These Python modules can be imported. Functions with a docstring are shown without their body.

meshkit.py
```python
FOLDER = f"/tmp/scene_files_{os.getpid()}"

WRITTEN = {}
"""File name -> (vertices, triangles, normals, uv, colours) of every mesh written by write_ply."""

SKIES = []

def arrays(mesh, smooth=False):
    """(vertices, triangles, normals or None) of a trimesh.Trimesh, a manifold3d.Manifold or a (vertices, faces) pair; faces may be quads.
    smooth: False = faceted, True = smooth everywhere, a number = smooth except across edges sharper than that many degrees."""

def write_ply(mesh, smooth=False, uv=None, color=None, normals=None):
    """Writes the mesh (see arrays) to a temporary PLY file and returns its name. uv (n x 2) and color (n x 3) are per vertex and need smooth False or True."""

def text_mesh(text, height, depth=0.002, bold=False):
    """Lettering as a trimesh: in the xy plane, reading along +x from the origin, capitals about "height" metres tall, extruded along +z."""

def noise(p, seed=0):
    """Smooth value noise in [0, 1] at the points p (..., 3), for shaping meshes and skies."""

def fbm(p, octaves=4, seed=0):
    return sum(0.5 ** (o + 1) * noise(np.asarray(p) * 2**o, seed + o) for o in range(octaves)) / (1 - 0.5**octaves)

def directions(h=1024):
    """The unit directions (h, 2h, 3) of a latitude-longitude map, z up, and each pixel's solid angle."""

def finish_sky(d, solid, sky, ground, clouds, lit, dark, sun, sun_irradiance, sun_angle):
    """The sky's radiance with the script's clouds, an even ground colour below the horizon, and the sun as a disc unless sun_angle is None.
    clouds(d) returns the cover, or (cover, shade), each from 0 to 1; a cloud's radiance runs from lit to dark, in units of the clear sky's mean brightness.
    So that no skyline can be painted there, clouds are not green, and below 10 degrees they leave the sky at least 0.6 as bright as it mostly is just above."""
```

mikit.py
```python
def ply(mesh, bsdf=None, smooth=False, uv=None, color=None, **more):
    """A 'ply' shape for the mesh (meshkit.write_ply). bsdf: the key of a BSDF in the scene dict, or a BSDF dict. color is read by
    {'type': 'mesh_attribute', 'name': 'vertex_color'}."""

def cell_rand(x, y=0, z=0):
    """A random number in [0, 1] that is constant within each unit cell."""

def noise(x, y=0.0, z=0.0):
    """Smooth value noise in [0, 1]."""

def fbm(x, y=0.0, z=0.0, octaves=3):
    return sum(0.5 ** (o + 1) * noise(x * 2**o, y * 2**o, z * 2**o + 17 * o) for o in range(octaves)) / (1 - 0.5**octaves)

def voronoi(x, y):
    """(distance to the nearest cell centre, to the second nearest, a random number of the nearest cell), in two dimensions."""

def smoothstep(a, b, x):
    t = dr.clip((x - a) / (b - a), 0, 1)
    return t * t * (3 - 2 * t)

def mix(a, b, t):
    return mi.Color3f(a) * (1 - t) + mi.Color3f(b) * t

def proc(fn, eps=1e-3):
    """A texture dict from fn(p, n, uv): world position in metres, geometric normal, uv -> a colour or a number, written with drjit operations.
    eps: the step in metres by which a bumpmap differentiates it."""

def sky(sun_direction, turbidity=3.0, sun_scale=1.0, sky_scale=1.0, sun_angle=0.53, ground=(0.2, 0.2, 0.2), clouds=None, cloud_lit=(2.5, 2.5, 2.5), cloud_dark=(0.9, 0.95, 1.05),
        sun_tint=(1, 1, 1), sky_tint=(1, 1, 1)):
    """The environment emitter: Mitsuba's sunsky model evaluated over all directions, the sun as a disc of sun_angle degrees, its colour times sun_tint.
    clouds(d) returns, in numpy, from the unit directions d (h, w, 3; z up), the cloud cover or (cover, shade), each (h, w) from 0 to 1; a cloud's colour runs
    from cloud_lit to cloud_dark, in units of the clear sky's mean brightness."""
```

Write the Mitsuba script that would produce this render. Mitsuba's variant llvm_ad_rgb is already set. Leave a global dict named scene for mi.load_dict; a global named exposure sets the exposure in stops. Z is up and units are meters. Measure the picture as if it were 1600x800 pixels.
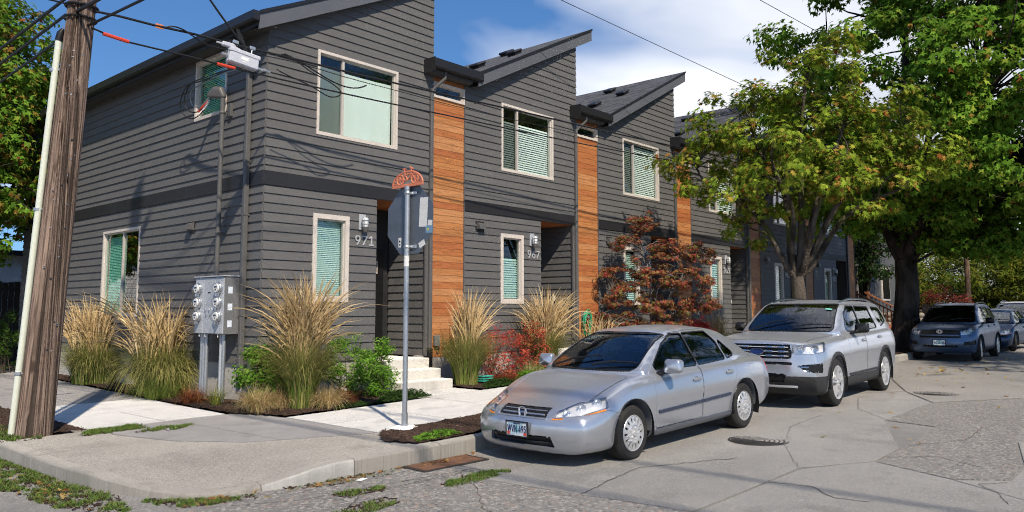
import math, random
import numpy as np
import trimesh, manifold3d as m3
import shapely
from shapely.geometry import Polygon, LineString, Point, box as sbox, MultiPolygon
from shapely import affinity
import mitsuba as mi, drjit as dr
import mikit, meshkit
from mikit import proc, noise, fbm, voronoi, cell_rand, smoothstep, mix

T = mi.ScalarTransform4f
PI = math.pi
rng = np.random.default_rng(7)
random.seed(7)
scene, labels = {'type': 'scene'}, {}

# ------------------------------------------------------------------ camera, sky, exposure
CAM = np.array([-6.97, -11.72, 1.70])
YAW, PITCH = math.radians(48.45), math.radians(5.34)
FW = np.array([math.cos(PITCH)*math.sin(YAW), math.cos(PITCH)*math.cos(YAW), math.sin(PITCH)])
scene['camera'] = {'type': 'perspective', 'fov': 2*math.degrees(math.atan(800/1227.4)), 'fov_axis': 'x',
                   'principal_point_offset_x': 0.0, 'principal_point_offset_y': -(370-400)/800.0,
                   'near_clip': 0.1, 'far_clip': 900.0,
                   'to_world': T().look_at(origin=CAM.tolist(), target=(CAM+FW).tolist(), up=[0, 0, 1])}
SUN = np.array([-0.330, -0.638, 0.695])

def clouds(d):
    x, y, z = d[..., 0], d[..., 1], d[..., 2]
    zz = np.maximum(z, 0.0)+0.16
    q = np.stack([x/zz*0.55, y/zz*0.55, np.zeros_like(x)], -1)
    w = np.stack([meshkit.fbm(q*1.7+40, 4, 21)-.5, meshkit.fbm(q*1.7+80, 4, 22)-.5, np.zeros_like(x)], -1)
    n = meshkit.fbm(q+3.7+w*.5, 6, 11)
    n2 = meshkit.fbm(q*3.1+9.1+w*1.6, 6, 5)
    az = np.arctan2(x, y)                                # 0 = north, the cloud bank fills the sky from north-east round to the south-east
    bank = 1/(1+np.exp(-(az-0.84)/0.10))*(az < 2.0)
    low = np.clip((0.24-z)/0.12, 0, 1)
    c = np.clip((n-0.62+0.30*bank+0.20*low+0.55*(n2-0.5))/0.20, 0, 1)
    n3 = meshkit.fbm(q*1.5+20.3+w*.9, 6, 8)
    shade = np.clip(0.30+2.0*(n3-0.48)+1.7*(n2-0.48), 0, 1)
    return c*0.97, shade
scene['sky'] = mikit.sky(SUN.tolist(), turbidity=2.3, ground=(0.14, 0.13, 0.12), clouds=clouds, cloud_lit=(4.8, 4.9, 5.1), cloud_dark=(2.9, 3.05, 3.4), sky_tint=(0.82, 1.18, 1.54), sun_tint=(0.935, 1.0, 1.11), sun_scale=1.34, sun_angle=0.9)
exposure = 1.37

# ------------------------------------------------------------------ helpers
_used = {}
def key_for(base):
    n = _used.get(base, 0); _used[base] = n+1
    return base if n == 0 else f'{base}_{n:03d}'
def thing(name, label, cat, group=None):
    k = key_for(name); labels[k] = {'label': label, 'category': cat}
    if group: labels[k]['group'] = group
    return k
def add(name, mesh, mat, parent=None, smooth=False, label=None, cat=None, group=None, kind=None, color=None, uv=None, M=None):
    """one entry of the scene; name is numbered when taken"""
    k = key_for(f'{parent}__{name}' if parent else name)
    kw = {}
    if M is not None: kw['to_world'] = T(np.asarray(M, float))
    scene[k] = mikit.ply(mesh, mat, smooth=smooth, color=color, uv=uv, **kw)
    e = {a: b for a, b in (('label', label), ('category', cat), ('group', group), ('kind', kind)) if b}
    if e: labels[k] = e
    return k
def cat(ms):
    ms = [m if isinstance(m, trimesh.Trimesh) else tm(m) for m in ms]
    return trimesh.util.concatenate(ms)
def tm(m):
    if isinstance(m, trimesh.Trimesh): return m
    a = m.to_mesh(); return trimesh.Trimesh(np.array(a.vert_properties[:, :3]), np.array(a.tri_verts), process=False)
def mf(t):
    return m3.Manifold(m3.Mesh(np.ascontiguousarray(t.vertices, np.float32), np.ascontiguousarray(t.faces, np.uint32)))
def box(x0, x1, y0, y1, z0, z1):
    m = trimesh.creation.box((x1-x0, y1-y0, z1-z0)); m.apply_translation(((x0+x1)/2, (y0+y1)/2, (z0+z1)/2)); return m
def cbox(x0, x1, y0, y1, z0, z1, c=0.008):
    """box with chamfered edges"""
    p = []
    for sx in (0, 1):
        for sy in (0, 1):
            for sz in (0, 1):
                q = [x1 if sx else x0, y1 if sy else y0, z1 if sz else z0]; s = [-1 if sx else 1, -1 if sy else 1, -1 if sz else 1]
                for a in range(3):
                    r = q.copy()
                    for b in range(3):
                        if b != a: r[b] += s[b]*c
                    p.append(r)
    return trimesh.convex.convex_hull(np.array(p))
def frame_of(d):
    d = d/np.linalg.norm(d); a = np.array([0, 0, 1.]) if abs(d[2]) < .9 else np.array([1., 0, 0])
    u = np.cross(a, d); u /= np.linalg.norm(u); return u, np.cross(d, u)
def tube(pts, r, n=8, caps=True):
    pts = np.asarray(pts, float); k = len(pts); r = np.broadcast_to(np.asarray(r, float), (k,))
    tang = np.gradient(pts, axis=0); tang /= np.linalg.norm(tang, axis=1, keepdims=True)+1e-12
    u, v = frame_of(tang[0]); V = []
    ang = np.arange(n)/n*2*PI
    for i in range(k):
        u = u-tang[i]*np.dot(u, tang[i]); u /= np.linalg.norm(u)+1e-12; v = np.cross(tang[i], u)
        V.append(pts[i]+r[i]*(np.cos(ang)[:, None]*u+np.sin(ang)[:, None]*v))
    V = np.vstack(V); F = []
    for i in range(k-1):
        for j in range(n):
            a, b = i*n+j, i*n+(j+1) % n; F += [[a, b, b+n], [a, b+n, a+n]]
    if caps:
        V = np.vstack([V, pts[0], pts[-1]]); c0, c1 = k*n, k*n+1
        for j in range(n): F += [[c0, (j+1) % n, j], [c1, (k-1)*n+j, (k-1)*n+(j+1) % n]]
    return trimesh.Trimesh(V, F, process=False)
def curve(pts, n=24):
    """smooth curve through points"""
    from scipy.interpolate import CubicSpline, PchipInterpolator
    pts = np.asarray(pts, float); t = np.concatenate([[0], np.cumsum(np.linalg.norm(np.diff(pts, axis=0), axis=1))])
    return (CubicSpline if len(pts) > 2 else lambda a, b: (lambda s: b[0]+(b[1]-b[0])*(s/a[-1])[:, None]))(t, pts)(np.linspace(0, t[-1], n))
def lathe(prof, n=24, axis='z'):
    """(r, h) profile turned round an axis"""
    prof = np.asarray(prof, float); k = len(prof); ang = np.arange(n)/n*2*PI
    V = np.vstack([np.stack([r*np.cos(ang), r*np.sin(ang), np.full(n, h)], 1) for r, h in prof]); F = []
    for i in range(k-1):
        for j in range(n):
            a, b = i*n+j, i*n+(j+1) % n; F += [[a, b, b+n], [a, b+n, a+n]]
    m = trimesh.Trimesh(V, F, process=False)
    if axis == 'y': m.vertices = m.vertices[:, [0, 2, 1]]*[1, 1, 1]; m.faces = m.faces[:, ::-1]
    if axis == 'x': m.vertices = m.vertices[:, [2, 0, 1]]
    return m
def polys(g):
    if g.is_empty: return []
    return [p for p in getattr(g, 'geoms', [g]) if isinstance(p, Polygon) and p.area > 1e-6]
def extrude(g, h):
    ms = [trimesh.creation.extrude_polygon(p, h, engine='earcut') for p in polys(g)]
    return cat(ms)
def prism_y(g, y0, y1):
    """polygon in (x, z) pulled from y0 to y1"""
    m = extrude(g, y1-y0); v = m.vertices; m.vertices = np.stack([v[:, 0], y0+v[:, 2], v[:, 1]], 1); m.faces = m.faces[:, ::-1]; return m
def moved(m, d):
    m = m.copy(); m.apply_translation(d); return m
def rotz(m, a, c=(0, 0, 0)):
    m = m.copy(); m.apply_transform(trimesh.transformations.rotation_matrix(a, [0, 0, 1], c)); return m
def zr(x, y=None):
    """height of the street, which climbs along the row of houses"""
    x = np.asarray(x, float)
    return np.where(x < 0, .012*np.maximum(x, -12), np.where(x < 7, .022*x, .154+.008*(x-7)))
def H(x, y):
    """height of the pavement: a step above the street, ramped down at the corner"""
    x, y = np.asarray(x, float), np.asarray(y, float)
    d = np.hypot((x+3.15)*np.where(x > -3.15, 1.15, .85), (y+4.72)*.8); t = np.clip(1-d/1.5, 0, 1)
    d2 = np.clip(1-np.hypot((x+3.84)/1.6, (y+2.6)/2.0), 0, 1)
    return zr(x)+.165-.150*t*t*(3-2*t)*1.0-.03*d2
def on_ground(poly, thick, size=0.35, dz=0.0, fn=H):
    m = extrude(poly, thick); m.apply_translation((0, 0, -thick+dz))
    m = m.subdivide_to_size(size, max_iter=12) if size else m
    m.vertices[:, 2] += fn(m.vertices[:, 0], m.vertices[:, 1]); return m
def sheet(poly, size, fn, dz=0.0):
    """a fine one-sided sheet following fn(x, y)"""
    x0, y0, x1, y1 = poly.bounds; ms = []
    nx, ny = max(1, int((x1-x0)/size)), max(1, int((y1-y0)/size))
    xs, ys = np.linspace(x0, x1, nx+1), np.linspace(y0, y1, ny+1)
    X, Y = np.meshgrid(xs, ys, indexing='ij'); idx = np.arange(X.size).reshape(X.shape)
    a, b, c, d = idx[:-1, :-1].ravel(), idx[1:, :-1].ravel(), idx[1:, 1:].ravel(), idx[:-1, 1:].ravel()
    cx, cy = (X[:-1, :-1]+X[1:, 1:]).ravel()/2, (Y[:-1, :-1]+Y[1:, 1:]).ravel()/2
    ok = shapely.contains_xy(poly, cx, cy)
    F = np.vstack([np.stack([a, b, c], 1)[ok], np.stack([a, c, d], 1)[ok]])
    V = np.stack([X.ravel(), Y.ravel(), fn(X.ravel(), Y.ravel())+dz], 1)
    m = trimesh.Trimesh(V, F, process=False); m.remove_unreferenced_vertices(); return m

# ------------------------------------------------------------------ materials
def mat(name, color, rough=0.6, metallic=0.0, bump=None, bump_scale=None, two=False, **k):
    c = color if isinstance(color, dict) else {'type': 'rgb', 'value': list(color)}
    b = {'type': 'principled', 'base_color': c, 'roughness': rough, 'metallic': metallic, 'specular': k.pop('specular', 0.4), **k}
    if bump is not None: b = {'type': 'bumpmap', 'arbitrary': bump, 'scale': bump_scale, 'bsdf': b}
    if two or True: b = {'type': 'twosided', 'bsdf': b}
    scene[name] = b; return name
def leafmat(name, trans=0.5, rough=0.55, color=None):
    c = color or {'type': 'mesh_attribute', 'name': 'vertex_color'}
    scene[name] = {'type': 'principledthin', 'base_color': c, 'roughness': rough, 'diff_trans': trans, 'spec_trans': 0.0}
    return name
def varied(c, amount=0.12, s=(1.5, 1.5, 1.5), fine=40.0, fine_amt=0.06):
    c = np.asarray(c, float)
    def fn(p, n, uv):
        a = fbm(p.x*s[0], p.y*s[1], p.z*s[2], 4)-0.5
        f = noise(p.x*fine, p.y*fine, p.z*fine)-0.5
        return mi.Color3f(*[float(v) for v in c])*(1+2*amount*a+2*fine_amt*f)
    return proc(fn)

def siding(c, seed):
    def fn(p, n, uv):
        streak = fbm(p.x*2.2+p.y*2.2+seed, p.z*0.5, 0, 3)-0.5
        grain = noise((p.x+p.y)*14, p.z*160, seed)-0.5
        dirt = smoothstep(1.5, 0.8, p.z)*0.15*fbm(p.x*3, p.y*3, p.z*3, 3)
        base = mi.Color3f(*c)*(1+0.16*streak+0.07*grain)
        return mix(base, mi.Color3f(.16, .14, .12), dirt)
    return proc(fn)
SIDE = [mat(f'mat_siding_{i}', siding((.116*s, .1145*s, .1135*s), i*3.1), .62, specular=.35) for i, s in enumerate((1.0, 1.025, .975))]
mat('mat_wall_core', (.03, .03, .031), .8)
mat('mat_trim_black', varied((.022, .022, .025), .15), .5)
mat('mat_fascia', varied((.105, .112, .128), .1), .5)
mat('mat_gutter', (.018, .018, .020), .38)
mat('mat_downspout', varied((.11, .108, .106), .12), .42)
mat('mat_soffit', (.06, .058, .056), .7)
mat('mat_window_trim', varied((.60, .545, .49), .05, fine=60), .5)
mat('mat_sash', (.50, .46, .42), .45)
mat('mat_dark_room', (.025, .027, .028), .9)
mat('mat_blind', (.84, .87, .86), .7)
mat('mat_curtain', (.78, .80, .78), .85)
mat('mat_screen', (.10, .11, .11), .8)
scene['mat_glass'] = {'type': 'thindielectric', 'int_ior': 1.52, 'specular_transmittance': {'type': 'rgb', 'value': [.84, .93, .90]}}
scene['mat_glass_side'] = {'type': 'thindielectric', 'int_ior': 1.52, 'specular_transmittance': {'type': 'rgb', 'value': [.50, .84, .70]}}
def cedar(tone, seed):
    tone = np.asarray(tone)
    def fn(p, n, uv):
        w = fbm(p.x*1.2+seed*9, p.y*1.2, p.z*6+seed*5, 3)
        g = noise(p.x*5+seed*13, p.y*5, p.z*45+6*w+seed)
        f = noise(p.x*22+seed, p.y*22, p.z*300)
        kd, _, kr = voronoi(p.x*2.3+seed*7.3, p.z*5.1+seed*3.7)
        knot = smoothstep(.085, .04, kd)*smoothstep(.55, .6, kr)
        c = mix(mi.Color3f(*(tone*1.08).tolist()), mi.Color3f(*(tone*.80).tolist()), smoothstep(.25, .95, g))*(0.94+0.12*f)
        return mix(c, mi.Color3f(.16, .06, .025), knot*.6)
    return proc(fn)
CEDAR = [mat(f'mat_cedar_{i}', cedar(c, i), .5, specular=.35) for i, c in enumerate([(.42, .165, .058), (.47, .215, .088), (.37, .125, .045), (.44, .185, .066), (.40, .145, .05)])]
def shingles(p, n, uv):
    row = dr.floor(p.y/.30+cell_rand(dr.floor(p.z/.06), 7)*.7)   # irregular tabs
    r = cell_rand(row, dr.floor(p.z/.065), 3)
    r2 = cell_rand(dr.floor(p.y/.17), dr.floor(p.z/.065), 9)
    g = noise(p.x*120, p.y*120, p.z*120)
    edge = smoothstep(.0, .1, dr.abs(p.z/.065-dr.floor(p.z/.065)))
    return mi.Color3f(.052, .055, .062)*(0.55+0.6*r+0.35*r2)*(0.8+0.4*g)*(.65+.35*edge)
mat('mat_shingle', proc(shingles), .85)

def concrete(c, speck=0.0, dark=0.15, s=1.0, crack=False):
    c = np.asarray(c, float)
    def fn(p, n, uv):
        a = fbm(p.x*.9*s, p.y*.9*s, 3.0, 4)-0.5
        b = fbm(p.x*7*s, p.y*7*s, 1.0, 3)-0.5
        f = noise(p.x*170, p.y*170, p.z*170)-0.5
        col = mi.Color3f(*c.tolist())*(1+dark*2*a+.16*b+.22*f)
        if speck:
            d1, d2, r = voronoi(p.x*48, p.y*48)
            stone = smoothstep(.46, .26, d1)
            tone = mix(mi.Color3f(.10, .10, .11), mi.Color3f(.46, .42, .37), r)
            col = mix(col, tone, stone*speck)
        st = smoothstep(.62, .78, fbm(p.x*2.3+11, p.y*2.3, 0, 4))
        rut = smoothstep(.58, .70, fbm(p.x*.55+3, p.y*1.6, 4, 3))
        return mix(mix(col, col*.72, st*.6), col*.86, rut*.5)
    return proc(fn)
def rough_bump(s, amp=1.0):
    def fn(p, n, uv): return noise(p.x*s, p.y*s, p.z*s)*amp+.5*noise(p.x*s*2.3, p.y*s*2.3, p.z*s*2.3)*amp
    return proc(fn, eps=.4/s)
mat('mat_walk_new', concrete((.475, .468, .452), dark=.07), .85, bump=rough_bump(180), bump_scale=.0012)
mat('mat_walk_grey', concrete((.225, .218, .214), dark=.10), .85, bump=rough_bump(160), bump_scale=.0015)
mat('mat_apron', concrete((.275, .258, .228), speck=.6, dark=.13), .9, bump=rough_bump(75), bump_scale=.004)
mat('mat_curb', concrete((.29, .275, .245), speck=.3, dark=.16, s=1.6), .9, bump=rough_bump(60), bump_scale=.004)
mat('mat_curb_paint', concrete((.40, .395, .375), dark=.28, speck=.15, s=2.2), .6, bump=rough_bump(60), bump_scale=.004)
mat('mat_step', concrete((.66, .635, .58), dark=.08, s=1.5), .85, bump=rough_bump(120), bump_scale=.0015)
mat('mat_foundation', concrete((.42, .40, .37), dark=.1), .9)
def road_color(p, n, uv):
    a = fbm(p.x*.35, p.y*.35, 0, 5)-.5
    b = fbm(p.x*5, p.y*5, 0, 3)-.5
    d1, d2, r = voronoi(p.x*32, p.y*32)
    f = noise(p.x*210, p.y*210, 0)-.5
    col = mi.Color3f(.175, .170, .162)*(1+.6*a+.25*b+.25*f)
    stone = smoothstep(.5, .25, d1)*smoothstep(-.16, .10, a+.04)
    col = mix(col, mix(mi.Color3f(.09, .085, .085), mi.Color3f(.36, .34, .31), r), stone*.55)
    oil = smoothstep(.55, .75, fbm(p.x*.8, p.y*.8+40, 0, 4))*smoothstep(1.9, .6, dr.abs(p.y+6.2))
    return mix(col, col*.5, oil*.8)
mat('mat_road', proc(road_color), .9, bump=rough_bump(70), bump_scale=.004)
mat('mat_slab_smooth', concrete((.205, .200, .190), speck=.38, dark=.12), .88, bump=rough_bump(110), bump_scale=.002)
mat('mat_slab_warm', concrete((.19, .182, .168), speck=.4, dark=.14), .9, bump=rough_bump(90), bump_scale=.003)
def aggregate(p, n, uv):
    d1, d2, r = voronoi(p.x*21, p.y*21)
    e1, e2, q = voronoi(p.x*52+3, p.y*52)
    a = fbm(p.x*.8, p.y*.8, 5, 4)-.5
    base = mi.Color3f(.150, .146, .140)*(1+.6*a)
    tone = mix(mi.Color3f(.055, .055, .058), mi.Color3f(.40, .37, .34), r)
    tone = mix(tone, mi.Color3f(.27, .17, .12), smoothstep(.9, .95, r))
    col = mix(base, tone, smoothstep(.5, .3, d1)*.8)
    return mix(col, mix(mi.Color3f(.07, .07, .07), mi.Color3f(.32, .30, .27), q), smoothstep(.45, .2, e1)*.6)
def agg_bump(p, n, uv):
    d1, d2, r = voronoi(p.x*21, p.y*21); return smoothstep(.6, .15, d1)
mat('mat_slab_aggregate', proc(aggregate), .9, bump=proc(agg_bump, eps=.004), bump_scale=.006)
mat('mat_joint', concrete((.06, .055, .045)), .95)
mat('mat_soil', varied((.05, .042, .03), .3), .95)
def mulch_color(p, n, uv):
    a = noise(p.x*45, p.y*45, p.z*45); b = fbm(p.x*3, p.y*3, 0, 3)
    return mix(mi.Color3f(.018, .011, .008), mi.Color3f(.065, .038, .026), a)*(.6+.8*b)
mat('mat_mulch', proc(mulch_color), .95, bump=rough_bump(55), bump_scale=.012)
mat('mat_chip_dark', (.035, .021, .015), .9); mat('mat_chip_tan', (.17, .105, .065), .9)
mat('mat_galv', varied((.46, .49, .52), .08, fine=30, fine_amt=.08), .42, .75)
mat('mat_alum', varied((.30, .34, .38), .06, fine=25, fine_amt=.05), .38, .8)
mat('mat_grey_paint', varied((.40, .425, .46), .06), .45)
mat('mat_grey_side', varied((.15, .155, .16), .06), .5)
mat('mat_white', (.78, .78, .76), .5); mat('mat_black_rubber', (.015, .015, .016), .6)
mat('mat_black_gloss', (.010, .010, .011), .25); mat('mat_cable', (.012, .012, .013), .45)
mat('mat_steel', (.62, .63, .65), .25, 1.0); mat('mat_chrome', (.80, .81, .83), .08, 1.0)
mat('mat_red_tag', (.62, .06, .03), .5); mat('mat_orange_tag', (.75, .22, .06), .5)
mat('mat_pvc', (.66, .70, .60), .45); mat('mat_copper', varied((.62, .20, .11), .1), .55)
mat('mat_iron', varied((.045, .042, .040), .2, s=(6, 6, 6)), .6, .3)
scene['mat_insect_screen'] = {'type': 'thindielectric', 'int_ior': 1.05, 'specular_transmittance': {'type': 'rgb', 'value': [.50, .51, .51]}}
mat('mat_numeral', (.52, .53, .55), .4, .2)
mat('mat_deep_grey', (.085, .09, .095), .7)
scene['mat_glass_low'] = {'type': 'thindielectric', 'int_ior': 1.52, 'specular_transmittance': {'type': 'rgb', 'value': [.62, .77, .72]}}
# ================================================================== the setting: street, pavements, beds
def st(name, mesh, m, parent=None, smooth=False, label=None, kind='structure'):
    return add(name, mesh, m, parent, smooth, label=label, kind=None if parent else kind)
far = sheet(sbox(-300, -300, 500, 500), 50, lambda x, y: np.full_like(x, -.6))
st('ground', far, 'mat_soil', label='bare ground reaching the horizon beyond the street')
ST = sheet(sbox(-60, -60, 160, 90), 1.0, lambda x, y: zr(x)-.014)
st('street', ST, 'mat_road', label='worn concrete street climbing gently past the row houses', smooth=True)
# concrete slabs of the street, each its own piece with open joints, in the order of the joints the photo shows
def slab(poly, m, dz=0.0, gap=.0045, lift=0.0):
    g = poly.buffer(-gap)
    for q in polys(g):
        s = on_ground(q, .06, 1.0, lift, zr)
        st('slab', s, m, 'street')
sl = lambda *p: Polygon(p)
ymid = -8.55
slab(sl((-.70, -4.98), (-.72, -5.62), (-2.72, -5.35), (-3.45, -4.92), (-2.89, -4.85), (-2.2, -4.93), (-1.3, -4.99)), 'mat_slab_aggregate')
slab(sl((-.72, -5.62), (-2.72, -5.35), (-3.55, -4.85), (-4.3, -5.6), (-3.2, -6.35), (-1.25, -5.98), (-.74, -5.95)), 'mat_slab_aggregate', lift=-.006)
slab(sl((-1.25, -5.98), (-3.2, -6.35), (-3.2, -7.3), (-2.0, -8.35), (-.80, -8.30), (-.98, -6.9), (-1.05, -6.02)), 'mat_slab_aggregate', lift=.003)
slab(sl((-3.22, -6.37), (-4.32, -5.62), (-5.4, -6.9), (-4.6, -9.0), (-2.02, -8.37), (-3.22, -7.32)), 'mat_slab_aggregate', lift=-.004)
slab(sl((-1.03, -6.0), (-.72, -5.96), (4.15, -5.98), (4.265, -6.845), (5.265, -8.075), (3.16, -8.86), (2.25, -8.85), (1.92, -8.64), (1.47, -8.34), (-.78, -8.30), (-.96, -6.9)), 'mat_slab_smooth')
slab(sl((-.68, -4.99), (-.70, -5.94), (4.15, -5.96), (4.1, -4.99)), 'mat_slab_warm', lift=-.005)
slab(sl((5.265, -8.075), (4.265, -6.845), (4.2, -5.98), (7.4, -6.1), (9.2, -7.3), (7.7, -8.12)), 'mat_slab_smooth', lift=-.003)
slab(sl((3.17, -8.88), (5.08, -8.81), (5.67, -9.71), (4.48, -9.82), (2.90, -10.13), (2.13, -10.13), (1.84, -9.69), (2.23, -8.88)), 'mat_slab_aggregate', lift=.004)
slab(sl((5.10, -8.80), (5.30, -8.10), (7.69, -8.14), (9.3, -9.2), (8.2, -9.75), (5.69, -9.72)), 'mat_slab_aggregate', lift=-.002)
slab(sl((-.80, -8.33), (1.35, -8.37), (1.90, -8.66), (2.22, -8.88), (1.82, -9.70), (1.2, -10.6), (-.6, -10.4)), 'mat_slab_smooth', lift=.003)
slab(sl((-2.0, -8.39), (-.82, -8.34), (-.62, -10.4), (-1.9, -10.6)), 'mat_slab_warm')
slab(sl((1.84, -9.72), (2.11, -10.16), (2.9, -10.16), (4.48, -9.85), (5.0, -10.9), (1.25, -10.9), (1.22, -10.6)), 'mat_slab_smooth', lift=-.002)
slab(sl((7.42, -6.1), (7.2, -4.99), (11.4, -4.99), (11.8, -6.3), (9.22, -7.28)), 'mat_slab_warm')
slab(sl((4.2, -5.96), (4.13, -4.99), (7.18, -4.99), (7.38, -6.08)), 'mat_slab_warm', lift=.003)
slab(sl((9.24, -7.3), (11.8, -6.32), (14.2, -7.4), (12.2, -8.9), (9.35, -9.15), (7.75, -8.12)), 'mat_slab_warm', lift=.002)
# cracks: shallow dark wedges laid as thin sheets on the slabs
def crack(pts, w=.012, seed=0):
    r = np.random.default_rng(seed); P = [np.array(pts[0])]
    for a, b in zip(pts[:-1], pts[1:]):
        a, b = np.array(a), np.array(b); n = max(2, int(np.linalg.norm(b-a)/.06)); d = (b-a)/np.linalg.norm(b-a)
        for i in range(1, n+1): P.append(a+(b-a)*i/n+np.array([-d[1], d[0]])*r.normal(0, .011)*(i < n))
    ms = [LineString([P[i], P[i+1]]).buffer(w*r.uniform(.35, 1.0)/2, cap_style=1, quad_segs=2) for i in range(len(P)-1)]
    return on_ground(shapely.union_all(ms), .002, None, .0075, zr)
for i, (pts, w) in enumerate([([(.62, -8.36), (.70, -8.75), (.42, -9.05), (.45, -9.35)], .010), ([(2.0, -10.15), (1.75, -9.95), (1.5, -10.15), (1.1, -10.3)], .008), ([(1.4, -8.35), (2.6, -7.7), (3.9, -7.25), (5.2, -7.2)], .005),
                              ([(2.5, -8.86), (2.9, -9.3), (2.6, -9.8)], .006), ([(3.4, -8.9), (4.2, -9.35), (5.4, -9.3)], .005), ([(-1.2, -6.1), (-1.9, -6.9), (-2.0, -8.3)], .008), ([(-.75, -5.7), (-2.2, -5.62), (-3.0, -6.2)], .008),
                              ([(5.3, -8.1), (6.2, -7.4), (7.5, -7.0)], .006), ([(-.9, -7.2), (.4, -7.0), (1.5, -7.6)], .01)]):
    st('crack', crack(pts, w, i), 'mat_joint', 'street')
# the block: outline with the rounded corner
CURB = [(150, -4.9), (40, -4.9), (20, -4.9), (10, -4.9), (4, -4.9), (-.2, -4.92), (-1.0, -4.93), (-1.8, -4.88), (-2.4, -4.82), (-2.9, -4.70), (-3.28, -4.48), (-3.56, -4.1), (-3.74, -3.6), (-3.83, -2.9), (-3.86, -2.0), (-3.88, -.5), (-3.9, 8), (-3.9, 80)]
edge = LineString(CURB)
inner = edge.offset_curve(-.16) if edge.offset_curve(-.16).distance(Point(10, 0)) < edge.distance(Point(10, 0)) else edge.offset_curve(.16)
block = Polygon(CURB+[(150, 80)])
st('planting_base', sheet(block.buffer(-.5), .5, lambda x, y: H(x, y)-.09), 'mat_soil', label='dark earth under the walks and beds of the corner block')
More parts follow.
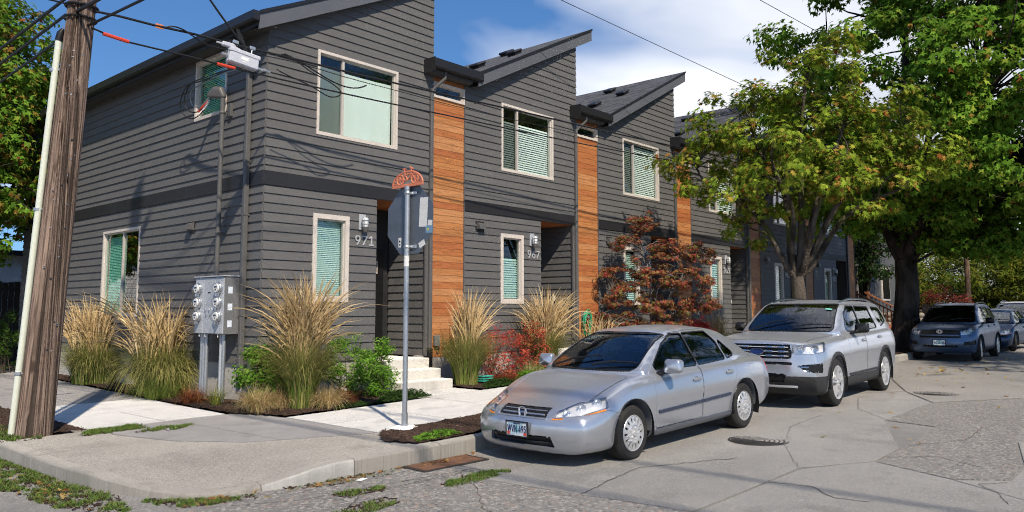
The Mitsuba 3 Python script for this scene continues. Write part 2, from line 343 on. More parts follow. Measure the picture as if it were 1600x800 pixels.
# curb: pieces cut along the outline
def curb_piece(a, b, m, seed=0, prof=None):
    seg = shapely.ops.substring(edge, a, b); n = max(3, int(seg.length/.12)); prof = prof or [(-.0, -.25), (0.0, -.03), (.022, -.004), (.05, 0), (.16, 0), (.16, -.25)]
    V, F = [], []
    for i in range(n+1):
        s = a+(b-a)*i/n; p = np.array(edge.interpolate(s).coords[0]); q = np.array(edge.interpolate(min(s+.02, edge.length)).coords[0])-np.array(edge.interpolate(max(s-.02, 0)).coords[0])
        q /= np.linalg.norm(q); nrm = np.array([q[1], -q[0]])
        if not block.contains(Point(*(p+nrm*.05))): nrm = -nrm
        for j, (o, z) in enumerate(prof):
            w = p+nrm*(o+.018*(meshkit.noise(np.array([[p[0]*5, p[1]*5, j*3+seed]]))[0]-.5)*(j in (1, 2, 3)))
            h = float(H(*(p+nrm*.08))); base = float(zr(w[0]))
            V.append([w[0], w[1], max(h, base-.01)+z+.012*(meshkit.noise(np.array([[p[0]*4, p[1]*4, j+seed]]))[0]-.5)*(j in (2, 3))])
    k = len(prof)
    for i in range(n):
        for j in range(k-1):
            a0, b0 = i*k+j, i*k+j+1; F += [[a0, b0, b0+k], [a0, b0+k, a0+k]]
    for e in (0, n): F += [[e*k, e*k+j, e*k+j+1] for j in range(1, k-1)] if k > 3 else []
    t = trimesh.Trimesh(V, F, process=False)
    if t.face_normals[np.abs(t.face_normals[:, 2]).argmax()][2] < 0: t.invert()
    return t
import shapely.ops
curb_mesh = []
s0 = edge.project(Point(-.55, -4.93)); s1 = edge.project(Point(-1.75, -4.88)); s2 = edge.project(Point(-2.75, -4.74)); s3 = edge.project(Point(-3.86, -1.9)); s4 = edge.project(Point(-3.88, -.5))
kerb = thing('curb', 'weathered concrete curb wrapping the street corner', 'curb'); labels[kerb] = {'label': 'weathered concrete curb wrapping round the street corner', 'kind': 'structure'}
bounds_ = [edge.project(Point(60, -4.9)), edge.project(Point(30, -4.9)), edge.project(Point(14, -4.9)), edge.project(Point(6, -4.9)), edge.project(Point(2.2, -4.9)), s0, s1]
for a, b in zip(bounds_[:-1], bounds_[1:]): st('segment', curb_piece(a+.006, b-.006, 'x', a), 'mat_curb', kerb, 40)
st('segment', curb_piece(s1+.004, s2-.004, 'x', 4), 'mat_curb', kerb, 40)
st('paint', curb_piece(s1+.01, s2-.01, 'x', 4, [(-.004, -.25), (-.005, -.10), (-.006, -.028), (.012, -.008)]), 'mat_curb_paint', kerb, 40, label='worn white paint on the low end of the curb')
st('segment', curb_piece(s2+.004, s3, 'x', 9), 'mat_curb', kerb, 40)
for a, b in ((s3+.01, s4), (s4+.01, s4+6), (s4+6.02, s4+16), (s4+16.02, s4+40)): st('segment', curb_piece(a, b, 'x', a), 'mat_curb', kerb, 40)
# sidewalks as separate slabs
walk = thing('sidewalk', '', 'x'); labels[walk] = {'label': 'pale new concrete sidewalk round the corner of the row houses', 'kind': 'structure'}
def walk_slab(poly, m, parent=walk, dz=0.0):
    for q in polys(poly.buffer(-.005, join_style=2)): st('slab', on_ground(q, .10, .9, dz), m, parent)
sx0, sx1 = -2.78, -.80
yy = [-.60, .95, 2.5, 4.05, 5.6, 7.15, 8.7, 10.3, 13.4, 18, 26, 40]
for i, (a, b) in enumerate(zip(yy[:-1], yy[1:])):
    m_ = 'mat_walk_new' if i < 2 else 'mat_walk_grey'
    xm = (sx0+sx1)/2; e0, e1 = -.88+.055*max(a, 0), -.88+.055*max(b, 0)
    walk_slab(sl((sx0, a), (xm, a), (xm, b), (sx0, b)), m_, dz=.002*(i % 2)); walk_slab(sl((xm, a), (e0, a), (e1, b), (xm, b)), m_, dz=.003*((i+1) % 2))
xx = [-.50, .85, 2.25, 3.65, 5.05, 6.45, 7.85, 9.25, 10.65, 12.05, 14.9, 17.7, 20.5, 26, 32, 40]
for i, (a, b) in enumerate(zip(xx[:-1], xx[1:])):
    for j, (c, d) in enumerate(((-3.72, -2.66), (-2.66, -1.62))): walk_slab(sl((a, c), (b, c), (b, d), (a, d)), 'mat_walk_new' if a < 14 else 'mat_walk_grey', dz=.002*((i+j) % 2))
for a, b in ((2.35, 2.95), (2.95, 3.55)): walk_slab(sl((a, -1.62), (b, -1.62), (b, -.93), (a, -.93)), 'mat_walk_new', dz=.002)
for k in (1, 2, 3, 4):
    o = 4.885*k
    walk_slab(sl((o+2.35, -1.62), (o+3.55, -1.62), (o+3.55, -.93), (o+2.35, -.93)), 'mat_walk_new')
# old corner apron
apron = thing('corner_apron', '', 'x'); labels[apron] = {'label': 'old grey concrete apron filling the street corner', 'kind': 'structure'}
inpoly = Polygon(list(inner.coords)+[(150, 80)]) if inner.coords[0][0] > 100 else Polygon(list(inner.coords)[::-1]+[(150, 80)])
ap = inpoly.intersection(sl((-5, -6), (-.52, -6), (-.52, -.62), (-5, -.62)))
grey = sl((-2.62, -.62), (-.82, -.62), (-.52, -1.60), (-.52, -3.70), (-.60, -3.72), (-1.25, -3.40), (-1.95, -3.05), (-2.45, -2.25), (-2.72, -1.2))
joint = LineString([(-2.5, -1.25), (-1.2, -1.05), (-.5, -1.6)])
for q in polys(shapely.ops.split(grey, LineString([(-3, -1.55), (-.3, -1.75)])) if False else MultiPolygon(polys(shapely.union_all([g for g in shapely.ops.split(grey, LineString([(-3.2, -1.45), (0, -1.85)])).geoms]) if False else grey))):
    for part in shapely.ops.split(q, LineString([(-3.2, -2.05), (0, -2.55)])).geoms:
        for p2 in shapely.ops.split(part, LineString([(-1.72, 0), (-1.55, -4.2)])).geoms:
            for p3 in polys(p2.buffer(-.005)): st('slab', on_ground(p3, .09, .3), 'mat_walk_grey', apron, 40)
st('exposed_slab', on_ground(ap.difference(grey).buffer(-.008), .09, .16, -.004), 'mat_apron', apron, 40, label='coarse aggregate slab along the rounded curb')
# beds
def bed_fn(x, y): return H(x, y)+.0+.035*meshkit.fbm(np.stack([x*3, y*3, x*0], -1), 4, 3)+.02*meshkit.noise(np.stack([x*17, y*17, x*0], -1), 5)
cx_ = -.88
frontbed = shapely.union_all([sl((-.82, -.60), (-.50, -1.60), (2.34, -1.60), (2.34, .25), (0, .25), (-.86, .25)), sl((-.86, .2), (.1, .2), (.1, 20), (-.2, 20), (-.3, 10))]+[sbox(3.56+4.885*k, -1.60, 4.885*(k+1)+2.34, .2) for k in range(0, 7)])
st('garden_bed', sheet(frontbed, .06, lambda x, y: bed_fn(x, y)), 'mat_mulch', label='dark bark mulch beds along the foot of the row houses', smooth=True)
strip = shapely.union_all([sl((-.50, -3.74), (-.92, -4.30), (-.78, -4.74), (150, -4.74), (150, -3.74)).intersection(sbox(-1, -5, 8, -3)), sbox(8, -4.74, 60, -3.74), sl((-3.72, -.55), (-2.80, -.62), (-2.80, 30), (-3.72, 30))])
st('planting_strip', sheet(strip, .06, lambda x, y: bed_fn(x, y)-.01), 'mat_mulch', label='dark mulch strips between the curb and the sidewalk', smooth=True)
st('yard', sheet(sl((34, -1.6), (150, -1.6), (150, 80), (-3.7, 80), (-3.7, 40), (30, 40), (30, 13), (34, 13)), 1.5, lambda x, y: H(x, y)-.02), 'mat_soil', label='ground of the yards beyond the row')
def chips(poly, n, seed, fn, m, size=(.012, .035)):
    r = np.random.default_rng(seed); x0, y0, x1, y1 = poly.bounds; P = []
    while len(P) < n:
        q = np.stack([r.uniform(x0, x1, n*2), r.uniform(y0, y1, n*2)], 1); P += list(q[shapely.contains_xy(poly, q[:, 0], q[:, 1])])
    P = np.array(P[:n]); z = fn(P[:, 0], P[:, 1]); base = trimesh.creation.box((1, .35, .14)); V, F = [], []
    for i in range(n):
        M = trimesh.transformations.euler_matrix(r.normal(0, .35), r.normal(0, .35), r.uniform(0, 6.3)); V.append((base.vertices*r.uniform(*size)*[1, r.uniform(.6, 1.5), 1])@M[:3, :3].T+[P[i, 0], P[i, 1], z[i]+.006]); F.append(base.faces+8*i)
    return trimesh.Trimesh(np.vstack(V), np.vstack(F), process=False)
near_beds = frontbed.intersection(sbox(-1, -2, 8, 8)); near_strip = strip.intersection(sbox(-4, -5, 4, 5))
ch = st('bark_chips', chips(near_beds, 6500, 1, bed_fn, ''), 'mat_chip_dark', None, kind='stuff', label='loose dark bark chips over the planting beds')
add('bark_chips', chips(near_strip, 2600, 2, lambda x, y: bed_fn(x, y)-.01, ''), 'mat_chip_dark', None, kind='stuff', label='loose dark bark chips on the strips by the curb')
add('pale_bark_chips', chips(shapely.union_all([near_beds, near_strip]), 700, 3, bed_fn, '', (.01, .03)), 'mat_chip_tan', None, kind='stuff', label='scattered pale wood chips among the dark bark')

# ================================================================== the row of townhouses
PITCHX, DEPTH = 4.885, 11.8
EXPO, Z0 = .159, .80
def roof_top(x): return 6.79+.5*x          # x measured from the unit's own origin
def board(poly, z0, mapping, lift=.0, proud=.026):
    """one lap board: polygon in (along, z), thicker at its lower edge"""
    m = trimesh.creation.extrude_polygon(poly, 1.0, engine='earcut'); v = m.vertices
    out = np.where(v[:, 2] > .5, proud-(proud-.004)*np.clip((v[:, 1]-z0)/EXPO, 0, 1)+lift, -.004)
    m.vertices = mapping(v[:, 0], out, v[:, 1]); m.fix_normals(); return m
def boards(parent, region, mapping, seed, single=False, mats=SIDE, expo=EXPO, splits=True, name='siding_board', z0=Z0, zmax=12, proud=.026):
    r = np.random.default_rng(seed); out = {m: [] for m in mats}; i = 0
    x0, y0, x1, y1 = region.bounds
    while z0+expo*i < min(zmax, y1):
        z = z0+expo*i; i += 1
        g = region.intersection(sbox(x0-1, z, x1+1, z+expo-.0005))
        for p in polys(g):
            if splits and p.bounds[2]-p.bounds[0] > 3.0:
                c = p.bounds[0]+(p.bounds[2]-p.bounds[0])*r.uniform(.3, .7); w = .0012
                cut = [p.intersection(sbox(x0-1, z-1, c-w, z+1)), p.intersection(sbox(c+w, z-1, x1+1, z+1))]
            else: cut = [p]
            for q in cut:
                for q1 in polys(q):
                    if q1.area < .002: continue
                    m = mats[r.integers(len(mats))]; b = board(q1, z, mapping, r.uniform(0, .0006), proud)
                    if single: out[m].append(b)
                    else: add(name, b, m, parent)
    if single:
        allb = [b for l in out.values() for b in l]
        if allb: add(name, cat(allb), mats[0], parent, kind='stuff')
def front(off): return lambda a, o, z: np.stack([a+off, -o, z], 1)
def side_map(x): return lambda a, o, z: np.stack([x-o, -a, z], 1)
def window(parent, mapf, a0, a1, z0, z1, mull=None, blind=1.0, seed=0, glass='mat_glass', curtain=False, single=False, trim=.075, screen=False, only=None):
    """frame, sash bars, panes, blind and the dark room behind; mapf(along, outward, z)"""
    def ring(A0, A1, B0, B1, t, o0, o1):
        return cat([bx(A0, A1, B0, B0+t, o0, o1), bx(A0, A1, B1-t, B1, o0, o1), bx(A0, A0+t, B0+t, B1-t, o0, o1-.001), bx(A1-t, A1, B0+t, B1-t, o0, o1-.001)])
    def bx(A0, A1, B0, B1, o0, o1):
        m = box(A0, A1, o0, o1, B0, B1); v = m.vertices; m.vertices = mapf(v[:, 0], v[:, 1], v[:, 2]); m.fix_normals(); return m
    w = add('window', ring(a0, a1, z0, z1, trim, -.06, .032), 'mat_window_trim', parent)
    b0, b1, c0, c1 = a0+trim, a1-trim, z0+trim, z1-trim
    sash = [ring(b0-.002, b1+.002, c0-.002, c1+.002, .028, -.075, -.012)]
    panes = []
    if mull:
        mx = b0+(b1-b0)*mull; sash.append(bx(mx-.024, mx+.024, c0+.026, c1-.026, -.07, -.008)); panes = [(b0+.02, mx-.02), (mx+.02, b1-.02)]
    else: panes = [(b0+.02, b1-.02)]
    wp = w if len(w.split('__')) < 3 else w
    add('sash', cat(sash), 'mat_sash', wp)
    for (p0, p1) in panes:
        v = mapf(np.array([p0, p1, p1, p0]), np.full(4, -.045), np.array([c0+.02, c0+.02, c1-.02, c1-.02])); add('pane', trimesh.Trimesh(v, [[0, 1, 2], [0, 2, 3]], process=False), glass, wp)
    if screen: p0, p1 = panes[0]; v = mapf(np.array([p0, p1, p1, p0]), np.full(4, -.052), np.array([c0+.02, c0+.02, c1-.02, c1-.02])); add('insect_screen', trimesh.Trimesh(v, [[0, 1, 2], [0, 2, 3]], process=False), 'mat_insect_screen', wp)
    # a dark reveal box behind
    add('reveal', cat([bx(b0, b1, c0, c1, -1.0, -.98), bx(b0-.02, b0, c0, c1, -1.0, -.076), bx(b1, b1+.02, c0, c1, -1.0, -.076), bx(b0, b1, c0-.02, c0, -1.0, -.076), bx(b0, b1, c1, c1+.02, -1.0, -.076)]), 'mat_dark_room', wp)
    r = np.random.default_rng(seed); sl_ = []; top = c0+(c1-c0)*blind
    if curtain:
        a = np.linspace(b0+.01, b1-.01, 60); zz = np.array([c0+.01, c0+(c1-c0)*.5, top-.06]); V, F = [], []
        for zi in zz:
            o = -.13+.003*np.sin(a*21+zi*.6)+.004*np.sin(a*7+zi); V.append(mapf(a, o, np.full(60, zi)+.012*np.sin(a*2.3)))
        for i in range(2):
            for j in range(59): F += [[i*60+j, i*60+j+1, (i+1)*60+j+1], [i*60+j, (i+1)*60+j+1, (i+1)*60+j]]
        add('curtain', trimesh.Trimesh(np.vstack(V), F, process=False), 'mat_curtain', wp, True)
        return w
    if blind > 0:
        step = .034 if seed in (0, 20, 61, 62) else .052 if not single else .07
        for zc in np.arange(c0+.02, top, step):
            for (p0, p1) in (panes if only is None else [panes[only]]):
                m = trimesh.Trimesh([(p0+.004, -step*.6, 0), (p1-.004, -step*.6, 0), (p1-.004, step*.6, 0), (p0+.004, step*.6, 0)], [[0, 1, 2], [0, 2, 3]], process=False); m.apply_transform(trimesh.transformations.rotation_matrix(-.95, [1, 0, 0])); v = m.vertices
                m.vertices = mapf(v[:, 0], v[:, 1]-.105, v[:, 2]+zc); sl_.append(m)
        add('blind', cat(sl_), 'mat_blind', wp, kind='stuff')
    return w
def wall_lamp(parent, x, z):
    l = add('lamp', cbox(x-.075, x+.075, -.045, -.015, z-.12, z+.17, .008), 'mat_grey_paint', parent, label='caged wall lamp with a frosted glass jar')
    y = -.125
    add('lamp_base', cat([moved(lathe([(0, -.17), (.035, -.165), (.052, -.12), (.06, -.07), (0, -.065)], 14), (x, y, z)), box(x-.015, x+.015, y, -.04, z-.11, z-.08)]), 'mat_downspout', parent, 30)
    jar = lathe([(0, -.065), (.05, -.065), (.055, .05), (.045, .085), (.02, .105), (0, .11)], 16); add('lamp_jar', moved(jar, (x, y, z)), 'mat_white', parent, 40)
    cage = [tube([(x+.064*math.cos(t), y+.064*math.sin(t), z-.07), (x+.064*math.cos(t), y+.064*math.sin(t), z+.06), (x+.03*math.cos(t), y+.03*math.sin(t), z+.118)], .006, 5) for t in np.arange(4)*PI/2+.6]
    cage += [tube([(x+.065*math.cos(t), y+.065*math.sin(t), z+h) for t in np.linspace(0, 2*PI, 15)], .005, 5) for h in (-.02, .05)]
    add('lamp_cage', cat(cage), 'mat_alum', parent)
def vent_hood(parent, mapf, a, z, w=.19):
    V = np.array([(a-w/2, 0.015, z+.11), (a+w/2, .015, z+.11), (a+w/2, .10, z+.075), (a-w/2, .10, z+.075), (a-w/2, .13, z-.03), (a+w/2, .13, z-.03), (a-w/2, .015, z-.03), (a+w/2, .015, z-.03)])
    m = trimesh.convex.convex_hull(mapf(V[:, 0], V[:, 1], V[:, 2])); add('vent_hood', m, 'mat_downspout', parent)
    p = box(a-w/2-.035, a+w/2+.035, .0, .022, z-.10, z+.14); v = p.vertices; p.vertices = mapf(v[:, 0], v[:, 1], v[:, 2]); p.fix_normals(); add('vent_plate', p, 'mat_trim_black', parent)
NUMS = ['971', '967', '963', '959', '955', '951']
def townhouse(k, label):
    off = PITCHX*k; b = thing('townhouse', label, 'townhouse', 'dark grey townhouses in a row'); detail = k <= 2
    xl = 0.0 if k == 0 else -.17; xr = 3.80
    mp = front(off)
    outer = sl((xl, Z0), (xr, Z0), (xr, roof_top(xr)-.10), (xl, roof_top(xl)-.10))
    rec = sbox(2.376, Z0-.1, 3.66, 3.795)
    w_up, w_lo = sbox(.99, 4.817, 2.85, 6.366), sbox(.967, 1.845, 1.745, 3.404)
    belt = sbox(xl-.1, 3.795, 3.80, 4.04)
    region = outer.difference(shapely.union_all([rec, w_up, w_lo, belt]))
    boards(b, region, mp, 100+k, single=not detail)
    core = outer.difference(shapely.union_all([rec, w_up, w_lo]))
    cm = extrude(core, .14); v = cm.vertices; cm.vertices = np.stack([v[:, 0]+off, .003+v[:, 2], v[:, 1]], 1); cm.fix_normals()
    add('wall', cm, 'mat_wall_core', b)
    add('belt_board', cbox(off+xl-(.03 if k == 0 else 0), off+3.80, -.032, 0, 3.797, 4.038, .004), 'mat_trim_black', b)
    # recess: soffit of cedar, right wall of lap boards, back wall with the door
    add('soffit', box(off+2.376, off+3.66, .0, 1.25, 3.795, 3.83), CEDAR[2], b)
    add('recess_wall', cat([box(off+3.662, off+3.79, .005, 1.3, Z0, 3.79), box(off+2.30, off+2.37, .15, 1.3, Z0, 3.79), box(off+2.3, off+3.7, 1.2, 1.32, Z0, 3.79)]), 'mat_wall_core', b)
    boards(b, sbox(-1.15, Z0, -.02, 3.79), lambda a, o, z: np.stack([off+3.662-o, -a, z], 1), 140+k, single=not detail, splits=False, name='recess_board')
    add('corner_trim', cat([box(off+3.615, off+3.70, -.022, .02, Z0, 3.795), box(off+2.376, off+2.39, -.004, .3, Z0, 3.795)]), 'mat_downspout', b)
    add('door_frame', box(off+2.45, off+3.60, 1.14, 1.2, Z0, 3.05), 'mat_trim_black', b)
    d = add('door', cbox(off+2.53, off+3.47, 1.10, 1.14, Z0+.02, 2.95, .006), 'mat_black_gloss', b, label='black front door in a deep recess')
    add('window', cat([box(off+3.06, off+3.30, 1.085, 1.10, 2.45, 2.47), box(off+3.06, off+3.30, 1.085, 1.10, 2.68, 2.70), box(off+3.06, off+3.08, 1.085, 1.099, 2.47, 2.68), box(off+3.28, off+3.30, 1.085, 1.099, 2.47, 2.68)]), 'mat_sash', d)
    add('door_handle', cat([tube([(off+2.62, 1.07, 1.85), (off+2.62, 1.05, 1.80), (off+2.62, 1.07, 1.70)], .012, 6), box(off+2.60, off+2.64, 1.085, 1.1, 1.62, 1.92)]), 'mat_steel', b)
    if k < 4:
        bell = [cbox(off+3.62, off+3.645, .58, .64, 1.93, 2.06, .004)]; add('doorbell', bell[0], 'mat_white', b)
    # steps and landing
    zg = float(H(off+3, -1.0)); rise = (Z0-.02-zg)/3
    add('landing', cbox(off+2.36, off+3.50, -.30, 1.2, zg-.1, Z0-.02, .012), 'mat_step', b)
    add('step', cbox(off+2.28, off+3.52, -.61, -.303, zg-.1, zg+2*rise, .014), 'mat_step', b); add('step', cbox(off+2.28, off+3.54, -.92, -.613, zg-.1, zg+rise, .014), 'mat_step', b)
    f_ = [box(off+xl, off+2.355, .012, .2, -.1, Z0-.002), box(off+3.505, off+4.72, .012, .2, -.1, Z0-.002)]
    if k == 0: f_.append(box(.012, .2, .2, DEPTH-.4, -.1, Z0-.002))
    add('foundation', cat(f_), 'mat_foundation', b)
    # windows
    window(b, mp, .99, 2.85, 4.817, 6.366, mull=.30, blind=(.90, .80, .97, .9, .9)[min(k, 4)], seed=k, curtain=(k == 0), single=not detail, trim=.05, screen=True)
    window(b, mp, .967, 1.745, 1.845, 3.404, blind=(.99, .66, .95, .9, .9)[min(k, 4)], seed=20+k, single=not detail, trim=.085, glass='mat_glass_low')
    wall_lamp(b, off+2.03, 3.30)
    t = meshkit.text_mesh(NUMS[k], .175, .014); t.apply_transform(trimesh.transformations.rotation_matrix(PI/2, [1, 0, 0])); t.apply_translation((off+1.86, -.022, 2.90)); add('house_number', t, 'mat_numeral', b, label='metal house number ' + NUMS[k])
    vent_hood(b, mp, .30 if k else .0, 3.47) if k else None
    # cedar bay between this unit and the next
    ced = sbox(3.79, Z0-.03, 4.715, 6.56).difference(sbox(3.80, 6.08, 4.70, 6.40))
    boards(b, ced, lambda a, o, z: np.stack([a+off, .012-o, z], 1), 160+k, mats=CEDAR, expo=.137, splits=False, name='cedar_board', z0=Z0-.03, single=k > 3, proud=.012)
    add('bay_wall', cat([box(off+3.78, off+4.72, .018, .16, Z0-.03, 6.07), box(off+3.78, off+4.72, .018, .16, 6.41, 6.6)]), 'mat_wall_core', b)
    window(b, mp, 3.802, 4.70, 6.075, 6.405, blind=0, seed=50+k, trim=.045)
    add('edge_trim', box(off+4.702, off+4.728, -.02, .02, Z0-.03, 6.5), 'mat_downspout', b)
    # downspout at the left of the bay, with a kick up to the gutter
    dsx = off+3.725
    add('downspout', cat([cbox(dsx-.04, dsx+.04, -.085, -.022, .95, 6.10, .01), tube([(dsx, -.055, 6.08), (dsx+.02, -.06, 6.2), (dsx+.20, -.22, 6.44), (dsx+.22, -.23, 6.58)], .034, 8)]), 'mat_downspout', b)
    add('downspout_boot', cat([cbox(dsx-.05, dsx+.05, -.10, -.021, .5, .96, .01)]), 'mat_cable', b)
    # front gutter over the bay
    gx0, gx1, gy = off+3.53, off+4.94, -.36
    prof = Polygon([(gy, 6.60), (gy+.03, 6.57), (gy+.12, 6.57), (gy+.12, 6.76), (gy+.108, 6.76), (gy+.108, 6.585), (gy+.035, 6.585), (gy+.012, 6.61), (gy+.012, 6.765), (gy, 6.77)])
    gm = extrude(prof, gx1-gx0); v = gm.vertices; gm.vertices = np.stack([gx0+v[:, 2], v[:, 0], v[:, 1]], 1); gm.fix_normals()
    add('gutter', cat([gm, box(gx0-.005, gx0+.004, gy, -.0, 6.50, 6.79), box(gx1-.003, gx1+.003, gy, gy+.12, 6.575, 6.765)]), 'mat_gutter', b)
    add('eave_soffit', cat([box(gx0+.01, off+4.73, gy+.125, .01, 6.50, 6.56), box(gx0+.01, gx1-.03, gy+.122, gy+.145, 6.561, 6.74)]), 'mat_soffit', b)
    # main shed roof: a slab with its front edge running slightly askew, low on the left
    x0 = -.34 if k == 0 else -.03; x1 = 4.42; fy0, fy1 = -.30, -.07
    th = .05
    def fy(x): return fy0+(fy1-fy0)*(x-x0)/(x1-x0)
    yb = DEPTH+.2
    V = []
    for z_ in (0, -th): V += [(off+x0, fy0-.015, roof_top(x0)+z_), (off+x1, fy1-.015, roof_top(x1)+z_), (off+x1, yb, roof_top(x1)+z_), (off+x0, yb, roof_top(x0)+z_)]
    rm = trimesh.Trimesh(V, [[0, 1, 2], [0, 2, 3], [4, 6, 5], [4, 7, 6], [0, 5, 1], [0, 4, 5], [1, 6, 2], [1, 5, 6], [2, 7, 3], [2, 6, 7], [3, 4, 0], [3, 7, 4]], process=False); rm.fix_normals()
    rf = add('roof', rm, 'mat_shingle', b)
    fa = []
    def beam(xa, xb, dz0, dz1, t):
        P = [(off+x, fy(x)+t_, roof_top(x)+z_) for x in (xa, xb) for t_ in (0, t) for z_ in (dz0, dz1)]
        m = trimesh.convex.convex_hull(np.array(P)); return m
    add('fascia', beam(x0+.0, x1, -.31, -th-.002, .035), 'mat_fascia', rf)
    add('drip_edge', beam(x0-.006, x1+.012, -th-.001, .007, -.024) , 'mat_gutter', rf)
    # soffit under the front overhang and the high side overhang
    sv = [(off+x0, fy(x0)+.03, roof_top(x0)-.29), (off+x1, fy(x1)+.03, roof_top(x1)-.29), (off+x1, .02, roof_top(x1)-.29), (off+x0, .02, roof_top(x0)-.29)]
    add('soffit_board', trimesh.Trimesh(sv, [[0, 1, 2], [0, 2, 3]], process=False), 'mat_soffit', rf)
    hv = [(off+xr, 0, roof_top(xr)-.27), (off+x1, 0, roof_top(x1)-.27), (off+x1, yb, roof_top(x1)-.27), (off+xr, yb, roof_top(xr)-.27)]
    add('high_eave', cat([trimesh.Trimesh(hv, [[0, 1, 2], [0, 2, 3]], process=False), box(off+x1-.035, off+x1, .0, yb, roof_top(x1)-.31, roof_top(x1)-.07)]), 'mat_fascia', rf)
    add('side_wall', cat([box(off+3.66, off+3.795, .15, DEPTH, 3.8, roof_top(3.7)-.06), box(off+xl, off+3.8, DEPTH-.2, DEPTH, Z0, 6.6)]), SIDE[0], b)
    # the little roof that drains the valley to the front gutter
    if k >= 0:
        o2 = off+PITCHX; cz = lambda y: 6.755+.25*(y+.33)
        cv = np.array([(o2-1.085, -.33, cz(-.33)), (o2+.02, -.33, cz(-.33)), (o2+1.75, 3.2, cz(3.2)+.0), (o2+1.75, DEPTH, cz(3.2)), (o2-1.085, DEPTH, cz(3.2)), (o2-1.085, 3.2, cz(3.2))])
        cr = trimesh.Trimesh(np.vstack([cv, cv-[0, 0, .04]]), [[0, 1, 2], [0, 2, 5], [5, 2, 3], [5, 3, 4], [6, 8, 7], [6, 11, 8], [0, 7, 1], [0, 6, 7]], process=False)
        add('valley_roof', cr, 'mat_shingle', b)
    # roof vents and pipes
    for (rx, ry) in ([(1.6, 1.3), (2.6, 1.0), (3.55, 2.1)] if k else []):
        z = roof_top(rx); m = cbox(-.17, .17, -.17, .17, .05, .12, .03); n_ = cat([m, box(-.13, .13, -.13, .13, -.02, .05)])
        n_.apply_transform(trimesh.transformations.rotation_matrix(-math.atan(.5), [0, 1, 0])); n_.apply_translation((off+rx, ry, z)); add('roof_vent', n_, 'mat_gutter', rf)
    if k: add('vent_pipe', cat([tube([(off-.55, .7, 6.9), (off-.55, .7, 7.42)], .045, 10), moved(lathe([(.12, 0), (.05, .12), (.045, .13)], 12), (off-.55, .7, 6.98))]), 'mat_downspout', b)
    if k == 0:
        sm = side_map(0.0)
        regs = sl((-DEPTH, Z0), (0, Z0), (0, 6.56), (-DEPTH, 6.56)).difference(shapely.union_all([sbox(-6.5, 1.573, -4.63, 3.42), sbox(-2.48, 5.25, -1.30, 6.40), sbox(-DEPTH-1, 3.795, 1, 4.04)]))
        boards(b, regs, sm, 90, splits=True, name='side_board')
        core = sl((-DEPTH, Z0), (0, Z0), (0, 6.72), (-DEPTH, 6.72)).difference(shapely.union_all([sbox(-6.5, 1.573, -4.63, 3.42), sbox(-2.48, 5.25, -1.30, 6.40)]))
        cm = extrude(core, .12); v = cm.vertices; cm.vertices = np.stack([.004+v[:, 2], -v[:, 0], v[:, 1]], 1); cm.fix_normals(); add('wall', cm, 'mat_wall_core', b)
        add('belt_board', cbox(-.032, 0, .0, DEPTH, 3.797, 4.038, .004), 'mat_trim_black', b)
        window(b, sm, -6.5, -4.63, 1.573, 3.42, mull=.52, blind=.95, seed=61, glass='mat_glass_side', trim=.05, only=0)
        window(b, sm, -2.48, -1.30, 5.25, 6.40, blind=.98, seed=62, glass='mat_glass_side', trim=.055)
        vent_hood(b, sm, -2.42, 3.22, .17)
        # side eave: gutter, fascia, soffit, brackets
        gp = Polygon([(-.46, 6.47), (-.43, 6.44), (-.345, 6.44), (-.345, 6.60), (-.357, 6.60), (-.357, 6.455), (-.425, 6.455), (-.448, 6.48), (-.448, 6.60), (-.46, 6.605)])
        gm = extrude(gp, yb+.3); v = gm.vertices; gm.vertices = np.stack([v[:, 0], -.31+v[:, 2], v[:, 1]], 1); gm.fix_normals()
        add('gutter', cat([gm, box(-.46, -.345, -.314, -.308, 6.45, 6.60)]), 'mat_gutter', b)
        add('eave_fascia', box(-.343, -.31, -.28, yb, 6.38, 6.575), 'mat_trim_black', rf)
        add('eave_soffit', box(-.312, .0, -.26, yb, 6.42, 6.44), 'mat_soffit', b)
        add('eave_bracket', cbox(-.30, -.02, .72, .80, 6.22, 6.415, .006), 'mat_fascia', b)
        add('downspout', cat([cbox(-.115, -.03, .40, .485, .55, 5.95, .012), tube([(-.072, .44, 5.93), (-.09, .44, 6.05), (-.33, .34, 6.36), (-.38, .33, 6.47)], .036, 8)]), 'mat_downspout', b)
        for zc in (5.3, 3.3, 1.6): add('pipe_strap', box(-.118, -.001, .392, .493, zc, zc+.03), 'mat_downspout', b)
        add('photo_sensor', cbox(-.07, -.012, 1.05, 1.16, 5.12, 5.36, .01), 'mat_downspout', b)
    return b
OCC = ['first townhouse, on the street corner, with electric meters on its side wall', 'second townhouse from the corner, above the red shrubs', 'third townhouse from the corner, behind the bronze maple', 'fourth townhouse from the corner, partly behind the near street tree', 'fifth townhouse from the corner, in the shade of the street tree', 'sixth and last townhouse of the row, in deep tree shade']
for k in range(6): townhouse(k, 'dark grey lap-sided ' + OCC[k])
for k_ in [k for k in labels if labels[k].get('group') == 'dark grey townhouses in a row']: pass
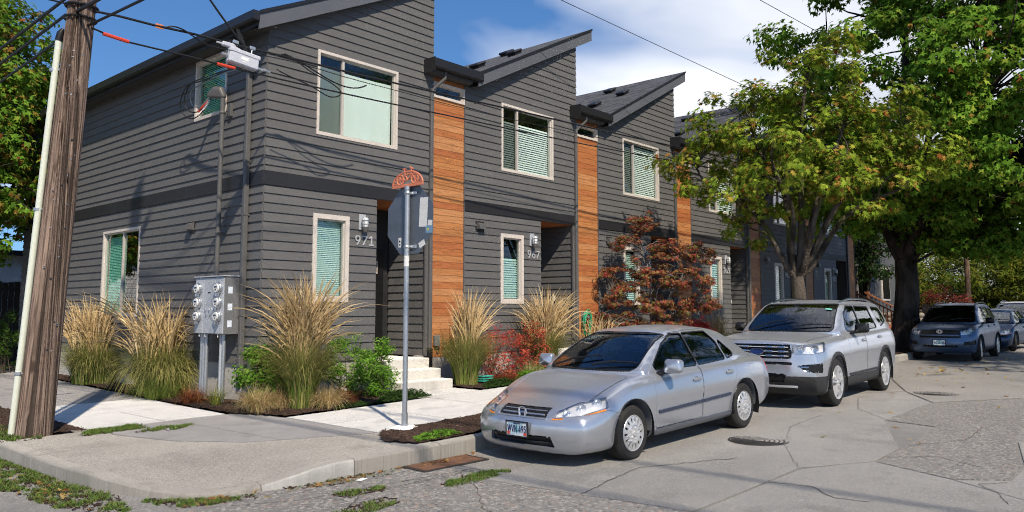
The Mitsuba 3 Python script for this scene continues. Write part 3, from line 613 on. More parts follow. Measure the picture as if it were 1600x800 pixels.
# ================================================================== cars
def flake(c, r=.30, met=.75):
    return dict(color=c, rough=r, metallic=met, clearcoat=1.0, clearcoat_gloss=.96)
def paint(name, c, met=.75, rough=.32):
    c = np.asarray(c, float)
    def fn(p, n, uv):
        d = fbm(p.x*2, p.y*2, p.z*5, 3)-.5; f = noise(p.x*900, p.y*900, p.z*900)-.5
        dust = smoothstep(.55, .15, p.z)*.22*fbm(p.x*6, p.y*6, p.z*6, 3)
        return mix(mi.Color3f(*c.tolist())*(1+.06*d+.10*f), mi.Color3f(.26, .24, .21), dust)
    return mat(name, proc(fn), rough, met, clearcoat=1.0, clearcoat_gloss=.97)
paint('mat_paint_silver', (.50, .525, .575), .70, .20); paint('mat_paint_silver_suv', (.54, .565, .615), .68, .20)
paint('mat_paint_blue', (.075, .125, .22), .55, .30); paint('mat_paint_navy', (.012, .035, .085), .5, .28); paint('mat_paint_pale', (.50, .50, .47), .65, .3)
mat('mat_clad', varied((.035, .036, .038), .15, fine=200, fine_amt=.12), .6)
mat('mat_car_trim', (.012, .012, .013), .4); mat('mat_interior', (.018, .018, .020), .8); mat('mat_seat', (.035, .036, .042), .85)
mat('mat_moulding', (.035, .045, .075), .4)
def tyre_c(p, n, uv): return mi.Color3f(.020, .0195, .019)*(1+.8*(fbm(p.x*9, p.y*9, p.z*9, 3)-.35))
mat('mat_tyre', proc(tyre_c), .8)
mat('mat_rim', varied((.58, .59, .60), .05), .32, .5); mat('mat_rim_dark', (.02, .02, .02), .7)
mat('mat_reflector', (.88, .88, .88), .30, .45); mat('mat_amber', (.72, .22, .03), .25, clearcoat=1.0); mat('mat_red_lens', (.50, .015, .015), .2, clearcoat=1.0)
scene['mat_lens'] = {'type': 'thindielectric', 'int_ior': 1.5}
scene['mat_car_glass'] = {'type': 'thindielectric', 'int_ior': 1.52, 'specular_transmittance': {'type': 'rgb', 'value': [.34, .42, .46]}}
scene['mat_car_glass_dark'] = {'type': 'thindielectric', 'int_ior': 1.52, 'specular_transmittance': {'type': 'rgb', 'value': [.10, .13, .16]}}
def plate_c(p, n, uv):
    a = fbm(p.y*22, p.z*22, 0, 3)
    return mix(mi.Color3f(.66, .72, .74), mi.Color3f(.38, .55, .66), smoothstep(.4, .65, a))
mat('mat_plate', proc(plate_c), .4)
mat('mat_plate_text', (.03, .04, .12), .5)

def pchip(xs, ys):
    from scipy.interpolate import PchipInterpolator
    return PchipInterpolator(xs, ys, extrapolate=True)
def P(*pts):
    a = np.array(pts, float); return pchip(a[:, 0], a[:, 1])
def loft(xs, sec):
    """closed solid from half sections sec(x) -> (n,2) points (y>=0, z) running from the bottom centre to the top centre"""
    R = []
    for x in xs:
        h = sec(x); full = np.vstack([h, (h[1:-1]*[-1, 1])[::-1]]); R.append(np.column_stack([np.full(len(full), x), full]))
    n = len(R[0]); V = np.vstack(R+[[[xs[0], 0, R[0][:, 2].mean()]], [[xs[-1], 0, R[-1][:, 2].mean()]]]); F = []; k = len(xs)
    for i in range(k-1):
        for j in range(n):
            a, b = i*n+j, i*n+(j+1) % n; F += [[a, b, b+n], [a, b+n, a+n]]
    for j in range(n): F += [[k*n, (j+1) % n, j], [k*n+1, (k-1)*n+j, (k-1)*n+(j+1) % n]]
    t = trimesh.Trimesh(V, F, process=False)
    if t.volume < 0: t.invert()
    return mf(t)
def resample(pts, n, sharp=0.0):
    """smooth open curve through control points"""
    pts = np.asarray(pts, float); t = np.concatenate([[0], np.cumsum(np.linalg.norm(np.diff(pts, axis=0), axis=1)+1e-6)])
    s = np.linspace(0, t[-1], n); return np.stack([pchip(t, pts[:, 0])(s), pchip(t, pts[:, 1])(s)], 1)
def pz(g, z0=-1, z1=4):
    m = extrude(g, z1-z0); m.apply_translation((0, 0, z0)); return mf(m)
def py(g, y0=-3, y1=3): return mf(prism_y(g, y0, y1))
def px(g, x0=-3, x1=9):
    """polygon in (y, z) pulled along x"""
    m = extrude(g, x1-x0); v = m.vertices; m.vertices = np.stack([x0+v[:, 2], v[:, 0], v[:, 1]], 1); return mf(m)
def pdir(g, d, depth=(-3, 3), c=(0, 0, 0)):
    """polygon in the plane seen along the horizontal direction d (towards the viewer), x to the viewer's right"""
    m = extrude(g, depth[1]-depth[0]); v = m.vertices; d = np.array([d[0], d[1], 0.])/math.hypot(*d[:2]); r = np.array([-d[1], d[0], 0.])
    m.vertices = np.array(c)+v[:, :1]*r+v[:, 1:2]*np.array([0, 0, 1.])+(depth[0]+v[:, 2:3])*d; return mf(m)
def rounded(pts, r=.03):
    g = Polygon(pts); return g.buffer(-r, join_style=1).buffer(r, quad_segs=4) if g.buffer(-r).area > 0 else g
def sheet_facing(m, d, lim=.12):
    t = tm(m); k = t.face_normals@np.asarray(d, float) > lim; t = trimesh.Trimesh(t.vertices, t.faces[k], process=False); t.remove_unreferenced_vertices(); return t
def taubin(m, it=12, ref=.05):
    t = tm(m.refine_to_length(ref)); t = trimesh.Trimesh(t.vertices, t.faces, process=False); t.merge_vertices()
    trimesh.smoothing.filter_taubin(t, .5, .52, it); return mf(t)

def wheel_parts(kind, R, w):
    """tyre, rim and dark backing; axle along y, outer face towards -y"""
    rr = R*{'cap': .63, 'five': .70, 'six': .66}[kind]; h = w/2
    prof = [(rr-.005, h), (rr+.01, h+.004), (R*.86, h+.008), (R*.955, h-.012), (R*.985, h-.030), (R, h-.05), (R, -h+.05), (R*.985, -h+.030), (R*.955, -h+.012), (R*.86, -h-.008), (rr+.01, -h-.004), (rr-.005, -h)]
    t = lathe([(r, y) for r, y in prof], 44, 'y'); grooves = []
    if t.volume < 0: t.invert()
    for yy in (-.035, .0, .035):
        g = lathe([(R+.004, yy-.004), (R+.01, yy), (R+.004, yy+.004)], 12, 'y')
    barrel = lathe([(rr, h*.9), (rr*.96, -h*.2), (rr*.965, -h*.9)], 40, 'y')
    disc = lathe([(0, -h*.35), (rr*.97, -h*.35)], 32, 'y')
    if kind == 'cap':
        g = Point(0, 0).buffer(rr, 24)
        for i in range(14):
            a = i*2*PI/14; hole = affinity.rotate(affinity.translate(affinity.scale(Point(0, 0).buffer(1, 6), rr*.155, rr*.062), rr*.76, 0), math.degrees(a), origin=(0, 0)); g = g.difference(hole)
        f = extrude(g, .012).subdivide_to_size(.05); v = f.vertices; rad = np.hypot(v[:, 0], v[:, 1])
        f.vertices = np.stack([v[:, 0], -h+.012-v[:, 2]-.022*np.cos(np.clip(rad/rr, 0, 1)*PI/2)-.01*(np.abs(rad/rr-.52) < .06), v[:, 1]], 1); f.fix_normals()
        lugs = [moved(trimesh.creation.icosphere(1, .012), (rr*.33*math.cos(a), -h-.018, rr*.33*math.sin(a))) for a in np.arange(5)*2*PI/5]
        rim = cat([f, lathe([(rr+.006, -h-.002), (rr, -h-.010), (rr*.95, -h-.004)], 40, 'y')]); extra = cat(lugs+[lathe([(0, -h-.036), (rr*.15, -h-.034), (rr*.17, -h-.02)], 20, 'y')])
    else:
        n = 5 if kind == 'five' else 6; ms = [lathe([(rr+.006, -h+.0), (rr+.002, -h-.006), (rr*.93, -h-.002), (rr*.90, -h+.03)], 44, 'y')]
        for i in range(n):
            a = i*2*PI/n+PI/2
            for s in ((-.5, .5) if kind == 'five' else (0,)):
                d0 = np.array([math.cos(a), math.sin(a)]); t0 = np.array([-d0[1], d0[0]]); wi, wo = (.028, .026) if kind == 'five' else (.05, .04); off = s*.052; offo = s*.085
                pts = []
                for (r_, o_, w_, y0_, y1_) in ((rr*.18, off*.6, wi, -h-.002, -h+.05), (rr*.94, offo, wo, -h-.002+.006, -h+.05)):
                    for q in (-1, 1):
                        p = d0*r_+t0*(o_+q*w_); p2 = d0*r_+t0*(o_+q*w_*.6); pts += [(p2[0], y0_-.008, p2[1]), (p[0], y1_, p[1])]
                ms.append(trimesh.convex.convex_hull(np.array(pts)))
        ms.append(lathe([(0, -h-.004), (rr*.13, -h-.004), (rr*.27, -h+.012), (rr*.27, -h+.05)], 24, 'y')); rim = cat(ms); rim.fix_normals()
        extra = lathe([(0, -h-.012), (rr*.10, -h-.010), (rr*.12, -h-.002)], 16, 'y')
    return t, rim, cat([barrel, disc]), extra
def make_car(name, label, S, place, cat_='car'):
    """S: the measurements of the car, metres, x from the front bumper to the rear, y to both sides, z up from the ground"""
    key = thing(name, label, cat_); L, W = S['L'], S['W']; hw = W/2
    x_, y_, z_, h_, tilt = place
    M = trimesh.transformations.translation_matrix((x_, y_, z_))@trimesh.transformations.rotation_matrix(h_, [0, 0, 1])@trimesh.transformations.rotation_matrix(-tilt, [0, 1, 0])@trimesh.transformations.translation_matrix((-S['front'], 0, 0))
    def put(n, mesh, m, parent=key, smooth=32, **k):
        t = tm(mesh)
        if len(t.faces) == 0: return None
        t = t.copy(); t.apply_transform(M); return add(n, t, m, parent, smooth, **k)
    xf, xr, Rw = S['front'], S['front']+S['WB'], S['R']; body_m = S['paint']
    top, under, belt = P(*S['top']), P(*S['under']), P(*S['belt'])
    plan = P(*S['plan'])
    def sec(x):
        w = float(plan(x))*hw; zt, zu, zb = float(top(x)), float(under(x)), float(belt(x))
        zt = max(zt, zb+.005); c = S.get('waist', .62); zc = zu+(zb-zu)*c
        pts = [(0, zu), (w*.80, zu), (w*.93, zu+.035), (w*.965, zu+.10), (w*.99, zc-.10), (w, zc), (w*.985, zc+(zb-zc)*.5), (w*S.get('shoulder', .93), zb-.015), (w*(S.get('shoulder', .93)-.05), zb+(zt-zb)*.30), (w*.62, zb+(zt-zb)*.74), (w*.30, zb+(zt-zb)*.94), (0, zt)]
        return resample(pts, 34)
    xs = np.unique(np.concatenate([np.linspace(0, .5, 9), np.linspace(.5, L-.5, 34), np.linspace(L-.5, L, 9)]))
    body = loft(xs, sec).refine_to_length(.09)
    fb, rb = S['nose'], S['tail']; nf, nr = P(*fb), P(*rb); bow = S.get('bow', (.16, .12))
    def warp(v):
        v = np.array(v); x, y, z = v[:, 0].copy(), v[:, 1].copy(), v[:, 2]; a = np.abs(y)/hw
        wf = np.clip(1-x/.95, 0, 1)**1.5; wr = np.clip(1-(L-x)/.95, 0, 1)**1.5
        nx = x+wf*(nf(z)+bow[0]*a**2.6)-wr*(nr(z)+bow[1]*a**2.6)
        ny = y*(1-.055*np.clip(1-x/.45, 0, 1)**2*a**2-.05*np.clip(1-(L-x)/.45, 0, 1)**2*a**2)
        v[:, 0], v[:, 1] = nx, ny; return v
    body = body.warp_batch(warp)
    # greenhouse
    gz, gb = P(*S['roof']), P(*S['ghbase']); g0, g1 = S['roof'][0][0], S['roof'][-1][0]; wb, wr_ = P(*S['wbelt']), P(*S['wroof'])
    def gh(ins=0.0):
        def gsec(x):
            z1 = max(float(gz(x))-ins, float(gb(x))+.01); z0 = float(gb(x))-.12; b, r = float(wb(x))*hw-ins, float(wr_(x))*hw-ins
            f = np.clip((z1-float(gb(x)))/.45, .02, 1); r = b+(r-b)*f; e = .075*min(1, f*2)
            pts = [(0, z0), (b*1.0, z0), (b, z0+.12), (b+(r-b)*.5+.012*f, z0+.12+(z1-z0-.12-e)*.5), (r+.015*f, z1-e), (r-.035*f, z1-e*.35), (r*.72, z1-.012*f), (r*.35, z1+.008*f), (0, z1+.014*f)]
            return resample(pts, 30)
        q = np.unique(np.concatenate([np.linspace(g0+ins*1.2, g1-ins*1.2, 48)])); g = loft(q, gsec).refine_to_length(.08)
        def wp(v):
            v = np.array(v); a = np.abs(v[:, 1])/hw; mid = (g0+g1)/2
            v[:, 0] += np.where(v[:, 0] < mid, 1, -.7)*S.get('wrap', .16)*a**2.2*np.clip(np.abs(v[:, 0]-mid)/(g1-g0)*2, 0, 1)**3; return v
        return g.warp_batch(wp)
    outer = gh(0)
    whole = taubin(body+outer, S.get('smooth', 9), .05)
    skin = whole
    # cabin hollow
    inn = gh(.04); cab = inn+(mf(box(S['cab'][0], S['cab'][1], -hw*.80, hw*.80, S['cab'][2], S['cab'][3])))
    shell = whole-cab
    # wheel wells
    for xa in (xf, xr):
        for s in (-1, 1):
            c = m3.Manifold.cylinder(.62, Rw+S['gapw'], Rw+S['gapw'], 40).rotate([90, 0, 0]).translate([xa, s*(hw+.02)+(.31 if s > 0 else .31), Rw+.015])
            c = m3.Manifold.cylinder(.50, Rw+S['gapw'], Rw+S['gapw'], 40).rotate([90, 0, 0]).translate([xa, (hw+.05) if s > 0 else -(hw+.05)+.50, Rw+.015]); shell = shell-c
            cut2 = mf(box(xa-Rw-S['gapw'], xa+Rw+S['gapw'], (hw-.45) if s > 0 else -(hw+.05), (hw+.05) if s > 0 else -(hw-.45), -.2, Rw)); shell = shell-cut2
    # windows
    side_win = S['windows']; trims = []; glass = []
    def open_win(g, side):
        nonlocal shell
        rng_ = {-1: (-3, -.25), 1: (.25, 3)}[side]; big, sm = py(g.buffer(S.get('trimw', .016), join_style=1), *rng_), py(g, *rng_)
        shell = shell-big
        lay = (skin^big)-(skin.translate([0, -side*.03, -.01])); trims.append((lay-sm).translate([0, -side*.004, 0])); return sm
    gi = taubin(gh(.012)+body.translate([0, 0, -.05]), S.get('smooth', 9), .055)
    for pts in side_win:
        g = rounded(pts, .03)
        for s in (-1, 1):
            sm = open_win(g, s); glass.append((s, sheet_facing(gi^sm, (0, s, .25))))
    ws = rounded(S['windshield'], .05); big = px(ws.buffer(.02), -1, (g0+g1)/2-.2)^pz(sbox(S['wsx'][0], -2, S['wsx'][1], 2)); sm = px(ws, -1, (g0+g1)/2-.2)^pz(sbox(S['wsx'][0], -2, S['wsx'][1], 2))
    shell = shell-big; front_glass = sheet_facing(gi^sm, (-.6, 0, .6), .25); trims.append((((skin^big)-sm)-skin.translate([.03, 0, -.03])).translate([.004, 0, -.003]))
    rw = rounded(S['rearglass'], .05); sm = px(rw, (g0+g1)/2+.2, 9)^pz(sbox(S['rgx'][0], -2, S['rgx'][1], 2)); shell = shell-sm; rear_glass = sheet_facing(gi^sm, (.6, 0, .6), .25)
    # panels: doors, hood, lid, fuel door - each cut out of the shell with an open seam
    def cut(g, fn, shift, depth=.03, gap=.004):
        nonlocal shell
        big, small = fn(g.buffer(gap, join_style=1)), fn(g.buffer(-.0005)); back = skin.translate([shift[0]*depth, shift[1]*depth, shift[2]*depth])
        piece = (shell^small)-back; shell = shell-(big-back); return piece
    pieces = []
    for g in S['doors']:
        for s in (-1, 1): pieces.append(('door', cut(rounded(g, .05), lambda q, s=s: py(q, *((-3, -.3) if s < 0 else (.3, 3))), (0, -s, 0), .05), body_m))
    pieces.append(('hood', cut(rounded(S['hood'], .08), lambda q: pz(q, S['hoodz'], 3), (0, 0, -1), .035), body_m))
    for n_, g in S.get('lids', []): pieces.append((n_, cut(rounded(g, .05), lambda q: pz(q, .8, 3), (0, 0, -1), .035), body_m))
    for g in S.get('bumper', []):
        for s in (-1, 1): pieces.append(('bumper_corner', cut(Polygon(g), lambda q, s=s: py(q, *((-3, -.55) if s < 0 else (.55, 3))), (0, -s, 0), .03, .003), body_m))
    if 'fuel' in S: pieces.append(('fuel_door', cut(rounded(S['fuel'], .03), lambda q: py(q, -3, -.3), (0, 1, 0), .02, .003), body_m))
    for sp in S['fit']:
        # lamps, grilles, openings: (kind, polygon, direction towards the viewer, depth)
        kind, g, d, depth = sp[:4]; d = np.array([d[0], d[1], 0.]); d /= np.linalg.norm(d); g = Polygon(g); g = g if kind == 'turn_signal' else g.buffer(-.012).buffer(.012, quad_segs=3)
        pr = pdir(g, d, (.0, 4), S.get('c', (L/2, 0, 0)))
        lay = (shell^pr)-skin.translate((-d*depth).tolist())
        if kind == 'headlight':
            shell = shell-lay; outer_s = sheet_facing(lay, d, .1); back = sheet_facing(skin.translate((-d*depth*.8).tolist())^pr, d, .1)
            hl = put('headlight', back, 'mat_reflector', smooth=True); put('lens', outer_s, 'mat_lens', hl, True)
            rim_ = (lay-pdir(g.buffer(-.008), d, (0, 4), S.get('c', (L/2, 0, 0))))-skin.translate((-d*.012).tolist()); put('bezel', rim_, 'mat_steel' if not S.get('dark_bezel') else 'mat_car_trim', hl)
            for (bu, bv, br) in sp[4]:
                r_ = np.array([-d[1], d[0], 0]); o = np.array(S.get('c', (L/2, 0, 0)))+r_*bu+np.array([0, 0, bv])
                hit = trimesh.ray.ray_triangle.RayMeshIntersector(tm(skin)).intersects_location([o+d*4], [-d], multiple_hits=False)[0]
                if len(hit):
                    b = lathe([(0, -.045), (br*.35, -.035), (br*.75, -.015), (br, .0)], 20); q = trimesh.geometry.align_vectors([0, 0, 1], d); b.apply_transform(q); b.apply_translation(hit[0]-d*(depth*.45)); bl = trimesh.creation.icosphere(2, br*.34); bl.apply_translation(hit[0]-d*depth*.5); put('bulb', cat([b, bl]), 'mat_chrome', hl, True)
        else:
            shell = shell-lay; put(kind, lay if len(sp) < 6 else lay.translate((d*sp[5]).tolist()), sp[4]) if True else None
    # body cladding, mouldings: thin raised skins
    for (n, g, mm, lift, sides) in S.get('skins', []):
        for s in sides:
            pr = py(Polygon(g).buffer(-.004).buffer(.004), *((-3, -.3) if s < 0 else (.3, 3))); q = (skin.translate([0, s*lift, 0])^pr)-skin.translate([0, -s*.01, 0])
            for xa in (xf, xr): q = q-m3.Manifold.cylinder(4, Rw+S['gapw']-.002, Rw+S['gapw']-.002, 40).rotate([90, 0, 0]).translate([xa, 2, Rw+.015])
            put(n, q, mm)
    if S.get('arch'):
        for xa in (xf, xr):
            for s in (-1, 1):
                ring = Point(xa, Rw+.015).buffer(Rw+S['gapw']+S['arch'], 24).difference(Point(xa, Rw+.015).buffer(Rw+S['gapw']-.003, 24)).intersection(sbox(0, S['archz'], 9, 3))
                put('wheel_arch_trim', (skin.translate([0, s*.014, 0])^py(ring, *((-3, -.3) if s < 0 else (.3, 3))))-skin.translate([0, -s*.012, 0]), 'mat_clad')
    if 'lower' in S:                                                       # dark lower bumper
        n, z1 = S['lower']; pr = mf(box(-1, xf-Rw-S['gapw']-.02, -2, 2, -1, z1)); pc = shell^pr; shell = shell-pr; pieces.append(('lower_bumper', pc, 'mat_clad'))
    b = put('body', shell, body_m)
    for n, m_, mm in pieces: put(n, m_, mm)
    for s, g in glass: put('side_window', g, 'mat_car_glass_dark', smooth=True)
    put('windshield', front_glass, 'mat_car_glass', smooth=True); put('rear_window', rear_glass, 'mat_car_glass_dark', smooth=True)
    tr = trims[0]
    for t_ in trims[1:]: tr = tr+t_
    put('window_trim', tr, 'mat_car_trim')
    # lining, floor and seats
    lin = gh(.046)-gh(.06); lin = lin-px(ws.buffer(.03), -1, (g0+g1)/2-.2)-px(rw.buffer(.03), (g0+g1)/2+.2, 9)
    for pts in side_win: lin = lin-py(Polygon(pts).buffer(.02), -3, 3)
    put('lining', lin, 'mat_interior')
    c0, c1, cz0, cz1 = S['cab']; t_ = .02; w8 = hw*.80
    put('cabin_tub', cat([box(c0+.01, c1-.01, -w8+.01, w8-.01, cz0+.005, cz0+.02), box(c0+.005, c0+.025, -w8+.01, w8-.01, cz0, cz1), box(c1-.025, c1-.005, -w8+.01, w8-.01, cz0, cz1), box(c0, c1, -w8+.004, -w8+.02, cz0, cz1+.02), box(c0, c1, w8-.02, w8-.004, cz0, cz1+.02)]), 'mat_interior', smooth=False)
    dash = m3.Manifold.hull(mf(cbox(S['wsx'][0]+.25, S['dashx'], -w8+.02, w8-.02, cz0+.25, S['dashz'], .05))); put('dashboard', dash, 'mat_interior')
    sx = S['seatx']; sw = .24
    def seat(xc, yc, head=True):
        zz = cz0+.10; back = m3.Manifold.batch_hull([m3.Manifold.sphere(.06, 12).translate([xc+.22+dx, yc+dy, zz+dz]) for dx, dy, dz in ((0, -sw+.06, .15), (0, sw-.06, .15), (.18, -sw+.09, .62), (.18, sw-.09, .62))]); cush = m3.Manifold.batch_hull([m3.Manifold.sphere(.07, 12).translate([xc+dx, yc+dy, zz+.08]) for dx in (-.25, .22) for dy in (-sw+.06, sw-.06)])
        m_ = back+cush
        if head: m_ = m_+m3.Manifold.batch_hull([m3.Manifold.sphere(.055, 12).translate([xc+.42, yc+dy, zz+dz]) for dy in (-.09, .09) for dz in (.74, .84)])
        put('seat', m_, 'mat_seat', smooth=True)
    for yc in (-hw*.42, hw*.42): seat(sx, yc); seat(sx+.85, yc)
    sw_ = [tube([(S['dashx']+.10-.0+.17*math.cos(t)*.35, -hw*.42+.18*math.sin(t), S['dashz']-.04+.18*math.cos(t)*.94) for t in np.linspace(0, 2*PI, 25)], .014, 7), box(S['dashx']+.02, S['dashx']+.10, -hw*.42-.03, -hw*.42+.03, S['dashz']-.10, S['dashz']-.02), box(S['dashx']+.09, S['dashx']+.11, -hw*.42-.16, -hw*.42+.16, S['dashz']-.07, S['dashz']-.03)]
    put('steering_wheel', cat(sw_), 'mat_interior')
    mir = m3.Manifold.batch_hull([m3.Manifold.sphere(.02, 8).translate([S['wsx'][1]-.12, yy, float(gz(S['wsx'][1]-.15))-.10+zz]) for yy in (-.11, .11) for zz in (0, .05)]); put('rear_mirror', mir, 'mat_interior')
    # underbody, so nothing shows through the wells
    put('underbody', box(xf-.3, xr+.3, -hw*.62, hw*.62, float(under(L/2))+.03, float(under(L/2))+.09), 'mat_car_trim', smooth=False)
    for xa in (xf, xr):
        wl = lathe([(Rw+S['gapw']+.004, -.25), (Rw+S['gapw']+.004, .22), (.05, .22)], 30, 'y'); lo = []
        for s in (-1, 1):
            w2 = wl.copy(); w2.vertices *= [1, -s if False else 1, 1]
            if s > 0: w2.vertices *= [1, -1, 1]
            w2.apply_translation((xa, s*(hw-.24), Rw+.015)); f = w2.vertices[w2.faces].mean(1)[:, 2] > Rw*.7; w2.update_faces(f); put('wheel_well', w2, 'mat_car_trim')
    ty, rim, bk, ex = wheel_parts(S['wheel'], Rw, S['tw'])
    for xa, steer in ((xf, S.get('steer', 0)), (xr, 0)):
        for s in (-1, 1):
            def pw(m_):
                m_ = m_.copy()
                if s > 0: m_.apply_transform(trimesh.transformations.rotation_matrix(PI, [0, 0, 1]))
                m_.apply_transform(trimesh.transformations.rotation_matrix(steer, [0, 0, 1])); m_.apply_translation((xa, s*(hw-S['tw']/2-S.get('inset', .02)), Rw)); return m_
            wk = put('wheel', pw(bk), 'mat_rim_dark', smooth=30); put('tyre', pw(ty), 'mat_tyre', wk, 35); put('rim', pw(rim), 'mat_rim', wk, 30); put('hub_cap', pw(ex), 'mat_rim', wk, 30)
    # door mirrors
    mx, mz, ml = S['mirror'][:3]
    for s in (-1, 1):
        m_ = m3.Manifold.batch_hull([m3.Manifold.sphere(r_, 14).translate([mx+dx, s*(hw+dy), mz+dz]) for dx, dy, dz, r_ in ((0, .02, .0, .045), (0, .17, .015, .05), (.0, .16, .085, .045), (.01, .03, .085, .045), (.05, .03, .0, .04), (.05, .17, .01, .04), (.05, .17, .085, .04), (.05, .03, .085, .04), (-.04, .08, .04, .04))])
        arm = m3.Manifold.batch_hull([m3.Manifold.sphere(.025, 8).translate([mx+dx, s*(hw+dy), mz+dz]) for dx, dy, dz in ((.02, .06, -.02), (.06, -.09, -.04), (-.03, -.09, -.04))])
        mk = put('door_mirror', m_, S.get('mirror_paint', body_m), smooth=True); put('mirror_arm', arm, S.get('arm_paint', 'mat_car_trim'), mk, True)
        put('mirror_glass', box(mx+.085, mx+.092, min(s*(hw+.03), s*(hw+.17)), max(s*(hw+.03), s*(hw+.17)), mz+.0, mz+.09), 'mat_chrome', mk, False)
    # door handles, wipers, plate, grille bars, extras
    ray = trimesh.ray.ray_triangle.RayMeshIntersector(tm(skin))
    def on_side(x, z, s=-1):
        h = ray.intersects_location([[x, s*3, z]], [[0, -s, 0]], multiple_hits=False)[0]; return h[0] if len(h) else np.array([x, s*hw, z])
    def on_front(y, z, d=(1, 0, 0)):
        h = ray.intersects_location([[-3, y, z]], [list(d)], multiple_hits=False)[0]; return h[0] if len(h) else np.array([0, y, z])
    def on_top(x, y):
        h = ray.intersects_location([[x, y, 4]], [[0, 0, -1]], multiple_hits=False)[0]; return h[0] if len(h) else np.array([x, y, 1.])
    for (hx, hz) in S['handles']:
        for s in (-1, 1):
            p = on_side(hx, hz, s); hh = m3.Manifold.batch_hull([m3.Manifold.sphere(.014, 10).translate([p[0]+dx, p[1]+s*.018, p[2]+dz]) for dx in (-.075, .075) for dz in (-.008, .012)])+m3.Manifold.batch_hull([m3.Manifold.sphere(.012, 8).translate([p[0]+.085, p[1]+s*dy, p[2]]) for dy in (-.01, .015)])
            put('door_handle', hh, S.get('handle_paint', body_m), smooth=True)
            put('handle_recess', moved(trimesh.creation.icosphere(2, 1.0), (0, 0, 0)).apply_transform(np.diag([.075, .004, .030, 1])).apply_translation(p), 'mat_clad', smooth=True)
    for (wx, wy, wdx, wdy) in S['wipers']:
        pts = [on_top(wx+wdx*t, wy+wdy*t)+[-.006, 0, .022+.01*math.sin(t*PI)] for t in np.linspace(0, 1, 9)]; put('wiper', cat([tube(pts, .011, 6), tube([pts[0]+[-.05, 0, -.01], pts[0], pts[4]+[0, 0, .014]], .012, 6)]), 'mat_car_trim')
    if 'plate' in S:
        zz, txt, sub = S['plate']; p = on_front(0, zz); x0 = p[0]-.022
        pl = put('license_plate', cbox(x0, x0+.012, -.155, .155, zz-.078, zz+.078, .004), 'mat_plate', smooth=False)
        fr = cat([box(x0-.006, x0+.012, -.165, .165, zz-.088, zz-.074), box(x0-.006, x0+.012, -.165, .165, zz+.074, zz+.086), box(x0-.006, x0+.012, -.165, -.153, zz-.074, zz+.074), box(x0-.006, x0+.012, .153, .165, zz-.074, zz+.074)]); put('plate_frame', fr, 'mat_car_trim', pl, False)
        def txt3(s_, h, zc):
            t = meshkit.text_mesh(s_, h, .003, True); w_ = t.bounds[1][0]; v = t.vertices; t.vertices = np.stack([x0-.0005-v[:, 2], -(v[:, 0]-w_/2)*min(1, .28/w_), zc+v[:, 1]], 1); t.fix_normals(); return t
        put('plate_text', txt3(txt, .074, zz-.036), 'mat_plate_text', pl, False)
        put('plate_state', txt3(sub, .017, zz+.052), 'mat_plate_text', pl, False)
        put('plate_tree', cat([moved(trimesh.creation.cone(.022, .07, sections=8), (x0-.002, 0, zz-.04)).apply_scale(1)]) if False else prism_x_tree(x0, zz), 'mat_green_tree', pl, False)
        if S.get('tags'): [put('plate_sticker', box(x0-.0035, x0, a_, a_+.035, zz-.065, zz-.035), 'mat_red_tag', pl, False) for a_ in (.105, -.14)]
    for fn in S.get('extra', []): fn(put, on_front, on_side, on_top, skin, key, hw)
    return key
mat('mat_green_tree', (.10, .34, .36), .5)
def prism_x_tree(x0, zz):
    g = Polygon([(-.006, -.05), (.006, -.05), (.006, -.03), (.03, -.03), (.012, .0), (.022, .0), (.008, .025), (.014, .025), (0, .048), (-.014, .025), (-.008, .025), (-.022, .0), (-.012, .0), (-.03, -.03), (-.006, -.03)])
    m = extrude(g, .0022); v = m.vertices; m.vertices = np.stack([x0-.0003-v[:, 2], v[:, 0], zz+v[:, 1]], 1); m.fix_normals(); return m
def bar(on_front, ys, z0, z1, out=.012, thick=.03):
    """a bar following the nose between heights"""
    A = [on_front(y, (z0+z1)/2) for y in ys]; V = []
    for p in A: V += [[p[0]-out, p[1], z0], [p[0]-out-.004, p[1], (z0+z1)/2], [p[0]-out, p[1], z1], [p[0]+thick, p[1], z1], [p[0]+thick, p[1], z0]]
    n = len(A); F = []
    for i in range(n-1):
        for j in range(5):
            a, b = i*5+j, i*5+(j+1) % 5; F += [[a, b, b+5], [a, b+5, a+5]]
    for e in (0, n-1): F += [[e*5, e*5+j, e*5+j+1] for j in (1, 2, 3)]
    t = trimesh.Trimesh(V, F, process=False); t.fix_normals(); return t
# ------------------------------------------------------------------ the silver sedan
def sedan_extra(put, on_front, on_side, on_top, skin, key, hw):
    for z0, z1 in ((.572, .588), (.612, .622)): put('grille_bar', bar(on_front, np.linspace(-.31, .31, 13), z0, z1, -.015, .03), 'mat_paint_silver')
    rim = bar(on_front, np.linspace(-.37, .37, 13), .535, .552, .006, .03); put('grille_rim', rim, 'mat_paint_silver')
    p = on_front(0, .595); e = cat([tube([(p[0]-.012, dy*1., .595+dz) for dy, dz in ((-.05, .04), (-.035, -.045))], .008, 6), tube([(p[0]-.012, dy, .595+dz) for dy, dz in ((.05, .04), (.035, -.045))], .008, 6), tube([(p[0]-.012, dy, .595) for dy in (-.042, .042)], .008, 6), tube([(p[0]-.010, .062*math.cos(t), .593+.055*math.sin(t)) for t in np.linspace(0, 2*PI, 25)], .006, 6)]); put('emblem', e, 'mat_chrome')
    for z0 in (.285, .335): put('lower_grille_bar', bar(on_front, np.linspace(-.42, .42, 13), z0, z0+.012, -.03, .05), 'mat_clad')
    for (u0, u1, z0, z1) in ((.0, .0, 0, 0),): pass
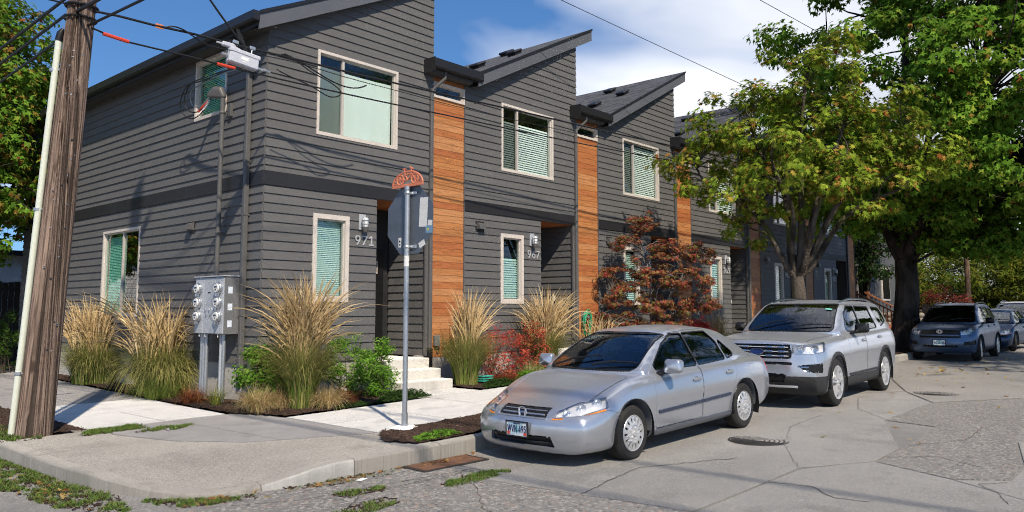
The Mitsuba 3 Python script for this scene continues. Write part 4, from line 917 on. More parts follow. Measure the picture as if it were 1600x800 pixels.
sedan = dict(L=4.795, W=1.785, front=.945, WB=2.715, R=.315, tw=.195, gapw=.055, paint='mat_paint_silver', wheel='cap', inset=.035,
    top=[(0, .635), (.12, .69), (.40, .778), (.8, .868), (1.2, .952), (1.5, .97), (3.6, .99), (4.0, 1.02), (4.4, 1.03), (4.70, 1.015), (4.795, .98)],
    under=[(0, .17), (.5, .165), (1.0, .19), (3.6, .19), (4.3, .22), (4.795, .30)],
    belt=[(0, .56), (.3, .69), (.7, .81), (1.1, .89), (1.6, .905), (3.0, .93), (3.8, .935), (4.5, .90), (4.795, .86)],
    plan=[(0, .93), (.35, .98), (.9, .995), (2.2, 1.0), (3.6, .995), (4.4, .955), (4.795, .90)],
    nose=[(.14, .06), (.22, -.03), (.36, -.06), (.48, -.05), (.56, -.01), (.63, .07), (.70, .20), (.9, .34)], tail=[(.25, .12), (.40, .02), (.55, .0), (.70, .05), (.9, .10), (1.03, .14), (1.2, .2)], bow=(.23, .14),
    roof=[(1.16, .975), (1.40, 1.095), (1.70, 1.24), (2.0, 1.365), (2.3, 1.428), (2.7, 1.445), (3.1, 1.432), (3.42, 1.39), (3.70, 1.29), (4.0, 1.14), (4.22, 1.02)],
    ghbase=[(1.16, .94), (2.5, .945), (4.22, .985)], wbelt=[(1.16, .86), (2.0, .90), (3.3, .90), (4.22, .80)], wroof=[(1.16, .72), (2.0, .665), (3.2, .665), (4.22, .60)], wrap=.26, smooth=3, shoulder=.945,
    windows=[[(1.50, .975), (2.515, .965), (2.435, 1.362), (2.22, 1.362), (1.93, 1.25)], [(2.555, .967), (3.28, .99), (3.24, 1.21), (3.06, 1.362), (2.475, 1.366)], [(3.33, .993), (3.60, 1.035), (3.30, 1.26)]],
    windshield=[(-.66, .985), (.66, .985), (.545, 1.375), (-.545, 1.375)], wsx=(1.10, 2.13), rearglass=[(-.60, 1.06), (.60, 1.06), (.50, 1.36), (-.50, 1.36)], rgx=(3.2, 4.2),
    cab=(1.55, 3.9, .32, .93), dashx=1.85, dashz=.96, seatx=2.35,
    doors=[[(1.40, .30), (2.49, .30), (2.54, .98), (2.45, 1.40), (1.92, 1.30), (1.42, .96)], [(2.505, .30), (3.22, .30), (3.36, .66), (3.52, .86), (3.35, 1.22), (3.10, 1.40), (2.47, 1.40), (2.555, .98)]],
    hood=[(.24, -.60), (1.10, -.70), (1.18, -.4), (1.20, 0), (1.18, .4), (1.10, .70), (.24, .60), (.17, .3), (.16, 0), (.17, -.3)], hoodz=.70,
    bumper=[[(-.3, .0), (.70, .0), (.66, .575), (.50, .622), (-.3, .53)], [(4.22, .0), (5.2, .0), (5.2, .66), (4.40, .66), (4.22, .62)]], lids=[('trunk_lid', [(4.10, -.60), (4.66, -.62), (4.66, .62), (4.10, .60)])],
    fuel=[(3.86, .73), (4.00, .73), (4.00, .87), (3.86, .87)], c=(2.4, 0, 0),
    fit=[('grille', [(-.36, .548), (.36, .548), (.345, .648), (-.345, .648)], (-1, 0), .05, 'mat_car_trim', -.025),
         ('lower_grille', [(-.48, .245), (.48, .245), (.44, .365), (-.44, .365)], (-1, 0), .07, 'mat_car_trim', -.05),
         ],
    skins=[('side_moulding', [(1.46, .475), (2.50, .495), (2.50, .532), (1.46, .512)], 'mat_moulding', .016, (-1, 1)), ('side_moulding', [(2.52, .496), (3.24, .51), (3.24, .547), (2.52, .533)], 'mat_moulding', .016, (-1, 1)), ('sill', [(1.30, .17), (3.30, .17), (3.30, .305), (1.30, .295)], 'mat_paint_sill', .010, (-1, 1))],
    mirror=(1.62, .975, .2), handles=[(2.36, .80), (3.24, .82)], wipers=[(1.26, .52, .16, -.62), (1.24, -.12, .15, -.52)],
    plate=(.415, 'WVN 495', 'OREGON'), tags=True, extra=[sedan_extra])
paint('mat_paint_sill', (.16, .18, .22), .5, .35)
def lampfit(kind, pts, d, depth, c, *more):
    """a lamp or opening given by points (x, y, z) near the skin, cut along the direction d; mirrored to the other side as well"""
    out = []
    for s in (1, -1):
        dd = np.array([d[0], d[1]*s]); dd = dd/np.linalg.norm(dd); r = np.array([-dd[1], dd[0]])
        g = [((p[0]-c[0])*r[0]+(p[1]*s-c[1])*r[1], p[2]) for p in pts]
        m_ = more
        if kind == 'headlight': m_ = ([((p[0]-c[0])*r[0]+(p[1]*s-c[1])*r[1], p[2], p[3]) for p in more[0]],)
        out.append((kind, g, dd, depth)+tuple(m_))
    return out
sedan['fit'] += lampfit('headlight', [(.10, -.36, .548), (.13, -.43, .622), (.28, -.64, .70), (.50, -.84, .752), (.48, -.87, .645), (.25, -.66, .585)], (-.75, -.66), .10, sedan['c'], [(.2, -.50, .598, .042), (.28, -.64, .64, .055), (.40, -.78, .69, .05)])
sedan['fit'] += lampfit('turn_signal', [(.10, -.36, .538), (.10, -.36, .552), (.25, -.66, .589), (.44, -.85, .641), (.45, -.86, .624), (.26, -.67, .573)], (-.75, -.66), .02, sedan['c'], 'mat_amber', .004)
sedan['fit'] += lampfit('tail_light', [(4.60, -.80, .72), (4.62, -.80, .93), (4.76, -.62, .93), (4.78, -.62, .72)], (.62, -.78), .02, sedan['c'], 'mat_red_lens', .003)
make_car('sedan', 'silver four-door sedan parked nearest the street corner', sedan, (.78, -5.86, -.005, math.radians(-1.3), .026), 'car')

# ------------------------------------------------------------------ the silver sport utility behind it
def rails(y, xs, z, m='mat_steel', legs=True):
    def fn(put, on_front, on_side, on_top, skin, key, hw):
        for s in (-1, 1):
            pts = [on_top(x, s*y) for x in xs]; up = [p+[0, 0, z*min(1, 4*min(i, len(xs)-1-i)/(len(xs)-1))+.006] for i, p in enumerate(pts)]
            put('roof_rail', tube(curve(up, 20), .020, 8), m)
    return fn
def suv_extra(put, on_front, on_side, on_top, skin, key, hw):
    ys = np.linspace(-.50, .50, 21)
    for z0 in (.815, .885, .955): put('grille_bar', bar(on_front, ys, z0, z0+.040, -.012, .04), 'mat_car_trim'); put('grille_chrome', bar(on_front, ys, z0+.012, z0+.026, -.006, .03), 'mat_reflector')
    for z0 in (.815, .885, .955):
        for y in np.linspace(-.40, .40, 5):
            if abs(y) > .1: put('grille_insert', bar(on_front, np.linspace(y-.055, y+.055, 4), z0+.004, z0+.034, -.002, .02), 'mat_chrome')
    p = on_front(0, .91); e = lathe([(0, 0), (.9, 0), (1.0, .004), (1.0, -.02)], 28, 'x'); e.vertices *= [-1, .115, .048]; put('emblem', moved(e, (p[0]-.006, 0, .90)), 'mat_badge_blue')
    put('emblem_rim', tube([(p[0]-.012, .115*math.cos(t), .90+.048*math.sin(t)) for t in np.linspace(0, 2*PI, 29)], .005, 6), 'mat_chrome')
    put('skid_plate', bar(on_front, np.linspace(-.62, .62, 15), .335, .375, .010, .04), 'mat_rim')
    for s in (-1, 1):
        put('fog_lamp_bar', cat([bar(on_front, np.linspace(s*.62, s*.80, 7), z, z+.022, -.012, .03) for z in (.655, .605)]), 'mat_chrome')
    q = on_top(1.88, -.50); put('windshield_sticker', trimesh.convex.convex_hull(np.array([on_top(x, y)+[-.002, 0, .004] for x in (1.98, 2.02) for y in (-.60, -.48)])), 'mat_sticker')
mat('mat_badge_blue', (.015, .04, .16), .2, clearcoat=1.0); mat('mat_sticker', (.20, .62, .50), .5)
suv = dict(L=5.037, W=2.0, front=.95, WB=2.865, R=.385, tw=.255, gapw=.05, paint='mat_paint_silver_suv', wheel='five', inset=.02, smooth=4,
    top=[(0, 1.06), (.12, 1.10), (.5, 1.14), (1.0, 1.17), (1.40, 1.19), (1.7, 1.2), (4.2, 1.22), (4.9, 1.21), (5.037, 1.17)],
    under=[(0, .22), (.6, .20), (1.2, .24), (4.2, .25), (4.7, .30), (5.037, .40)],
    belt=[(0, .93), (.3, 1.01), (.8, 1.07), (1.4, 1.11), (3, 1.15), (4.2, 1.18), (5.037, 1.15)],
    plan=[(0, .955), (.3, .985), (.8, .998), (4.3, 1.0), (4.7, .98), (5.037, .93)], waist=.66, shoulder=.94,
    nose=[(.22, .20), (.36, .06), (.5, .0), (.7, .01), (.9, .03), (1.03, .04), (1.12, .10), (1.2, .2)], tail=[(.3, .12), (.5, .02), (.7, .0), (1.0, .03), (1.2, .08), (1.7, .3)], bow=(.17, .14),
    roof=[(1.32, 1.20), (1.6, 1.37), (1.9, 1.54), (2.15, 1.655), (2.5, 1.715), (3.2, 1.735), (4.0, 1.72), (4.45, 1.685), (4.68, 1.60), (4.88, 1.38), (5.0, 1.2)],
    ghbase=[(1.32, 1.15), (3, 1.17), (5.0, 1.19)], wbelt=[(1.32, .88), (2.2, .915), (4.2, .91), (5.0, .84)], wroof=[(1.32, .76), (2.2, .74), (4.2, .72), (5.0, .68)], wrap=.28,
    windows=[[(1.78, 1.20), (2.64, 1.20), (2.62, 1.615), (2.30, 1.615), (2.03, 1.48)], [(2.70, 1.205), (3.62, 1.225), (3.50, 1.60), (2.68, 1.615)], [(3.92, 1.25), (4.52, 1.36), (4.32, 1.575), (3.72, 1.60)]],
    windshield=[(-.76, 1.20), (.76, 1.20), (.64, 1.655), (-.64, 1.655)], wsx=(1.25, 2.32), rearglass=[(-.62, 1.25), (.62, 1.25), (.56, 1.56), (-.56, 1.56)], rgx=(4.2, 5.2), trimw=.022,
    cab=(1.75, 4.75, .45, 1.15), dashx=2.05, dashz=1.18, seatx=2.55,
    doors=[[(1.62, .44), (2.66, .44), (2.66, 1.66), (2.22, 1.655), (1.66, 1.22)], [(2.675, .44), (3.30, .44), (3.48, .80), (3.68, .98), (3.66, 1.25), (3.52, 1.655), (2.675, 1.66)]],
    hood=[(.24, -.70), (1.25, -.84), (1.36, -.4), (1.38, 0), (1.36, .4), (1.25, .84), (.24, .70), (.16, .4), (.14, 0), (.16, -.4)], hoodz=1.03, c=(2.5, 0, 0),
    fit=[('grille', [(-.55, .79), (.55, .79), (.56, .90), (.53, 1.02), (-.53, 1.02), (-.56, .90)], (-1, 0), .06, 'mat_car_trim', -.03), ('lower_slot', [(-.56, .695), (.56, .695), (.56, .742), (-.56, .742)], (-1, 0), .04, 'mat_car_trim', -.02), ('lower_intake', [(-.42, .41), (.42, .41), (.48, .56), (-.48, .56)], (-1, 0), .06, 'mat_car_trim', -.03)],
    skins=[('sill_cladding', [(1.2, .22), (3.5, .22), (3.5, .44), (1.2, .44)], 'mat_clad', .012, (-1, 1)), ('door_moulding', [(1.6, .46), (3.33, .46), (3.36, .50), (1.6, .49)], 'mat_clad', .02, (-1, 1))], arch=.05, archz=.46, lower=('x', .52),
    mirror=(1.98, 1.20, .2), mirror_paint='mat_car_trim', handles=[(2.50, 1.02), (3.52, 1.05)], wipers=[(1.42, .62, .18, -.70), (1.40, -.12, .17, -.60)], extra=[suv_extra, rails(.62, np.linspace(2.35, 4.45, 9), .04)])
suv['fit'] += lampfit('headlight', [(.05, -.57, .865), (.07, -.56, 1.005), (.22, -.78, 1.025), (.50, -.96, 1.055), (.46, -.97, .90), (.20, -.80, .87)], (-.80, -.60), .12, suv['c'], [(.15, -.68, .945, .06), (.30, -.84, .955, .06)])
suv['fit'] += lampfit('turn_signal', [(.36, -.90, .93), (.36, -.90, 1.015), (.49, -.965, 1.035), (.46, -.97, .93)], (-.80, -.60), .03, suv['c'], 'mat_amber', .002)
suv['fit'] += lampfit('fog_lamp_surround', [(.08, -.62, .655), (.10, -.64, .70), (.38, -.925, .73), (.36, -.935, .575), (.18, -.76, .585)], (-.85, -.53), .05, suv['c'], 'mat_car_trim', -.012)
suv['fit'] += lampfit('fog_lamp', [(.14, -.68, .605), (.14, -.69, .685), (.32, -.88, .70), (.30, -.885, .60)], (-.85, -.53), .03, suv['c'], 'mat_reflector', -.004)
suv['fit'] += lampfit('tail_light', [(4.80, -.9, .95), (4.80, -.9, 1.25), (4.95, -.75, 1.25), (4.97, -.75, .95)], (.62, -.78), .02, suv['c'], 'mat_red_lens', .003)
make_car('sport_utility', 'silver sport utility with roof rails parked right behind the silver sedan', suv, (6.30, -6.09, .14, math.radians(2.0), .006), 'car')
# ------------------------------------------------------------------ the blue compact sport utility under the big tree
def blue_extra(put, on_front, on_side, on_top, skin, key, hw):
    put('grille_bar', bar(on_front, np.linspace(-.50, .50, 15), .715, .755, .012, .05), 'mat_paint_blue')
    p = on_front(0, .84); put('emblem', cat([tube([(p[0]-.008, a*math.cos(t), .84+b*math.sin(t)) for t in np.linspace(0, 2*PI, 25)], .008, 6) for a, b in ((.075, .05), (.03, .048), (.07, .02))]), 'mat_chrome')
    for s in (-1, 1): put('fog_slat', cat([bar(on_front, np.linspace(s*.60, s*.76, 6), z, z+.02, -.01, .03) for z in (.50, .54, .58)]), 'mat_car_trim')
blue = dict(L=4.60, W=1.815, front=.90, WB=2.66, R=.35, tw=.225, gapw=.05, paint='mat_paint_blue', wheel='six', inset=.02, smooth=9,
    top=[(0, .88), (.15, .94), (.5, 1.0), (.9, 1.05), (1.2, 1.08), (1.5, 1.10), (4.0, 1.13), (4.5, 1.12), (4.6, 1.08)], under=[(0, .24), (.6, .21), (1.1, .23), (3.8, .24), (4.3, .30), (4.6, .40)],
    belt=[(0, .78), (.3, .88), (.8, .97), (1.2, 1.01), (3, 1.05), (4.0, 1.10), (4.6, 1.08)], plan=[(0, .90), (.3, .965), (.8, 1.0), (3.9, 1.0), (4.6, .92)], waist=.66,
    nose=[(.2, .18), (.35, .04), (.5, .0), (.65, .02), (.8, .06), (.9, .14), (1.0, .26)], tail=[(.3, .1), (.5, .02), (.7, .0), (1.0, .03), (1.7, .3)], bow=(.26, .14),
    roof=[(1.10, 1.09), (1.4, 1.29), (1.7, 1.47), (1.95, 1.575), (2.3, 1.635), (3.0, 1.655), (3.7, 1.64), (4.15, 1.59), (4.35, 1.48), (4.5, 1.25), (4.58, 1.1)], ghbase=[(1.1, 1.04), (3, 1.07), (4.58, 1.09)],
    wbelt=[(1.1, .87), (2.0, .905), (3.8, .90), (4.58, .82)], wroof=[(1.1, .75), (2.0, .70), (3.8, .68), (4.58, .64)], wrap=.28,
    windows=[[(1.55, 1.10), (2.45, 1.10), (2.42, 1.535), (2.15, 1.535), (1.82, 1.40)], [(2.53, 1.105), (3.35, 1.13), (3.25, 1.52), (2.51, 1.535)], [(3.45, 1.14), (4.02, 1.20), (3.85, 1.47), (3.36, 1.52)]], windshield=[(-.70, 1.10), (.70, 1.10), (.58, 1.575), (-.58, 1.575)], wsx=(1.03, 2.1),
    rearglass=[(-.55, 1.15), (.55, 1.15), (.5, 1.48), (-.5, 1.48)], rgx=(3.9, 4.8), cab=(1.5, 4.3, .42, 1.05), dashx=1.85, dashz=1.08, seatx=2.35,
    doors=[[(1.45, .40), (2.47, .40), (2.47, 1.58), (2.1, 1.575), (1.48, 1.12)], [(2.485, .40), (3.05, .40), (3.22, .75), (3.40, .95), (3.38, 1.15), (3.27, 1.575), (2.485, 1.58)]],
    hood=[(.28, -.62), (1.02, -.76), (1.12, -.4), (1.14, 0), (1.12, .4), (1.02, .76), (.28, .62), (.2, .3), (.19, 0), (.2, -.3)], hoodz=.86, c=(2.3, 0, 0),
    fit=[('grille', [(-.54, .66), (.54, .66), (.50, .90), (-.50, .90)], (-1, 0), .06, 'mat_car_trim', -.03), ('lower_intake', [(-.46, .40), (.46, .40), (.46, .46), (-.46, .46)], (-1, 0), .05, 'mat_car_trim', -.03)],
    skins=[('sill_cladding', [(1.2, .2), (3.3, .2), (3.3, .36), (1.2, .36)], 'mat_clad', .010, (-1, 1))], mirror=(1.75, 1.10, .2), mirror_paint='mat_car_trim', handles=[(2.33, .97), (3.25, .99)], wipers=[(1.20, .55, .15, -.62), (1.18, -.1, .14, -.52)],
    plate=(.53, '401 EQB', 'OREGON'), steer=math.radians(6), extra=[blue_extra, rails(.55, np.linspace(2.1, 4.0, 8), .035, 'mat_car_trim')])
blue['fit'] += lampfit('headlight', [(.10, -.55, .745), (.12, -.55, .90), (.45, -.88, .985), (.44, -.89, .85), (.22, -.72, .76)], (-.80, -.60), .10, blue['c'], [(.2, -.66, .83, .055), (.34, -.80, .88, .05)])
blue['fit'] += lampfit('turn_signal', [(.36, -.82, .86), (.38, -.84, .965), (.46, -.885, .98), (.45, -.89, .87)], (-.80, -.60), .03, blue['c'], 'mat_amber', .003)
blue['fit'] += lampfit('fog_lamp_surround', [(.10, -.58, .46), (.12, -.6, .56), (.40, -.86, .62), (.40, -.87, .47)], (-.85, -.53), .05, blue['c'], 'mat_car_trim', -.02)
make_car('compact_sport_utility', 'blue compact sport utility parked beside the big dark tree trunk', blue, (19.1, -5.80, float(zr(19.1)), math.radians(1.0), .006), 'car')
navy = dict(sedan, paint='mat_paint_navy', wheel='six', fit=[f for f in sedan['fit'] if f[0] != 'x'], plate=(.415, '728 FKD', 'OREGON'), tags=False, skins=[], bumper=[], lids=[], steer=math.radians(16), extra=[])
make_car('sedan', 'dark navy sedan with front wheels turned, half hidden by the blue sport utility', navy, (25.0, -5.75, float(zr(25)), math.radians(-1), .006), 'car')
pale = dict(blue, paint='mat_paint_pale', wheel='five', plate=(.53, '155 CTW', 'OREGON'), steer=0, R=.37, extra=[rails(.55, np.linspace(2.1, 4.0, 8), .045, 'mat_steel')])
make_car('sport_utility', 'pale grey sport utility at the far end of the row of parked cars', pale, (31.4, -5.45, float(zr(31))+.06, math.radians(0), .006), 'car')
# ================================================================== street furniture, wires, meters
GRP_CABLE = 'black overhead cables'
# ------------------------------------------------------------------ utility pole
def wood_pole(p, n, uv):
    ang = dr.atan2(p.y+.55-.0431*p.z*-1, p.x+3.3)
    g = noise(ang*20+noise(p.z*.9, ang*2, 3)*3, p.z*1.8, 1); f = noise(ang*60+noise(p.z*3, 5)*2, p.z*6, 4); k = fbm(ang*2, p.z*.6, 2, 3)
    c = mix(mi.Color3f(.085, .055, .042), mi.Color3f(.33, .24, .19), smoothstep(.25, .75, g*.5+f*.25+.3*fbm(ang*5, p.z*1.1, 7, 3)-.02))
    chk = smoothstep(.66, .72, noise(ang*9, p.z*.33, 8))
    kd, _, kr = voronoi(ang*3.1, p.z*1.15); c = mix(c, mi.Color3f(.05, .032, .022), smoothstep(.13, .05, kd)*smoothstep(.5, .55, kr)*.85)
    return mix(c*(.55+.9*k), mi.Color3f(.025, .017, .013), chk*.8)
def wood_bump(p, n, uv):
    ang = dr.atan2(p.y+.55+.0431*p.z, p.x+3.3); return noise(ang*20+noise(p.z*.9, ang*2, 3)*3, p.z*1.8, 1)+.6*noise(ang*60+noise(p.z*3, 5)*2, p.z*6, 4)-1.5*smoothstep(.66, .72, noise(ang*9, p.z*.33, 8))
mat('mat_pole', proc(wood_pole), .9, bump=proc(wood_bump, eps=.004), bump_scale=.02)
AX = lambda z: np.array([-3.40+.038*z, -.45-.0431*z, z])
pole = thing('utility_pole', 'leaning weathered wooden utility pole at the corner planting strip', 'utility pole')
zs = np.linspace(-.1, 10.5, 120); ang = np.arange(96)/96*2*PI; V = []
for z in zs:
    R = .205-.0068*z+.012*math.exp(-z*2)
    r_ = R*(1+.035*(meshkit.fbm(np.stack([np.cos(ang)*3, np.sin(ang)*3, np.full(96, z*.35)], 1), 3, 4)-.5)+.02*(meshkit.noise(np.stack([np.cos(ang)*9, np.sin(ang)*9, np.full(96, z*.25)], 1), 9)-.5))
    da = np.angle(np.exp(1j*(ang-3.95+.03*z))); r_ = r_-.03*np.exp(-(da/.08)**2)*(z > .4)
    for a0, zz0, zz1, wd_ in ((4.35, .9, 3.4, .05), (4.75, 2.2, 5.6, .045), (3.6, .3, 2.6, .06), (5.05, 1.0, 2.4, .05), (4.1, 3.2, 7, .05)):
        db = np.angle(np.exp(1j*(ang-a0-.04*math.sin(z*1.3)))); r_ = r_-.018*np.exp(-(db/wd_)**2)*np.clip((z-zz0)*3, 0, 1)*np.clip((zz1-z)*3, 0, 1)            # a long drying check
    V.append(AX(z)+np.stack([r_*np.cos(ang), r_*np.sin(ang), 0*ang], 1))
n = 96; F = []
for i in range(len(zs)-1):
    for j in range(n): a, b = i*n+j, i*n+(j+1) % n; F += [[a, b, b+n], [a, b+n, a+n]]
add('trunk', trimesh.Trimesh(np.vstack(V), F, process=False), 'mat_pole', pole, True)
LEFT = np.array([-.663, .748, 0]); TOCAM = np.array([-.35, -.94, 0])
pp = [AX(z)+LEFT*(.285-.006*z)+TOCAM*.05 for z in (.1, 2, 4, 5.25)]
add('riser_conduit', tube(pp, .040, 14), 'mat_pvc', pole, 40)
add('conduit_tip', tube([pp[-1], pp[-1]+[.01, -.02, .10], pp[-1]+[.03, -.04, .16]], [.05, .045, .02], 12), 'mat_cable', pole, 40)
for z in (.9, 3.0, 4.85): add('conduit_bracket', cat([tube([AX(z)+LEFT*.15+TOCAM*.05, AX(z)+LEFT*.33+TOCAM*.06], .014, 6), tube([AX(z)+LEFT*.28+TOCAM*.05+[0, 0, -.02], AX(z)+LEFT*.28+TOCAM*.05+[0, 0, .02]], .05, 12)]), 'mat_galv', pole)
add('ground_conduit', tube([AX(z)+LEFT*(.195-.0068*z)+TOCAM*.10 for z in (.1, 1.2, 2.5)], .017, 8), 'mat_galv', pole)
for z in (1.65, 1.9, 1.4): add('pole_tag', cbox(*sum([[c-w, c+w] for c, w in zip(AX(z)+LEFT*.17+TOCAM*.13, (.012, .02, .018))], []), .003), 'mat_tag_tan' if z == 1.9 else 'mat_white', pole)
mat('mat_tag_tan', (.55, .40, .22), .6)
for i, (z, a_) in enumerate([(1.2, 4.6), (2.1, 4.35), (2.75, 4.9), (3.3, 4.4), (3.9, 4.75), (1.55, 4.85)]): add('bolt_hole', moved(trimesh.creation.icosphere(1, .016), AX(z)+(.198-.0068*z)*np.array([math.cos(a_), math.sin(a_), 0])), 'mat_trim_black', pole)
def rust(p, n, uv): return mix(mi.Color3f(.10, .055, .035), mi.Color3f(.20, .10, .06), fbm(p.x*12, p.y*12, 0, 4))
mat('mat_rust', proc(rust), .85, .2)
rp = np.random.default_rng(3)
for i in range(34):
    z, a_ = rp.uniform(.5, 5.2), rp.uniform(3.7, 5.3); c0 = AX(z)+(.202-.0068*z)*np.array([math.cos(a_), math.sin(a_), 0]); m = box(-.006, .006, -.012, .012, -.004, .004); m.apply_transform(trimesh.transformations.rotation_matrix(a_, [0, 0, 1])@trimesh.transformations.rotation_matrix(rp.normal(0, .6), [1, 0, 0])); add('staple', moved(m, c0), 'mat_galv' if i % 3 else 'mat_rust', pole)
add('guy_clamp', cat([tube([AX(5.55)+.19*np.array([math.cos(t), math.sin(t), 0]) for t in np.linspace(0, 2*PI, 25)], .016, 6), tube([AX(5.72)+.19*np.array([math.cos(t), math.sin(t), .05*math.sin(t)]) for t in np.linspace(0, 2*PI, 25)], .02, 6)]), 'mat_cable', pole)
add('cross_arm', cbox(-3.4, -2.7, -1.0, -.86, 9.2, 9.35, .01), 'mat_pole', pole)
CABLE_A = [(-3.25, 5.66), (-2.69, 5.685), (-2.30, 5.68), (-1.86, 5.695), (-1.13, 5.69), (-.6, 5.695), (.11, 5.70), (.76, 5.70), (2.18, 5.72), (3.48, 5.745), (5.54, 5.785), (6.65, 5.80), (9.17, 5.85), (16, 6.05), (26, 6.4), (40, 7.0)]
CABLE_B = [(-3.2, 5.46), (-2.86, 5.37), (-2.36, 5.35), (-1.84, 5.35), (-1.2, 5.33), (-.79, 5.32), (.12, 5.315), (1.36, 5.322), (2.77, 5.342), (3.48, 5.349), (5.54, 5.37), (7.54, 5.41), (10.0, 5.48), (18, 5.75), (28, 6.15), (40, 6.7)]
CABLE_C = [(-.61, 5.646), (.33, 5.645), (.8, 5.62), (1.84, 5.60), (2.77, 5.58), (3.48, 5.57), (4.78, 5.58), (6.78, 5.62), (14, 5.8), (26, 6.2), (40, 6.8)]
CABLE_A_Z = lambda x: float(np.interp(x, *zip(*CABLE_A)))
CABLE_B_Z = lambda x: float(np.interp(x, *zip(*CABLE_B)))
# ------------------------------------------------------------------ cables; the run along the row lies in one vertical plane
cab = lambda x, z: np.array([x, -.80-.062*(x+3.4), z])
def cable(name, pts, r, label, m='mat_cable', n=40, group=None, smooth=True):
    P_ = curve(pts, n) if len(pts) > 2 else np.linspace(pts[0], pts[1], n)
    return add(name, tube(P_, r, 7), m, None, True, label=label, cat='cable', group=group)
A_ = [cab(x, z) for x, z in CABLE_A]; B_ = [cab(x, z) for x, z in CABLE_B]; C_ = [cab(x, z)+np.array([0, .04, 0]) for x, z in CABLE_C]
cable('overhead_cable', A_, .017, 'thick black overhead cable running along the house fronts, uppermost of three', n=90)
cable('overhead_cable', B_, .013, 'black overhead cable running below the grey splice box, lowest of three', n=90)
cable('overhead_cable', C_, .007, 'thin black wire strung between the two thicker overhead cables', n=90)
cable('overhead_cable', [AX(5.72)+[-.1, .0, 0], np.array([-9, -.6, 5.62]), np.array([-22, .2, 6.2])], .012, 'cable with an orange sleeve leaving the pole to the left edge', n=50)
add('cable_sleeve', tube([np.array([-3.85, -.72, 5.665]), np.array([-4.4, -.71, 5.655])], .030, 8), 'mat_red_tag', None, label='orange red plastic sleeve on the cable left of the pole', cat='cable sleeve')
for i, (z0, z1, sag, r) in enumerate([(5.85, 6.3, .5, .022), (5.60, 5.9, .45, .020), (5.3, 5.7, .5, .017)]):
    a, b = AX(z0)+[-.15, .1, 0], np.array([-3.6+.1*i, 36, z1]); pts = [a+(b-a)*t+[0, 0, -4*sag*t*(1-t)] for t in np.linspace(0, 1, 9)]
    cable('overhead_cable', pts, r, ('highest', 'middle', 'lowest')[i]+' of three black cables leaving the pole behind the left tree', n=40)
cable('overhead_cable', [AX(5.60)+[-.1, -.15, 0], np.array([-3.35, -9, 5.35]), np.array([-3.4, -22, 5.7])], .024, 'black cable crossing in front of the pole towards the viewer')
cable('overhead_cable', [AX(5.45)+[.05, -.15, 0], np.array([-3.15, -9, 5.15]), np.array([-3.2, -22, 5.5])], .018, 'lower black cable running from the pole over the near corner')
cable('overhead_cable', [AX(8.6)+[.1, -.15, 0], np.array([-3.2, -10, 8.3]), np.array([-3.3, -28, 8.7])], .040, 'thick cable bundle high on the pole running over the street')
cable('overhead_cable', [AX(8.9)+[.1, 0, 0], np.array([-1.9, -.9, 6.75]), cab(-.98, 5.72)], .016, 'black cable dropping steeply from the pole top to the splice box')
add('cable_sleeve', tube([cab(-2.95, CABLE_B_Z(-2.95)), cab(-2.62, CABLE_B_Z(-2.62))], .026, 8), 'mat_red_tag', None, label='red sleeve on the cable just right of the pole', cat='cable sleeve')
add('cable_sleeve', tube([cab(-1.38, CABLE_B_Z(-1.38)), cab(-1.10, CABLE_B_Z(-1.10))], .024, 8), 'mat_red_tag', None, label='orange red sleeve on the lower cable beside the splice box', cat='cable sleeve')
add('cable_tag', cbox(*sum([[c-w, c+w] for c, w in zip(cab(-2.22, CABLE_A_Z(-2.22)), (.055, .006, .032))], []), .003), 'mat_orange_tag', None, label='small orange tag on the upper cable right of the pole', cat='tag')
sb = thing('splice_box', 'light grey splice box hanging on the cables by the house corner', 'cable box')
def atbox(m): m = m.copy(); m.apply_transform(trimesh.transformations.rotation_matrix(math.atan(-.062), [0, 0, 1])); m.apply_transform(trimesh.transformations.rotation_matrix(.12, [0, 1, 0])); m.apply_translation(cab(-.98, 5.49)); return m
add('case', atbox(cbox(-.235, .235, -.07, .07, -.115, .105, .018)), 'mat_splice', sb)
mat('mat_splice', (.50, .52, .58), .5)
add('lid', atbox(cbox(-.245, .245, -.082, .082, .045, .112, .012)), 'mat_splice', sb)
for i, (x0, x1, z0, z1) in enumerate(((-.06, .06, -.035, .02), (-.03, .03, -.065, -.05))): add('marking', atbox(box(x0, x1, -.0735, -.0705, z0, z1)), 'mat_white', sb)
for x in (-.15, .12): add('hanger', atbox(cat([tube([(x, 0, .11), (x, 0, .23)], .012, 6), cbox(x-.045, x+.045, -.025, .025, .20, .25, .006), cbox(x-.03, x+.03, -.03, .03, .10, .125, .005)])), 'mat_galv', sb)
add('gland', atbox(tube([(.235, -.02, -.06), (.30, -.02, -.07), (.36, -.02, -.05), (.45, -.01, -.06)], .022, 7)), 'mat_galv', sb); add('gland', atbox(tube([(-.235, 0, -.02), (-.33, 0, -.02)], .025, 8)), 'mat_galv', sb)
tap = add('cable_tap', moved(cat([cbox(-.10, .10, -.035, .035, -.035, .035, .015), tube([(-.18, 0, 0), (-.1, 0, 0)], .014, 6), tube([(.1, 0, 0), (.2, 0, -.03)], .014, 6)]), cab(-1.22, 5.66)), 'mat_splice', None, label='small grey tap fitting left of the splice box', cat='cable fitting')
